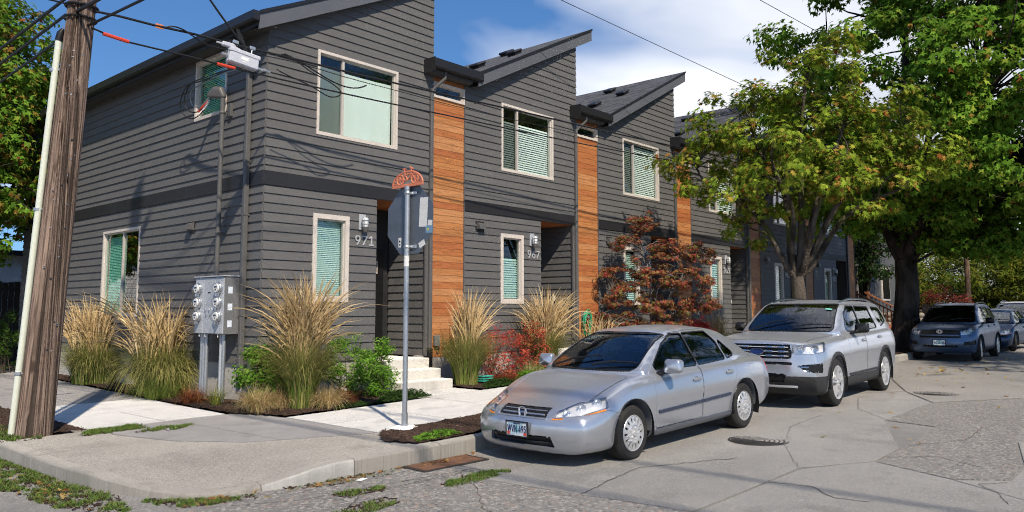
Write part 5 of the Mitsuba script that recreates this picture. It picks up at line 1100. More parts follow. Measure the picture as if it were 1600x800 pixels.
# slack loops by the house corner
cable('slack_cable', [cab(-.35, 5.72), cab(-.1, 5.68), cab(.15, 5.55)+[0, -.03, 0], cab(.55, 5.42)+[0, -.05, 0], cab(.75, 5.30), cab(.62, 5.22), cab(.3, 5.28), cab(-.2, 5.40), cab(-.42, 5.46)], .010, 'slack loop of black cable hanging right of the splice box', n=60)
cable('slack_cable', [cab(-.3, 5.74), cab(.2, 5.60), cab(.5, 5.50), cab(.9, 5.44), cab(1.25, 5.55)], .012, 'short black cable joining the upper run above the bedroom window', n=40)
cable('slack_cable', [cab(-2.15, CABLE_A_Z(-2.15)), cab(-1.95, 5.72)+[0, -.03, 0], cab(-1.6, 5.60), cab(-1.3, 5.58), cab(-1.05, 5.60)], .011, 'sagging black loop under the upper cable between pole and splice box', n=40)
# ------------------------------------------------------------------ service mast, weatherhead and meters on the corner house
mast = thing('service_mast', 'grey service mast with a weatherhead on the side wall of the corner house', 'service mast')
MX, MY = -.135, 1.22
add('pipe', tube([(MX, MY, 2.25), (MX, MY, 5.48)], .040, 16), 'mat_downspout', mast, 40)
for z in (3.05, 5.2): add('pipe_clamp', cat([moved(lathe([(.05, -.02), (.055, 0), (.05, .02)], 16), (MX, MY, z)), box(MX, -.0, MY-.02, MY+.02, z-.015, z+.015)]), 'mat_downspout', mast)
hd = m3.Manifold.batch_hull([m3.Manifold.sphere(r, 16).translate(p) for p, r in (((MX, MY, 5.50), .06), ((MX-.02, MY+.05, 5.60), .075), ((MX-.06, MY+.17, 5.62), .07), ((MX-.10, MY+.27, 5.54), .055))])
add('weatherhead', hd, 'mat_downspout', mast, True)
lo = lambda *p: [np.array(q, float) for q in p]
for i, (pts, m_) in enumerate([(lo((-.22, 1.50, 5.53), (-.28, 1.60, 5.40), (-.34, 1.70, 5.26), (-.42, 1.85, 5.27), (-.48, 1.95, 5.45), (-.50, 1.85, 5.62), (-.58, 1.3, 5.70), (-.68, .3, 5.62), cab(-.75, 5.40)), 'mat_cable'),
                               (lo((-.20, 1.52, 5.50), (-.26, 1.58, 5.36), (-.33, 1.72, 5.18), (-.40, 1.92, 5.16), (-.50, 2.05, 5.36), (-.52, 1.92, 5.62), (-.60, 1.3, 5.66), (-.68, .35, 5.60), cab(-.78, 5.40)), 'mat_cable'),
                               (lo((-.24, 1.46, 5.52), (-.30, 1.52, 5.42), (-.36, 1.62, 5.33), (-.42, 1.75, 5.36), (-.47, 1.75, 5.52), (-.55, 1.4, 5.60), (-.66, .5, 5.58), cab(-.72, 5.40)), 'mat_alum')]):
    cable('service_drop', pts, .011, ('black service wire looping closest under the weatherhead', 'black service wire with the widest loop under the weatherhead', 'pale bare service wire curving beside the weatherhead')[i], m_, 60)
for i, (pts) in enumerate([lo((-.25, 1.55, 5.47), (-.29, 1.61, 5.36), (-.34, 1.70, 5.25)), lo((-.22, 1.53, 5.47), (-.27, 1.60, 5.33), (-.33, 1.72, 5.19))]): add('taped_splice', tube(curve(pts, 10), .019, 8), ('mat_red_tag', 'mat_white')[i], mast, True)
mb = thing('meter_bank', 'grey bank of six round electric meters on the side wall', 'electric meter')
y0, y1, z0, z1, X0, X1 = .52, 1.50, 1.30, 2.26, -.36, -.03
add('cabinet', cbox(X0+.01, X1, y0, y1, z0, z1, .006), 'mat_grey_side', mb)
add('hood', cbox(X0-.03, X1, y0-.02, y1+.02, z1+.001, z1+.02, .004), 'mat_grey_paint', mb)
for a, b in ((y0+.01, .80), (.806, 1.19), (1.196, y1-.01)): add('cover', cbox(X0-.008, X0+.012, a, b, z0+.01, z1-.01, .004), 'mat_grey_paint', mb)
scene['mat_meter_glass'] = {'type': 'thindielectric', 'int_ior': 1.5}
for yy_ in (1.345, .655):
    for zz_ in (1.60, 1.83, 2.07):
        c0 = np.array([X0-.008, yy_, zz_])
        mk = add('meter', moved(lathe([(.0, 0), (.098, 0), (.098, -.03), (.085, -.045), (0, -.046)], 24, 'x'), c0), 'mat_galv', mb, 30)
        add('dial', moved(lathe([(0, -.075), (.070, -.075), (.072, -.05)], 20, 'x'), c0), 'mat_white', mk, 30)
        add('register', cat([box(c0[0]-.082, c0[0]-.076, yy_-.04, yy_+.04, zz_+.005, zz_+.03), box(c0[0]-.082, c0[0]-.076, yy_-.02, yy_+.02, zz_-.035, zz_-.02)]), 'mat_black_gloss', mk)
        g = lathe([(.085, -.046), (.084, -.085), (.07, -.115), (.04, -.128), (0, -.132)], 20, 'x'); add('glass_cover', moved(g, c0), 'mat_meter_glass', mk, True)
        add('lock_ring', moved(cat([tube([(-.035, .09*math.cos(t), .09*math.sin(t)) for t in np.linspace(0, 2*PI, 21)], .010, 6), box(-.07, -.02, -.025, .025, -.135, -.09)]), c0), 'mat_steel', mk)
for zz_ in (1.42, 1.70, 1.98): add('label_plate', box(.60-.0, .60, 0, 0, 0, 0) if False else box(X0+.07, X0+.15, y0-.003, y0-.0005, zz_, zz_+.11), 'mat_label_white', mb)
mat('mat_label_white', (.68, .74, .84), .5)
for yy_ in (1.08, .95):
    add('hasp', cat([tube([(X0-.03, yy_, 1.70), (X0-.03, yy_+.02, 1.74)], .008, 6), cbox(X0-.03, X0-.008, yy_-.012, yy_+.012, 1.60, 1.63, .003)]), 'mat_steel', mb)
add('nameplate', box(X0-.0095, X0-.008, .96, 1.05, 1.985, 2.01), 'mat_black_gloss', mb)
for yy_ in (1.40, 1.33, 1.24, .74, .66): add('conduit_leg', tube([(X0+.10, yy_, .1), (X0+.10, yy_, z0+.01)], .033, 12), 'mat_galv' if yy_ != .74 else 'mat_grey_paint', mb, 40)
for yy_ in (1.35, 1.15, .72): add('drain_tip', tube([(X0+.02, yy_, z0-.05), (X0+.02, yy_, z0+.01)], .012, 8), 'mat_white', mb)
# ------------------------------------------------------------------ stop sign seen from behind
sg = thing('stop_sign', 'octagonal street sign seen from behind on a galvanised post', 'street sign')
SX, SY = -.10, -3.76; gz_ = float(H(SX, SY))
add('post', tube([(SX, SY, gz_-.1), (SX, SY, 3.33)], .034, 18), 'mat_galv', sg, 40)
add('post_sleeve', tube([(SX, SY, gz_-.05), (SX, SY, gz_+.20)], .042, 18), 'mat_galv', sg, 40)
add('footing', moved(lathe([(0, .05), (.13, .045), (.20, .02), (.22, -.05)], 18), (SX, SY, gz_-.01)), 'mat_white', sg, 30)
R8 = .455/math.cos(PI/8); oc = Polygon([(R8*math.cos(PI/8+i*PI/4), R8*math.sin(PI/8+i*PI/4)) for i in range(8)]).buffer(-.03).buffer(.03, quad_segs=3); CZ = 2.90
def yzplate(g, x0, x1, cy=SY, cz=CZ):
    m = extrude(g, abs(x1-x0)); v = m.vertices; m.vertices = np.stack([min(x0, x1)+v[:, 2], cy-v[:, 0], cz+v[:, 1]], 1); m.fix_normals(); return m
add('panel', yzplate(oc, SX+.048, SX+.052), 'mat_sign_back', sg)
add('face', yzplate(oc.buffer(-.004), SX+.0525, SX+.0545), 'mat_red_tag', sg); add('border', yzplate(oc.buffer(-.015).difference(oc.buffer(-.035)), SX+.055, SX+.056), 'mat_white', sg)
t = meshkit.text_mesh('STOP', .30, .0012, True); w_ = t.bounds[1][0]; v = t.vertices; t.vertices = np.stack([SX+.0562+v[:, 2], SY+(v[:, 0]-w_/2)*.70/w_, CZ-.15+v[:, 1]], 1); t.fix_normals(); add('lettering', t, 'mat_white', sg)
def sign_back(p, n, uv):
    s = fbm(p.y*1.5, p.z*6, 1, 3)-.5; return mi.Color3f(.145, .165, .19)*(1+.35*s+.08*(noise(p.y*90, p.z*8, 0)-.5))
mat('mat_sign_back', proc(sign_back), .40, .55)
for z in (CZ+.36, CZ-.36): add('bracket', cat([cbox(SX+.030, SX+.047, SY-.15, SY+.10, z-.022, z+.022, .004), moved(lathe([(.038, -.02), (.045, 0), (.038, .02)], 16), (SX, SY, z))]), 'mat_galv', sg)
mat('mat_sticker_white', varied((.66, .66, .64), .06), .5); mat('mat_sticker_blue', (.16, .28, .42), .5); mat('mat_sticker_yellow', (.55, .52, .05), .5)
for (cy, cz, w, h, rot, m_, lab) in ((-.27, .09, .155, .39, 3, 'mat_sticker_white', 'long white paper label on the sign back'), (-.40, -.06, .085, .07, 4, 'mat_sticker_white', 'small white sticker beside the edge of the sign back'), (-.385, -.145, .135, .10, 3, 'mat_sticker_blue', 'small blue and yellow sticker on the sign back'), (-.245, -.33, .12, .075, -25, 'mat_sticker_white', 'tilted white sticker low on the sign back'), (.20, -.29, .055, .13, 0, 'mat_sticker_white', 'narrow white sticker at the lower left of the sign back')):
    g = affinity.translate(affinity.rotate(sbox(-w/2, -h/2, w/2, h/2), -rot), -cy, cz); add('sticker', yzplate(g, SX+.0465, SX+.0478), m_, sg, label=lab)
add('sticker_print', cat([yzplate(affinity.translate(Point(0, 0).buffer(.018), .36, -.145), SX+.0458, SX+.0464)]), 'mat_sticker_yellow', sg)
add('sticker_print', cat([yzplate(affinity.translate(Point(0, 0).buffer(.016), -.20, -.275), SX+.0458, SX+.0464), yzplate(sbox(-.215, -.33, -.185, -.31), SX+.0458, SX+.0464)]), 'mat_black_gloss', sg)
add('post_sticker', tube([(SX-.002, SY, 2.28), (SX-.002, SY, 2.42)], .0352, 18, False), 'mat_sticker_white', sg, True)
# the copper bicycle ornament
tp = thing('sign_topper', 'copper red cut-out bicycle ornament on top of the sign post', 'ornament')
TZ = 3.345; ring = lambda cy, cz, r, a0=0, a1=2*PI, n=25: [(SX, SY-(cy+r*math.cos(t)), TZ+cz+r*math.sin(t)) for t in np.linspace(a0, a1, n)]
add('base_plate', cbox(SX-.008, SX+.008, SY-.31, SY+.31, TZ, TZ+.042, .003), 'mat_copper', tp)
add('arch', tube([(SX, SY-.30*math.cos(t), TZ+.035+.175*math.sin(t)) for t in np.linspace(0, PI, 30)], .013, 6), 'mat_copper', tp)
for cy in (-.145, .145):
    wk = add('wheel', tube(ring(cy, .105, .068), .012, 6), 'mat_copper', tp); add('spokes', cat([tube([(SX, SY-cy, TZ+.105), (SX, SY-(cy+.068*math.cos(a)), TZ+.105+.068*math.sin(a))], .006, 5) for a in np.arange(9)*2*PI/9+.2]), 'mat_copper', wk)
fr = [((-.145, .105), (-.05, .165)), ((-.05, .165), (.085, .175)), ((.085, .175), (.145, .105)), ((-.145, .105), (.0, .09)), ((.0, .09), (-.06, .205)), ((.0, .09), (.09, .185)), ((.08, .165), (.07, .255)), ((.07, .255), (.11, .235)), ((.07, .255), (.045, .27)), ((-.058, .20), (-.066, .245)), ((-.095, .25), (-.035, .245))]
add('frame', cat([tube([(SX, SY-a[0], TZ+a[1]), (SX, SY-b[0], TZ+b[1])], .011, 6) for a, b in fr]), 'mat_copper', tp)
add('rays', cat([tube([(SX, SY-.22*math.cos(t), TZ+.035+.12*math.sin(t)), (SX, SY-.298*math.cos(t), TZ+.035+.172*math.sin(t))], .008, 5) for t in np.linspace(.15, PI-.15, 13)]), 'mat_copper', tp)
add('socket', tube([(SX, SY, TZ-.04), (SX, SY, TZ+.01)], .040, 14), 'mat_galv', tp, 40)
# ------------------------------------------------------------------ manholes, gutter plate
def manhole(x, y, r, label):
    z = float(zr(x))-.004; k = thing('manhole_cover', label, 'manhole cover')
    add('rim', moved(lathe([(r*.93, -.03), (r*.93, .006), (r, .008), (r*1.02, -.03)], 40), (x, y, z)), 'mat_iron', k, 30)
    add('lid', moved(lathe([(0, .004), (r*.91, .004), (r*.91, -.02)], 40), (x, y, z)), 'mat_iron', k, 30)
    ms = [moved(lathe([(r*a, .004), (r*a, .009), (r*(a+.045), .009), (r*(a+.045), .004)], 40), (x, y, z)) for a in (.2, .36, .52, .68, .82)]
    add('raised_rings', cat(ms), 'mat_iron', k, kind='stuff')
    for a in (0.4, 2.5): add('pick_hole', moved(lathe([(0, .0095), (.022, .0095), (.022, 0)], 12), (x+.6*r*math.cos(a), y+.6*r*math.sin(a), z)), 'mat_trim_black', k)
manhole(2.68, -7.33, .37, 'round iron manhole cover in the street beside the silver sedan')
manhole(9.18, -7.83, .37, 'round iron manhole cover farther up the street past the silver utility car')
gp = thing('drain_plate', 'rusty iron drain plate in the gutter in front of the sedan', 'drain cover'); g0 = float(zr(-.9))
add('plate', on_ground(affinity.rotate(sbox(-1.15, -5.36, -.30, -5.02), -3), .03, .3, .012, zr), 'mat_rust', gp)
add('frame', on_ground(affinity.rotate(sbox(-1.20, -5.40, -.25, -5.00), -3).difference(affinity.rotate(sbox(-1.15, -5.36, -.30, -5.02), -3).buffer(.006)), .03, .3, .010, zr), 'mat_iron', gp)
add('litter_card', on_ground(affinity.rotate(sbox(-1.92, -5.18, -1.80, -5.12), 20), .004, None, .012, zr), 'mat_white', None, label='scrap of white litter in the gutter near the painted curb', cat='litter')
# thin wires high over the street
cable('thin_wire', [np.array([-8, 1.05, 10.05]), np.array([6.9, -1.1, 8.72]), np.array([12.8, -1.95, 8.2]), np.array([24, -3.5, 7.4])], .008, 'thin wire crossing the cloudy sky above the roofs')
cable('thin_wire', [np.array([-4, -4.5, 7.8]), np.array([9.95, -4.5, 8.72]), np.array([20, -4.5, 9.3])], .008, 'thin wire in the sky just left of the big street trees')
# the wire whose shadow crosses the street runs over the viewer's side
cable('overhead_cable', [np.array([-30, -13.5, 6.3]), np.array([-2, -14.6, 5.6]), np.array([26, -15.6, 6.4])], .03, 'black overhead cable on the far side of the street') if False else None
# ================================================================== plants
leafmat('mat_leaf', .6, .5); leafmat('mat_blade', .35, .55); leafmat('mat_petal', .5, .5)
def bark(c1, c2, s=1.0, moss=0.0):
    def fn(p, n, uv):
        g = fbm(p.x*9*s+p.y*9*s, p.z*2.2*s, p.x*4, 4); k = fbm(p.x*3, p.y*3, p.z*3, 3)
        c = mix(mi.Color3f(*c1), mi.Color3f(*c2), smoothstep(.3, .7, g))*(.7+.6*k)
        return mix(c, mi.Color3f(.075, .085, .018), smoothstep(.52, .66, fbm(p.x*2+5, p.y*2, p.z*1.4, 4))*moss) if moss else c
    return proc(fn)
mat('mat_bark_mossy', bark((.025, .019, .015), (.11, .09, .07), 1.0, .8), .95, bump=rough_bump(26), bump_scale=.03)
mat('mat_bark_dark', bark((.022, .018, .015), (.075, .06, .05)), .95, bump=rough_bump(22), bump_scale=.035)
mat('mat_bark_grey', bark((.10, .09, .08), (.26, .23, .20), 2.0), .9)
mat('mat_twig', (.10, .075, .055), .9)
def maple_leaf(lobes=5):
    P_ = [(0, -.15)]
    for a, r in ((-2.2, .33), (-1.75, .16), (-1.15, .62), (-.80, .30), (-.38, .78), (-.2, .36), (.0, 1.0), (.2, .36), (.38, .78), (.80, .30), (1.15, .62), (1.75, .16), (2.2, .33)): P_.append((r*math.sin(a), r*math.cos(a)))
    P_ = np.array(P_); V = np.column_stack([P_, .10*np.abs(P_[:, 0])-.12*P_[:, 1]**2*(P_[:, 1] > 0)]); V = np.vstack([[0, 0, 0], V]); n = len(P_)
    return V, np.array([[0, 1+i, 1+(i+1) % n] for i in range(n)])
MAPLE = maple_leaf()
SIMPLE = (np.array([[0, -.5, 0], [.22, -.1, .05], [.16, .25, .03], [0, .55, -.06], [-.16, .25, .03], [-.22, -.1, .05]], float), np.array([[0, 1, 2], [0, 2, 3], [0, 3, 4], [0, 4, 5]]))
STAR = (np.array([[0, 0, 0], [.0, 1, -.1], [.14, .3, .03], [.62, .72, -.08], [.26, .16, .03], [.75, -.1, -.08], [.1, -.16, 0], [-.1, -.16, 0], [-.75, -.1, -.08], [-.26, .16, .03], [-.62, .72, -.08], [-.14, .3, .03]], float), np.array([[0, 2, 1], [0, 1, 11], [0, 4, 3], [0, 3, 2], [0, 5, 4], [0, 6, 5], [0, 8, 7], [0, 9, 8], [0, 10, 9], [0, 11, 10]]))
TRILOBE = (np.array([[0, .1, 0], [0, 1, -.12], [.24, .36, .02], [.72, .42, -.1], [.22, -.12, .02], [0, -.42, -.05], [-.22, -.12, .02], [-.72, .42, -.1], [-.24, .36, .02]], float), np.array([[0, 2, 1], [0, 1, 8], [0, 4, 3], [0, 3, 2], [0, 8, 7], [0, 7, 6], [0, 6, 5], [0, 5, 4]]))
NARROW = (np.array([[0, -.5, 0], [.13, 0, .03], [0, .5, -.05], [-.13, 0, .03]], float), np.array([[0, 1, 2], [0, 2, 3]]))
def rand_rot(r, n, tilt, down=0.0):
    """rotation matrices: leaf plane mostly facing up, tilted at random, tips hanging by down"""
    az = r.uniform(0, 2*PI, n); t = np.abs(r.normal(0, tilt, n)); ta = r.uniform(0, 2*PI, n)
    up = np.stack([np.sin(t)*np.cos(ta), np.sin(t)*np.sin(ta), np.cos(t)], 1); d = np.stack([np.cos(az), np.sin(az), -down*np.ones(n)], 1)
    d -= up*(d*up).sum(1, keepdims=True); d /= np.linalg.norm(d, axis=1, keepdims=True); s = np.cross(d, up)
    return np.stack([s, d, up], 2)
def face_rot(r, nrm, down):
    """rotation matrices from leaf normals; the tip hangs down along the face"""
    n = len(nrm); az = r.uniform(0, 2*PI, n); d = np.stack([np.cos(az), np.sin(az), -down*1.6*np.ones(n)], 1)+nrm*.3; d -= nrm*(d*nrm).sum(1, keepdims=True); d /= np.linalg.norm(d, axis=1, keepdims=True)+1e-9
    return np.stack([np.cross(d, nrm), d, nrm], 2)
def scatter(leaf, pos, R, size, cols):
    LV, LF = leaf; n, k = len(pos), len(LV); V = np.einsum('nij,kj->nki', R, LV)*size[:, None, None]+pos[:, None]
    F = (LF[None]+(np.arange(n)*k)[:, None, None]).reshape(-1, 3)
    return trimesh.Trimesh(V.reshape(-1, 3), F, process=False), np.repeat(cols, k, 0)
def palette(r, n, base, cols, probs):
    c = np.array(cols)[r.choice(len(cols), n, p=probs)]; return np.clip(c*r.uniform(.72, 1.28, (n, 1)), 0, 1)
def foliage(r, clumps, leaf, per, size, cols, probs, tilt=.7, down=.5, flat=.6, shell=.55):
    """leaves spread through the clumps (x, y, z, radius), each clump with a tint of its own"""
    P_, Cc, S, Nn = [], [], [], []; cen = np.mean([c[:3] for c in clumps], 0)
    for (x, y, z, rad) in clumps:
        n = max(4, int(per*rad*rad)); d = r.normal(size=(n, 3)); d /= np.linalg.norm(d, axis=1, keepdims=True); rr = rad*r.uniform(shell**2, 1, n)**.5*(1+.25*(meshkit.noise(d*2.2+[x, y, z], 3)-.5)*2)
        P_.append(np.array([x, y, z])+d*rr[:, None]*[1, 1, flat]); oc_ = np.array([x, y, z])-cen; oc_ = oc_/(np.linalg.norm(oc_)+1e-9); nn = d*.75+oc_*.55+np.array([0, 0, .75])+r.normal(0, .45*tilt/.7, (n, 3)); Nn.append(nn/(np.linalg.norm(nn, axis=1, keepdims=True)+1e-9)); tint = r.uniform(.8, 1.2); cc = palette(r, n, None, cols, probs)*tint
        warm = r.random() < .5; Cc.append(cc); S.append(r.uniform(.65, 1.25, n)*size)
    P_, Cc, S = np.vstack(P_), np.clip(np.vstack(Cc), 0, 1), np.concatenate(S)
    return scatter(leaf, P_, face_rot(r, np.vstack(Nn), down), S, Cc)
def limb_mesh(pts, r0, r1, n=9, k=18, wob=.0, r=None):
    P_ = curve(pts, k) if len(pts) > 2 else np.linspace(pts[0], pts[1], k)
    if wob and r is not None: P_[1:-1] += r.normal(0, wob, (k-2, 3))
    return tube(P_, np.linspace(r0, r1, k), n)
def tree(name, label, base, fork, r0, limbs, clumps, leaf, per, size, cols, probs, seed, bark_m, group=None, twigs=True, flat=.6, tilt=.7, down=.5, shell=.55, lean=(0, 0)):
    """trunk from base to the fork, limbs (end point, radius) and for every clump a branch from the nearest limb"""
    r = np.random.default_rng(seed); key = thing(name, label, 'tree', group); base, fork = np.array(base, float), np.array(fork, float)
    ang = np.arange(22)/22*2*PI; zs = np.linspace(0, 1, 24); V = []
    for t in zs:
        c = base+(fork-base)*t+np.array([.05*math.sin(t*4), .04*math.sin(t*5+1), 0]); R = r0*(1-.25*t+.45*math.exp(-t*9)); rr = R*(1+.16*(meshkit.fbm(np.stack([np.cos(ang)*1.6, np.sin(ang)*1.6, np.full(22, t*3.0)], 1)+seed, 4, seed)-.5)); V.append(c+np.stack([rr*np.cos(ang), rr*np.sin(ang), 0*ang], 1))
    F = [f for i in range(len(zs)-1) for j in range(22) for f in ([i*22+j, i*22+(j+1) % 22, (i+1)*22+(j+1) % 22], [i*22+j, (i+1)*22+(j+1) % 22, (i+1)*22+j])]
    add('trunk', trimesh.Trimesh(np.vstack(V), F, process=False), bark_m, key, True)
    sk = [base+(fork-base)*t for t in np.linspace(.7, 1, 4)]; skr = [r0*.7]*4
    for (end, rad) in limbs:
        end = np.array(end, float); st_ = fork-np.array([0, 0, r0*.4]); mid = st_+(end-st_)*.45+np.array([r.normal(0, .12), r.normal(0, .12), .10*np.linalg.norm(end-st_)]); P_ = curve([st_, st_+(mid-st_)*.5+r.normal(0, .06, 3), mid, mid+(end-mid)*.5+r.normal(0, .10, 3), end], 22)
        add('limb', tube(P_, np.linspace(rad, rad*.28, 22), 10), bark_m, key, True); sk += list(P_[4:]); skr += list(np.linspace(rad, rad*.28, 22)[4:])
    sk, skr = np.array(sk), np.array(skr); br = []
    for (x, y, z, rad) in clumps:
        c = np.array([x, y, z]); d = np.linalg.norm(sk-c, axis=1)+np.maximum(0, sk[:, 2]-c[2]+.2)*1.5; i = int(d.argmin()); a = sk[i]; L_ = np.linalg.norm(c-a)
        if L_ < .1: continue
        q = min(skr[i]*.7, .012+.016*L_); mid = (a+c)/2+np.array([0, 0, .12*L_])+r.normal(0, .08*L_, 3); br.append(limb_mesh([a, mid, c], q, .006, 6, 10, .02, r))
        if twigs:
            for _ in range(int(3+4*rad)):
                e = c+r.normal(0, .5*rad, 3)*[1, 1, .6]; br.append(tube(curve([mid+(c-mid)*r.uniform(.2, 1), (e+c)/2+r.normal(0, .05, 3), e], 5), [.008, .007, .006, .005, .003], 4))
    if br: add('branches', cat(br), bark_m, key, True, kind='stuff')
    m, c = foliage(r, clumps, leaf, per, size, cols, probs, tilt, down, flat, shell); add('crown', m, 'mat_leaf', key, color=c, kind='stuff')
    return key
GREEN = [(.19, .28, .028), (.25, .335, .04), (.13, .215, .024), (.35, .37, .055), (.36, .20, .05), (.32, .12, .035)]
def clumps_from(spec, depth_jit, seed, centre, right, dens=1.0):
    """lobes given in the tree's own frame (across, height, radius) filled front to back"""
    r = np.random.default_rng(seed); out = []
    for (a, h, rad, lo_, hi) in spec:
        n = max(1, int(dens*(rad**2)*7*(hi-lo_+.8)/1.6))
        for _ in range(n):
            t = r.uniform(0, 2*PI); q = rad*math.sqrt(r.random()); d = r.uniform(lo_, hi)
            p = np.array(centre)+right*(a+q*math.cos(t))+np.array([0, 0, h+q*.85*math.sin(t)])+np.array([right[1], -right[0], 0])*d*1.0; out.append((*p, r.uniform(.28, .48)))
    return out
# ------------------------------------------------------------------ the near street tree: an open, mossy maple
R1 = np.array([.392, -.92, 0.]); T1 = np.array([11.9, -4.2, float(H(11.9, -4.2))])       # across, as one walks along the row
spec = [(.45, 7.9, .62, -.5, .5), (1.15, 7.65, .62, -.8, .4), (-.35, 7.55, .40, -.4, .4), (-.95, 6.75, .45, -.6, .3), (-1.9, 6.55, .42, -.5, .5), (-1.75, 5.75, .8, -1, .8), (-2.55, 5.25, .62, -.8, .6), (-3.0, 4.75, .45, -.6, .4), (-2.2, 4.55, .62, -.9, .7), (-1.2, 5.4, .9, -1.4, 1.0), (-.4, 6.3, .8, -1.2, 1.0), (.7, 6.7, .9, -1.3, 1.0), (1.8, 6.7, .8, -1.3, .8), (2.6, 6.0, .7, -1.2, .8), (2.3, 5.2, .9, -1.5, 1.0), (1.2, 5.4, 1.0, -1.8, 1.5), (0, 5.0, 1.0, -1.8, 1.6), (-.9, 4.2, .8, -1.6, 1.2), (.4, 3.9, .8, -1.7, 1.2), (1.6, 4.2, .85, -1.7, 1.2), (2.8, 4.6, .7, -1.3, .9), (3.2, 5.1, .5, -.8, .8), (-1.5, 3.55, .5, -1.2, .4), (-.5, 3.1, .35, -1.0, .2)]
P1 = lambda a, h, d=0.0: T1+R1*a+np.array([R1[1], -R1[0], 0])*d+np.array([0, 0, h])
ck = clumps_from(spec, 1, 21, T1, R1, 1.25)
tree('street_tree', 'open mossy street maple between the sidewalk and the silver utility car', T1-[0, 0, .1], P1(0.05, 2.15), .20,
     [(P1(.5, 7.4, -.1), .11), (P1(-.9, 6.0, .3), .085), (P1(-2.3, 5.0, -.2), .085), (P1(1.4, 6.8, -.5), .09), (P1(2.5, 5.4, .3), .10), (P1(2.9, 4.7, -.6), .085), (P1(-1.3, 4.2, -.9), .075), (P1(1.2, 5.0, 1.1), .08), (P1(-.4, 5.2, 1.2), .075)], ck, MAPLE, 470, .150, GREEN + [(.33, .24, .05)], (.28, .31, .14, .17, .045, .02, .035), 31, 'mat_bark_mossy', flat=.62, tilt=.75, down=.7, shell=.35)
# ------------------------------------------------------------------ the big dark maple farther up
T2 = np.array([20.7, -4.25, float(H(20.7, -4.25))]); R2 = np.array([.26, -.965, 0.]); P2 = lambda a, h, d=0.0: T2+R2*a+np.array([R2[1], -R2[0], 0])*d+np.array([0, 0, h])
r2 = np.random.default_rng(5); ck2 = []
for _ in range(760):
    d = r2.normal(size=3); d /= np.linalg.norm(d); q = r2.uniform(.62, 1)**.8
    a, dd, h = d[0]*6.6*q, d[1]*5.5*q, 9.6+d[2]*6.9*q
    if h < 2.9+.1*abs(a): continue
    if a < -2.4 and h > 9.5-(-a-2.4)*.5 and r2.random() < .8: continue
    p = P2(a+1.9, h, dd)
    if a+1.9 < -4.2: continue
    ck2.append((*p, r2.uniform(.5, .85)))
GREEN2 = [(.125, .25, .028), (.17, .305, .038), (.09, .19, .023), (.25, .32, .045), (.27, .17, .04), (.23, .085, .03)]
tree('street_tree', 'big dense street maple with a thick dark trunk beside the blue utility car', T2-[0, 0, .1], P2(.1, 2.9), .43,
     [(P2(-2.2, 8.5, .5), .20), (P2(.4, 12, 0), .24), (P2(3.4, 9.5, -1), .22), (P2(5.0, 7, 1), .18), (P2(-1.2, 6.3, -2.2), .15), (P2(2.2, 7.2, 3), .17), (P2(2, 11, -3), .18)], ck2, TRILOBE, 440, .145, GREEN2, (.30, .30, .22, .15, .02, .01), 32, 'mat_bark_dark', flat=.55, tilt=.8, down=.7, twigs=False, shell=.3)
# ------------------------------------------------------------------ the maple behind the utility pole
T3 = np.array([-1.9, 13.2, .1]); r3 = np.random.default_rng(8); ck3 = []
for _ in range(420):
    d = r3.normal(size=3); d /= np.linalg.norm(d); q = r3.uniform(.5, 1)**.7; p = T3+np.array([-.4, -.5, 6.6])+d*q*[3.6, 3.6, 4.3]
    if p[2] < 2.6: continue
    ck3.append((*p, r3.uniform(.4, .7)))
for _ in range(46):
    t = r3.random(); ck3.append((-1.15+r3.normal(0, .42)-.5*(1-t), 9.7+r3.normal(0, .5), 2.75+2.6*t, r3.uniform(.2, .34)))
tree('street_tree', 'leafy maple standing behind the utility pole at the left edge', T3-[0, 0, .2], T3+[0, 0, 3.0], .26, [(T3+[-1.5, -1.5, 7], .13), (T3+[1.2, .5, 7.5], .13), (T3+[-2.4, -2.2, 4.6], .10), (T3+[0, 1.5, 8.5], .12)], ck3, TRILOBE, 420, .13, GREEN2+[(.30, .22, .04)], (.25, .25, .18, .15, .06, .04, .07), 33, 'mat_bark_dark', twigs=False, flat=.6, tilt=.75, down=.6, shell=.3)
# ------------------------------------------------------------------ trees and hedges beyond the row
def round_tree(x, y, h, rad, seed, label, cols, name='tree', trunk=.2, low=.25, n=150, size=.30, per=110, leaf=NARROW, probs=None, crad=(.5, .9), group=None):
    r = np.random.default_rng(seed); b = np.array([x, y, float(H(x, y))-.2]); ck = []
    for _ in range(n):
        d = r.normal(size=3); d /= np.linalg.norm(d); q = r.uniform(.45, 1)**.7; k = (1-low)/2; z = h*(low+k+d[2]*q*k); s = 1-.45*max(0, d[2])
        ck.append((x+d[0]*q*rad*s, y+d[1]*q*rad*s, b[2]+z, r.uniform(*crad)))
    tree(name, label, b, b+[0, 0, h*max(.12, low*.9)], trunk, [(b+[r.normal(0, rad*.35), r.normal(0, rad*.35), h*r.uniform(.55, .8)], trunk*.5) for _ in range(4)], ck, leaf, per, size, cols, probs or [1/len(cols)]*len(cols), seed, 'mat_bark_dark', group, twigs=False, shell=.3)
PALE = [(.14, .19, .05), (.19, .23, .07), (.10, .15, .035), (.22, .22, .08)]
OLIVE = [(.12, .17, .022), (.165, .20, .03), (.085, .13, .02), (.20, .19, .03)]
DEEP = [(.03, .065, .02), (.045, .09, .022), (.025, .05, .018)]
round_tree(37, 8.0, 15.5, 3.4, 51, 'tall pale grey-green tree rising behind the roofs', PALE, n=190, size=.34, per=120, low=.2)
round_tree(28.5, 6.5, 11.5, 2.7, 55, 'dark green tree between the roofs and the near street maple', DEEP+[(.06, .11, .03)], n=190, size=.30, per=130, low=.2)
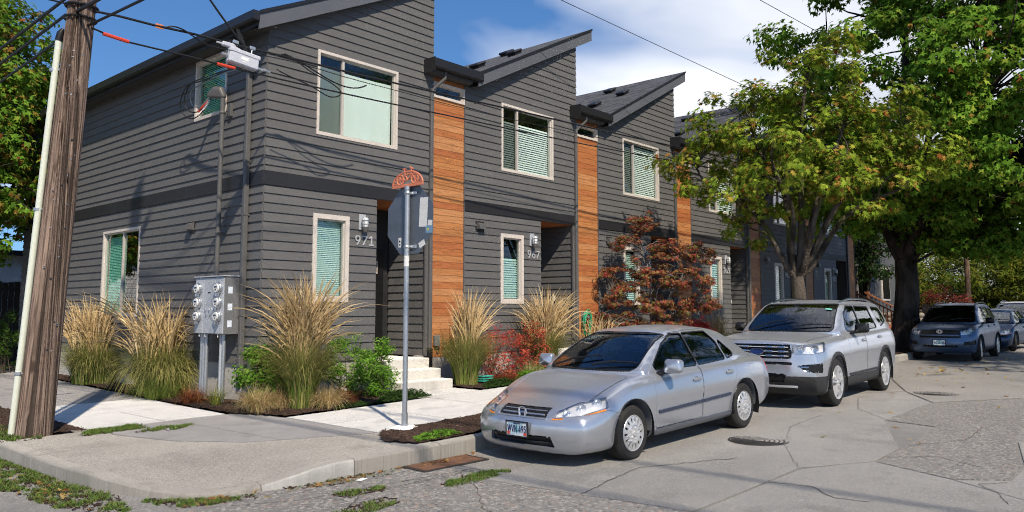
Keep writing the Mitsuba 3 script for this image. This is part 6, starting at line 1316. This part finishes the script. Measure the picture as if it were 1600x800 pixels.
round_tree(33, .8, 12.5, 2.8, 52, 'dark conical tree behind the near street maple', DEEP, n=190, size=.30, per=130, low=.15)
for i, (x, y, h, rad, c, lab) in enumerate([(47, -1.5, 6.6, 4.0, OLIVE, 'broad sunlit olive shrub behind the blue utility car'), (52, -5.0, 7.4, 4.4, OLIVE, 'tall sunlit shrub at the right edge behind the pale utility car'), (44, 2.8, 5.6, 3.2, OLIVE, 'yellow green shrub beside the big dark trunk'), (60, -9, 8, 4.4, GREEN2[:4], 'bright green tree at the far right edge'), (41.5, 6.2, 7.5, 3.2, OLIVE, 'broad yellow green tree beyond the end of the row'), (55, -9.5, 9.5, 4.6, OLIVE, 'large sunlit olive tree at the right edge of the street'), (58, .5, 9.5, 4.4, GREEN2[:4], 'bright green tree over the olive shrubs'), (46, -4.6, 4.6, 3.0, OLIVE, 'sunlit hedge shrub just above the parked cars'), (56, 3.5, 10, 4.6, GREEN2[:4], 'green tree rising behind the olive shrubs'), (64, -4.5, 12, 5.2, GREEN2[:4], 'tall green tree far behind the shrubs at the right'), (50, 7.5, 11, 4.2, DEEP+[(.06, .12, .03)], 'dark tree behind the big street maple')]):
    round_tree(x, y, h, rad, 60+i, lab, c, name='shrub' if h < 7.45 else 'tree', low=.05, n=210, size=.26, per=170, trunk=.12, crad=(.5, .8))
round_tree(35.5, -2.0, 2.6, 1.5, 71, 'dark red shrub behind the blue utility car', [(.16, .035, .03), (.11, .03, .03), (.20, .06, .04)], name='shrub', low=.0, n=70, size=.2, per=260, trunk=.06, crad=(.3, .5))
round_tree(16.5, -16.8, 13.5, 5.2, 77, 'street maple on the other side of the street, casting shade on the blue utility car', GREEN2[:4], name='street_tree', n=200, size=.34, per=110, low=.32, trunk=.3, crad=(.6, .95))
# ------------------------------------------------------------------ bronze Japanese maple in the bed
BRONZE = [(.38, .085, .06), (.30, .065, .05), (.36, .17, .075), (.24, .19, .06), (.18, .18, .05), (.40, .22, .10)]
J = np.array([10.1, -1.15, float(H(10.1, -1.15))]); rj = np.random.default_rng(14); ckj = []
RJ = np.array([.527, -.85, 0])
for a0, h0, n_, s_ in ((-.15, 3.55, 14, .30), (-.55, 3.1, 14, .34), (.4, 2.9, 16, .4), (1.15, 2.75, 18, .36), (-1.2, 2.35, 12, .3), (-1.55, 1.9, 6, .2), (0, 2.3, 26, .55), (.9, 2.1, 24, .5), (-.7, 1.75, 20, .45), (.2, 1.45, 24, .55), (1.25, 1.5, 18, .4), (-.9, 1.15, 18, .35), (.6, .9, 22, .5), (-.2, .85, 18, .4)):
    for _ in range(int(n_*1.55)):
        q = rj.normal(0, s_*.72, 3); ckj.append((*(J+RJ*(a0+q[0])+np.array([RJ[1], -RJ[0], 0])*q[1]*1.3*-1*.5+[0, 0, h0+q[2]*.45]), rj.uniform(.11, .20)))
ckj = [c for c in ckj if c[1] < -.22]
tree('japanese_maple', 'bronze red Japanese maple in the bed before the third house', J-[0, 0, .1], J+[.02, 0, .55], .055, [(J+RJ*a+[0, 0, h], .028) for a, h in ((-.2, 3.3), (.9, 2.5), (-.9, 1.9), (1.2, 1.5), (.3, 2.0))], ckj, STAR, 1500, .066, BRONZE, (.22, .2, .18, .16, .12, .12), 34, 'mat_bark_grey', flat=.45, tilt=.6, down=.6, shell=.2)
# ------------------------------------------------------------------ ornamental grasses
def blades(r, n, base, spread, length, lean, width, cols, probs, segs=6, curl=1.0, bias=(0, 0), tipcol=None, first=.35, power=1.6):
    """arching strips: every blade leaves the base, bends outwards and tapers"""
    t = np.linspace(0, 1, segs+1); az = r.uniform(0, 2*PI, n); L_ = length*r.uniform(.65, 1.08, n); ln = np.abs(r.normal(lean, lean*.45, n)); rad = spread*np.sqrt(r.random(n)); baz = az+r.normal(0, .7, n)
    b = np.array(base)+np.stack([rad*np.cos(baz), rad*np.sin(baz), np.zeros(n)], 1); dx, dy = np.cos(az)+bias[0], np.sin(az)+bias[1]
    th = ln[:, None]*(first+curl*t[None]**power*1.6); th = np.clip(th, 0, 2.6); step = L_[:, None]/segs
    hx = np.cumsum(np.sin(th)*step, 1)-np.sin(th[:, :1])*step; hz = np.cumsum(np.cos(th)*step, 1)-np.cos(th[:, :1])*step
    P_ = b[:, None]+np.stack([hx*dx[:, None], hx*dy[:, None], np.maximum(hz, -.0)], 2)
    w = width*(1-t**1.5*.93)*.5; sx, sy = -np.sin(az), np.cos(az); tw = r.normal(0, .6, n); side = np.stack([sx*np.cos(tw), sy*np.cos(tw), np.sin(tw)*.3], 1)
    Lf, Rt = P_-side[:, None]*w[None, :, None], P_+side[:, None]*w[None, :, None]; V = np.stack([Lf, Rt], 2).reshape(-1, 3); k = 2*(segs+1); F = []
    for i in range(segs): F += [[2*i, 2*i+1, 2*i+3], [2*i, 2*i+3, 2*i+2]]
    F = (np.array(F)[None]+(np.arange(n)*k)[:, None, None]).reshape(-1, 3); c = palette(r, n, None, cols, probs)
    C = np.repeat(c[:, None], segs+1, 1)
    if tipcol is not None: q = np.clip((t-.45)/.4, 0, 1)[None, :, None]; C = C*(1-q)+np.array(tipcol)*q*r.uniform(.8, 1.2, (n, 1, 1))
    return trimesh.Trimesh(V, F, process=False), np.repeat(C, 2, 1).reshape(-1, 3), P_
TAN = [(.56, .41, .20), (.64, .48, .25), (.46, .33, .15), (.58, .45, .25)]
GRN = [(.16, .23, .045), (.21, .27, .06), (.12, .19, .04), (.30, .30, .09), (.40, .34, .15)]
def grass_clump(label, x, y, h, seed, ng=900, nt=420, spread=.24, lean=.36, tlean=.2, bias=(0, 0), plume=True, gh=.64, group='tall ornamental grasses'):
    r = np.random.default_rng(seed); z = float(H(x, y))+.02; k = thing('ornamental_grass', label, 'ornamental grass', group); b = (x, y, z)
    m, c, _ = blades(r, ng, b, spread, h*gh, lean, .015, GRN, (.22, .22, .16, .22, .18), 8, 1.7, bias, (.36, .33, .12), .25, 1.9); add('blades', m, 'mat_blade', k, color=c, kind='stuff')
    ms, cs, PP = [], [], []
    for q in range(6):                                     # sub-tufts, each leaning its own way
        bb = np.array([b[0]+r.normal(0, spread*.45), b[1]+r.normal(0, spread*.45), z]); bs = (bias[0]+r.normal(0, .45), bias[1]+r.normal(0, .45))
        m, c, P1_ = blades(r, max(8, int(nt/6*r.uniform(.5, 1.5))), bb, spread*.35, h*r.uniform(.86, 1.06), tlean*r.uniform(.7, 1.4), .0075, GRN[3:]+TAN[:1], (.3, .4, .3), 10, 2.1, bs, (.50, .38, .19), .22, 3.0); ms.append(m); cs.append(c); PP.append(P1_)
    P_ = np.vstack(PP); n = len(P_); wd = np.array([.10, .75, 1.0, .85, .45, .06])*.021
    for tw in (0, 1):
        Q = P_[:, -6:]; d = np.gradient(Q, axis=1); d /= np.linalg.norm(d, axis=2, keepdims=True)+1e-9; ref = np.repeat(r.normal(size=(n, 1, 3)), 6, 1); u = np.cross(d, ref); u /= np.linalg.norm(u, axis=2, keepdims=True)+1e-9
        u = u if tw == 0 else np.cross(d, u); w = wd[None, :, None]*r.uniform(.7, 1.25, (n, 1, 1))*(1+r.normal(0, .18, (n, 6, 1)))
        V = np.stack([Q-u*w/2, Q+u*w/2], 2).reshape(-1, 3); F = np.array([f for i in range(5) for f in ([2*i, 2*i+1, 2*i+3], [2*i, 2*i+3, 2*i+2])]); F = (F[None]+(np.arange(n)*12)[:, None, None]).reshape(-1, 3)
        ms.append(trimesh.Trimesh(V, F, process=False)); cs.append(np.repeat(palette(r, n, None, [(.62, .47, .25), (.70, .56, .34), (.52, .37, .18)], (.4, .35, .25)), 12, 0))
    add('plumes', cat(ms), 'mat_blade', k, color=np.vstack(cs), kind='stuff'); return k
grass_clump('tall pale grass clump beside the utility pole, before the side window', -.28, 5.9, 1.80, 1, 1900, 560, .42, .55, .20, (0, -.1))
grass_clump('tall grass clump just left of the meter bank', -.32, 2.72, 2.0, 2, 2900, 440, .40, .72, .27, (.1, .05))
grass_clump('tall wispy tan grass clump at the house corner under the lower window', .15, -1.0, 2.05, 3, 1500, 520, .20, .40, .21, (-.12, .0))
grass_clump('full tan grass clump right of the front steps', 3.95, -.85, 1.78, 4, 1800, 420, .22, .36, .15)
grass_clump('tall tan grass clump behind the red shrubs', 6.55, -.66, 1.85, 5, 1400, 440, .22, .38, .23, (.12, 0))
grass_clump('low dry grass tuft beside the bronze maple', 8.6, -.75, 1.3, 6, 700, 160, .3, .4, .26)
grass_clump('shaded grass tuft before the fourth house', 14.6, -.7, 1.4, 7, 700, 170, .32, .4, .24)
def tuft(label, x, y, h, rad, seed, cols, probs, n=700, lean=.75, group=None, name='grass_tuft', cat_='grass tuft'):
    r = np.random.default_rng(seed); m, c, _ = blades(r, n, (x, y, float(H(x, y))+.015), rad, h, lean, .007, cols, probs, 6, 1.3); add(name, m, 'mat_blade', None, color=c, label=label, cat=cat_, group=group)
tuft('small straw coloured grass tuft nearest the corner of the bed', -.50, -.85, .48, .15, 11, TAN+GRN[:2], (.3, .3, .15, .1, .1, .05), 1000)
tuft('straw coloured grass tuft in front of the leafy green shrub', -.05, -.80, .46, .15, 12, TAN, (.3, .3, .2, .2), 900)
tuft('straw coloured tuft at the foot of the tall corner grass', .42, -1.36, .44, .14, 13, TAN+GRN[3:4], (.3, .25, .2, .15, .1), 900)
tuft('variegated grass tuft under the red shrubs', 5.55, -1.15, .42, .17, 14, [(.40, .42, .16), (.30, .33, .10), (.45, .45, .22)], (.4, .3, .3), 800)
tuft('green grassy skirt left of the tall grass by the meters', -.62, 2.1, .55, .25, 15, GRN[:4], (.3, .3, .2, .2), 900)
RUST = [(.17, .05, .025), (.22, .075, .035), (.12, .035, .02), (.26, .11, .05)]
tuft('rusty brown sedge mound in the mulch left of the sign post', .72, -1.25, .30, .16, 16, RUST, (.3, .3, .2, .2), 1200, .95, name='sedge_mound', cat_='sedge')
tuft('bright rust coloured sedge mound beneath the red shrubs', 4.62, -1.28, .28, .15, 17, RUST+[(.30, .07, .03)], (.2, .25, .15, .2, .2), 1100, .95, name='sedge_mound', cat_='sedge')
tuft('reddish brown fern clump under the meter bank', -.62, .95, .34, .15, 18, RUST+[(.34, .15, .06)], (.2, .25, .15, .2, .2), 700, .8, name='sedge_mound', cat_='sedge')
tuft('small yellow green fern at the foot of the meter conduits', -.50, .40, .42, .09, 19, [(.24, .26, .06), (.17, .20, .05)], (.5, .5), 160, .6)
# ------------------------------------------------------------------ leafy shrubs and ground covers
def shrub(label, x, y, h, rad, seed, cols, probs, leaf=SIMPLE, per=800, size=.05, n=40, name='shrub', low=.05, stems=9, crad=(.10, .18), flat=.8, loose=1.0, tilt=.8):
    r = np.random.default_rng(seed); z = float(H(x, y)); k = thing(name, label, 'shrub'); ck, st_ = [], []
    for _ in range(n):
        d = r.normal(size=3); d /= np.linalg.norm(d); q = r.uniform(.25, 1)**.6*loose; ck.append((x+d[0]*q*rad, min(y+d[1]*q*rad, -.06) if x > 0 else y+d[1]*q*rad, z+h*(low+(1-low)*(.5+.5*d[2]*q)), r.uniform(*crad)))
    for c in ck[::max(1, n//stems)]: b = np.array([x+r.normal(0, rad*.12), y+r.normal(0, rad*.12), z-.03]); e = np.array(c[:3]); st_.append(tube(curve([b, (b+e)/2+[0, 0, .06], e], 8), np.linspace(.010, .004, 8), 5))
    add('stems', cat(st_), 'mat_twig', k, True, kind='stuff'); m, c = foliage(r, ck, leaf, per, size, cols, probs, tilt, .3, flat, .2); add('foliage', m, 'mat_leaf', k, color=c, kind='stuff'); return k
LUSH = [(.13, .30, .028), (.18, .36, .045), (.09, .22, .025), (.24, .39, .07)]
shrub('lush green shrub right of the meter bank', .02, -.02-.25, .98, .50, 81, LUSH, (.3, .3, .2, .2), per=2600, size=.066, n=95)
shrub('airy bright green shrub right of the tall corner grass', 1.25, -.70, 1.12, .50, 82, LUSH+[(.20, .28, .07)], (.25, .25, .15, .2, .15), NARROW, 2300, .085, 70, crad=(.1, .17))
shrub('upright green shrub beside the front steps', 2.02, -.62, 1.10, .28, 83, LUSH, (.3, .3, .2, .2), NARROW, 2300, .08, 44)
shrub('sparse leafy shrub at the left of the front steps', 1.72, -1.05, .62, .30, 84, LUSH[:3]+[(.10, .16, .05)], (.3, .3, .2, .2), NARROW, 1500, .07, 30)
REDS = [(.58, .07, .065), (.48, .05, .05), (.60, .15, .11), (.34, .07, .045), (.22, .20, .05), (.52, .22, .09)]
shrub('red nandina shrub left of centre before the second house', 5.05, -.80, 1.0, .55, 85, REDS, (.28, .2, .2, .14, .08, .1), NARROW, 2300, .062, 84, crad=(.08, .16), loose=1.1)
shrub('orange red nandina shrub against the tall tan grass', 5.95, -.85, 1.12, .46, 86, REDS, (.15, .16, .2, .17, .17, .15), NARROW, 2300, .062, 84, crad=(.08, .15), loose=1.1)
shrub('tall loose pink-red nandina sprays against the dark siding', 5.15, -.35, 1.28, .52, 87, [(.50, .07, .10), (.44, .06, .07), (.52, .14, .13)], (.4, .3, .3), NARROW, 1800, .06, 34, crad=(.06, .12), low=.45)
shrub('bright red shrub between the silver cars', 13.0, -1.0, 1.15, .42, 88, REDS[:3], (.4, .3, .3), STAR, 2000, .055, 60, crad=(.1, .18))
shrub('small green shrub behind the silver sedan', 11.3, -1.2, .9, .35, 89, LUSH, (.3, .3, .2, .2), per=2000, size=.065, n=40)
COVER = [(.045, .095, .025), (.06, .12, .03), (.035, .07, .02), (.08, .13, .04)]
def cover(label, pts, seed, n=1600, h=.11, cols=COVER, size=.032):
    r = np.random.default_rng(seed); g = Polygon(pts); x0, y0, x1, y1 = g.bounds; P_ = []
    q = np.stack([r.uniform(x0, x1, n*3), r.uniform(y0, y1, n*3)], 1); q = q[shapely.contains_xy(g, q[:, 0], q[:, 1])][:n]; dd = np.array([g.exterior.distance(Point(*p)) for p in q]); hh = h*np.clip(dd/.12, .2, 1)*r.uniform(.3, 1, len(q))
    pos = np.column_stack([q, H(q[:, 0], q[:, 1])+.02+hh]); m, c = scatter(NARROW, pos, rand_rot(r, len(q), .9, 0), r.uniform(.7, 1.3, len(q))*size*1.6, palette(r, len(q), None, cols, [1/len(cols)]*len(cols))); add('ground_cover', m, 'mat_leaf', None, color=c, label=label, kind='stuff')
cover('dark green creeping cover at the edge of the walk near the steps', [(1.15, -1.60), (1.45, -1.32), (1.95, -1.25), (2.25, -1.45), (2.34, -1.64), (1.7, -1.66)], 91, 3200, .15)
cover('low green creeper beside the rusty sedge mound', [(.35, -1.62), (.55, -1.42), (.95, -1.45), (1.05, -1.62)], 92, 1500, .10)
cover('dark green creeper by the walk before the second house', [(3.7, -1.64), (3.9, -1.30), (4.5, -1.35), (4.75, -1.62)], 93, 2600, .13)
cover('green creeper spreading beneath the red shrubs', [(4.85, -1.6), (5.0, -1.1), (5.5, -1.0), (5.7, -1.5)], 94, 2200, .18, LUSH[:3])
cover('small green weeds on the curb side of the mulch strip', [(-.75, -4.72), (-.55, -4.45), (-.05, -4.45), (.05, -4.70)], 95, 700, .08, LUSH)
cover('small green weed in the mulch before the corner grass', [(-.72, 1.0), (-.55, .85), (-.5, 1.1), (-.62, 1.2)], 96, 200, .07, LUSH)
# grass and moss in the joints and along the curb
GRS = [(.105, .20, .035), (.14, .23, .05), (.08, .155, .03), (.22, .22, .08)]
PATCHES = []
def grass_patch(label, pts, seed, n, h=.05, fn=H, dz=0.0):
    PATCHES.append((pts, fn, seed))
    r = np.random.default_rng(seed); g = Polygon(pts).buffer(.08); x0, y0, x1, y1 = g.bounds; q = np.stack([r.uniform(x0, x1, n*4), r.uniform(y0, y1, n*4)], 1); q = q[shapely.contains_xy(g, q[:, 0], q[:, 1])][:n]
    k = len(q); dd = shapely.distance(shapely.points(q), g.exterior); keep = meshkit.fbm(np.column_stack([q*7, np.zeros(k)]), 4, seed) > .40+.22*np.clip(1-dd/.09, 0, 1); q = q[keep]; k = len(q)
    pos = np.column_stack([q, fn(q[:, 0], q[:, 1])+dz]); az = r.uniform(0, 6.28, k); L_ = h*r.uniform(.4, 1.2, k); d = np.stack([np.cos(az)*.7, np.sin(az)*.7, np.ones(k)*.75], 1)*L_[:, None]; s = np.stack([-np.sin(az), np.cos(az), 0*az], 1)*.0045
    V = np.stack([pos-s, pos+s, pos+d], 1).reshape(-1, 3); add('joint_grass', trimesh.Trimesh(V, np.arange(3*k).reshape(-1, 3), process=False), 'mat_blade', None, color=np.repeat(palette(r, k, None, GRS, [.25]*4), 3, 0), label=label, kind='stuff')
zs_ = lambda x, y: zr(x)
grass_patch('broad green weed patch along the curb at the left edge', [(-3.9, -.2), (-4.25, -.5), (-4.35, -2.4), (-4.2, -3.9), (-3.95, -4.45), (-3.80, -3.9), (-3.88, -2.6), (-3.86, -1.0)], 1, 26000, .055, zs_, -.02)
grass_patch('grass growing at the foot of the utility pole', [(-3.80, -.7), (-3.84, .6), (-3.3, .5), (-3.45, -.75)], 2, 5000, .06)
grass_patch('longer grass patch in the sidewalk joint by the pole', [(-3.0, -1.0), (-2.75, -.68), (-2.15, -.62), (-2.3, -.95)], 3, 4200, .045)
grass_patch('smaller grass patch in the sidewalk joint by the pole', [(-2.45, -1.25), (-2.2, -1.1), (-1.75, -1.2), (-2.1, -1.42)], 4, 2200, .04)
grass_patch('grass tuft at the low end of the painted curb', [(-3.62, -4.28), (-3.35, -4.62), (-2.95, -4.84), (-2.98, -4.94), (-3.5, -4.75)], 5, 3200, .045, zs_, -.015)
grass_patch('thin grass along the gutter under the painted curb', [(-2.5, -4.88), (-1.7, -4.96), (-1.2, -5.02), (-1.3, -5.10), (-2.0, -5.08), (-2.5, -4.96)], 6, 2200, .04, zs_, -.015)
grass_patch('long bright grass strip in the street joint before the sedan', [(-1.4, -5.92), (-.65, -5.88), (-.62, -5.98), (-1.42, -6.08)], 7, 3600, .05, zs_, -.01)
grass_patch('grass in the street joint nearest the viewer', [(-2.75, -6.0), (-2.2, -5.9), (-2.15, -6.05), (-2.7, -6.15)], 8, 2000, .04, zs_, -.01)
grass_patch('small grass spot in the street joint left of the long strip', [(-2.35, -5.44), (-1.95, -5.50), (-2.0, -5.6), (-2.35, -5.55)], 9, 1400, .04, zs_, -.01)
add('joint_dirt', cat([chips(Polygon(p).buffer(.07), int(100+500*Polygon(p).area), 40+i, lambda x, y, f=f: f(x, y)-.008, '', (.01, .05)) for p, f, i in PATCHES]), 'mat_chip_dark', None, kind='stuff', label='dark grit and dead bits under the weeds in the joints')
# fallen leaves
def leaves(label, spots, seed, cols, fn, dz, size=.045):
    r = np.random.default_rng(seed); P_ = []
    for (x, y, sx_, sy_, n) in spots: P_.append(np.stack([r.normal(x, sx_, n), r.normal(y, sy_, n)], 1))
    q = np.vstack(P_); pos = np.column_stack([q, fn(q[:, 0], q[:, 1])+dz+np.abs(r.normal(0, .012, len(q)))]); m, c = scatter(STAR, pos, rand_rot(r, len(q), .45, 0), r.uniform(.6, 1.4, len(q))*size, palette(r, len(q), None, cols, [1/len(cols)]*len(cols))); add('fallen_leaves', m, 'mat_petal', None, color=c, label=label, kind='stuff')
DRY = [(.30, .16, .06), (.38, .22, .08), (.22, .11, .05), (.42, .30, .12)]
leaves('dry brown leaves gathered in the gutter', [(-.75, -5.12, .22, .06, 90), (-1.9, -5.0, .35, .03, 60), (-3.1, -4.75, .3, .06, 30), (-4.1, -3.3, .1, .6, 60), (-.35, -5.1, .1, .05, 40)], 1, DRY, zs_, -.005)
YEL = [(.55, .38, .06), (.60, .45, .10), (.45, .28, .06)]
leaves('yellow leaves scattered over the street', [(3.6, -8.9, .03, .03, 2), (14.6, -6.6, 1.2, .25, 40), (12, -6.4, 2, .8, 16), (16, -7.5, 3, .8, 40), (9, -8.2, 3, 1.2, 16), (22, -7.5, 4, .8, 60), (5.5, -8.2, 2, .8, 7)], 2, YEL+DRY, zs_, -.005, .07)
# ================================================================== what stands beyond: left neighbour, right neighbours
mat('mat_white_siding', varied((.62, .64, .66), .05), .6); mat('mat_fence', varied((.035, .032, .03), .2), .8); mat('mat_grey_siding', varied((.20, .215, .23), .08), .7); mat('mat_wood_deck', cedar((.30, .12, .055), 3), .6)
mat('mat_stone', varied((.27, .235, .19), .25, s=(3, 3, 3), fine=25, fine_amt=.15), .9, bump=rough_bump(30), bump_scale=.01)
nb = thing('garage', 'low white-sided garage beyond the corner house at the left edge', 'garage')
for i in range(18): add('siding_board', board(sbox(-8, .4+.18*i, 9, .4+.18*(i+1)-.001), .4+.18*i, lambda a, o, z: np.stack([a, 20-o, z], 1)), 'mat_white_siding', nb)
add('wall', box(-8, 9, 20.005, 26, 0, 3.62), 'mat_white_siding', nb); add('roof', cbox(-8.4, 9.4, 19.6, 26.4, 3.63, 3.80, .02), 'mat_gutter', nb)
fc = thing('fence', 'dark board fence before the white garage', 'fence')
for i in range(44): add('board', cbox(-2.6+.16*i, -2.6+.16*i+.15, 15.5, 15.53, .1, 2.55+.015*math.sin(i*2.1), .004), 'mat_fence', fc)
for z in (.5, 1.4, 2.3): add('rail', box(-2.6, 4.44, 15.535, 15.58, z, z+.09), 'mat_fence', fc)
shrub('small conical evergreen by the far end of the side wall', -.62, 10.6, 1.55, .38, 101, [(.05, .10, .02), (.075, .14, .025), (.035, .07, .018)], (.35, .35, .3), NARROW, 2400, .07, 60)
shrub('dark evergreen behind the conical one at the left edge', -.9, 13.4, 2.3, .8, 102, DEEP, (.4, .3, .3), NARROW, 1500, .09, 70)
# right: house with wooden stairs, stone wall and iron fence beyond the row
hs = thing('house', 'grey neighbouring house beyond the last townhouse', 'house')
g_ = float(H(33, 0))
add('wall', box(31.2, 40, 1.0, 12, g_-.2, 5.4), 'mat_deep_grey', hs)
gm = prism_y(Polygon([(30.7, 5.3), (40.5, 5.3), (35.6, 8.2)]), .98, 12.0); add('gable', gm, 'mat_deep_grey', hs)
for a, b in (((30.5, 5.2), (35.6, 8.3)), ((40.7, 5.2), (35.6, 8.3))):
    m = trimesh.convex.convex_hull(np.array([(x, y, z+d) for (x, z) in (a, b) for y in (.4, 12.4) for d in (0, .12)])); add('roof', m, 'mat_shingle', hs)
for y0 in (2.0, 5.5, 8.5):
    w = add('window', cat([box(31.15, 31.2, y0, y0+1.2, 2.2, 3.9)]), 'mat_window_trim', hs); add('pane', box(31.13, 31.149, y0+.1, y0+1.1, 2.3, 3.8), 'mat_black_gloss', w)
for x0 in (32.4, 36.2):
    w = add('window', box(x0, x0+1.3, .94, 1.0, 2.2, 3.9), 'mat_window_trim', hs); add('pane', box(x0+.1, x0+1.2, .92, .939, 2.3, 3.8), 'mat_black_gloss', w)
stp = thing('wooden_stairs', 'brown wooden entry stairs with a handrail at the end of the row', 'stairs')
for i in range(6): add('tread', cbox(30.2, 31.9, -1.3+.28*i, -1.3+.28*i+.30, g_+.17*(i+1)-.04, g_+.17*(i+1), .006), 'mat_wood_deck', stp); add('riser', box(30.22, 31.88, -1.29+.28*i, -1.27+.28*i, g_+.17*i, g_+.17*(i+1)-.041), 'mat_wood_deck', stp)
for x in (30.25, 31.85):
    for y, h in ((-1.25, 1.05), (.3, 2.05)): add('post', cbox(x-.05, x+.05, y-.05, y+.05, g_, g_+h, .008), 'mat_wood_deck', stp)
    add('handrail', trimesh.convex.convex_hull(np.array([(x+dx, y, g_+z+dz) for y, z in ((-1.4, .98), (.45, 1.98)) for dx in (-.06, .06) for dz in (0, .06)])), 'mat_wood_deck', stp)
    for j in range(9): y = -1.15+.16*j; add('baluster', box(x-.015, x+.015, y, y+.03, g_+.2+.1*j, g_+1.10+.105*j), 'mat_wood_deck', stp)
sw = thing('stone_wall', 'low wall of tan stacked stones beside the wooden stairs', 'stone wall'); rs = np.random.default_rng(4)
for row in range(5):
    y = -1.9
    while y < .8:
        w = rs.uniform(.22, .42); m = m3.Manifold.sphere(1, 12).scale([.20, w*.5, .125]).translate([32.6+rs.normal(0, .02), y+w/2, g_+.11+.21*row]); t = tm(m); t.vertices += (meshkit.noise(t.vertices*6, row)-.5)[:, None]*.05; add('stone', t, 'mat_stone', sw, True); y += w*.97
ifn = thing('iron_fence', 'black iron fence of thin bars beyond the stone wall', 'fence')
for i in range(30): add('bar', tube([(33.4+.13*i, -1.6, g_-.05), (33.4+.13*i, -1.6, g_+1.45)], .011, 6), 'mat_cable', ifn)
for z in (.2, 1.3): add('rail', box(33.3, 37.3, -1.62, -1.58, g_+z, g_+z+.04), 'mat_cable', ifn)
mat('mat_bark_brown', bark((.06, .038, .025), (.20, .13, .085)), .9)
wp = thing('utility_pole', 'distant brown wooden pole above the blue utility car', 'utility pole')
add('shaft', tube([(38, -2.6, .2), (38.1, -2.6, 9.5)], [.14, .10], 14), 'mat_bark_brown', wp, 40)
add('cross_arm', box(37.2, 39.0, -2.68, -2.55, 8.6, 8.75), 'mat_bark_grey', wp)
# small fittings near the beds
hr = thing('garden_hose', 'coiled green garden hose hanging by the second cedar bay', 'garden hose')
for i in range(9):
    t = np.linspace(0, 2*PI, 26); a, b = .13+.006*(i % 4), .27+.012*((i*3) % 5); add('coil', tube(np.stack([8.95+a*np.cos(t)*(.9+.03*i), -.09-.028*(i % 3)+0*t, 1.32+b*np.sin(t)+.01*i], 1), .011, 6), 'mat_hose', hr, True)
mat('mat_hose', (.03, .36, .17), .4)
add('hanger', cat([cbox(8.86, 9.04, -.14, .0, 1.50, 1.56, .01), cbox(8.84, 9.06, -.02, .004, 1.40, 1.66, .006)]), 'mat_grey_side', hr)
td = thing('plant_tray', 'small teal plastic tray lying under the red shrubs', 'tray')
zt = float(H(4.3, -1.0))
for i in range(3): add('rim', cbox(4.22, 4.52, -1.06, -.90, zt+.05+.045*i, zt+.075+.045*i, .006), 'mat_teal', td)
mat('mat_teal', (.05, .42, .33), .4)
ob = thing('outlet_box', 'grey outdoor outlet box on the first cedar bay', 'outlet box')
add('cover', cbox(3.86, 3.99, -.085, -.004, .98, 1.20, .012), 'mat_grey_side', ob); add('cord', tube(curve([(3.92, -.05, .98), (3.93, -.09, .92), (3.97, -.06, .90), (3.99, -.05, .97)], 14), .012, 6), 'mat_cable', ob, True)
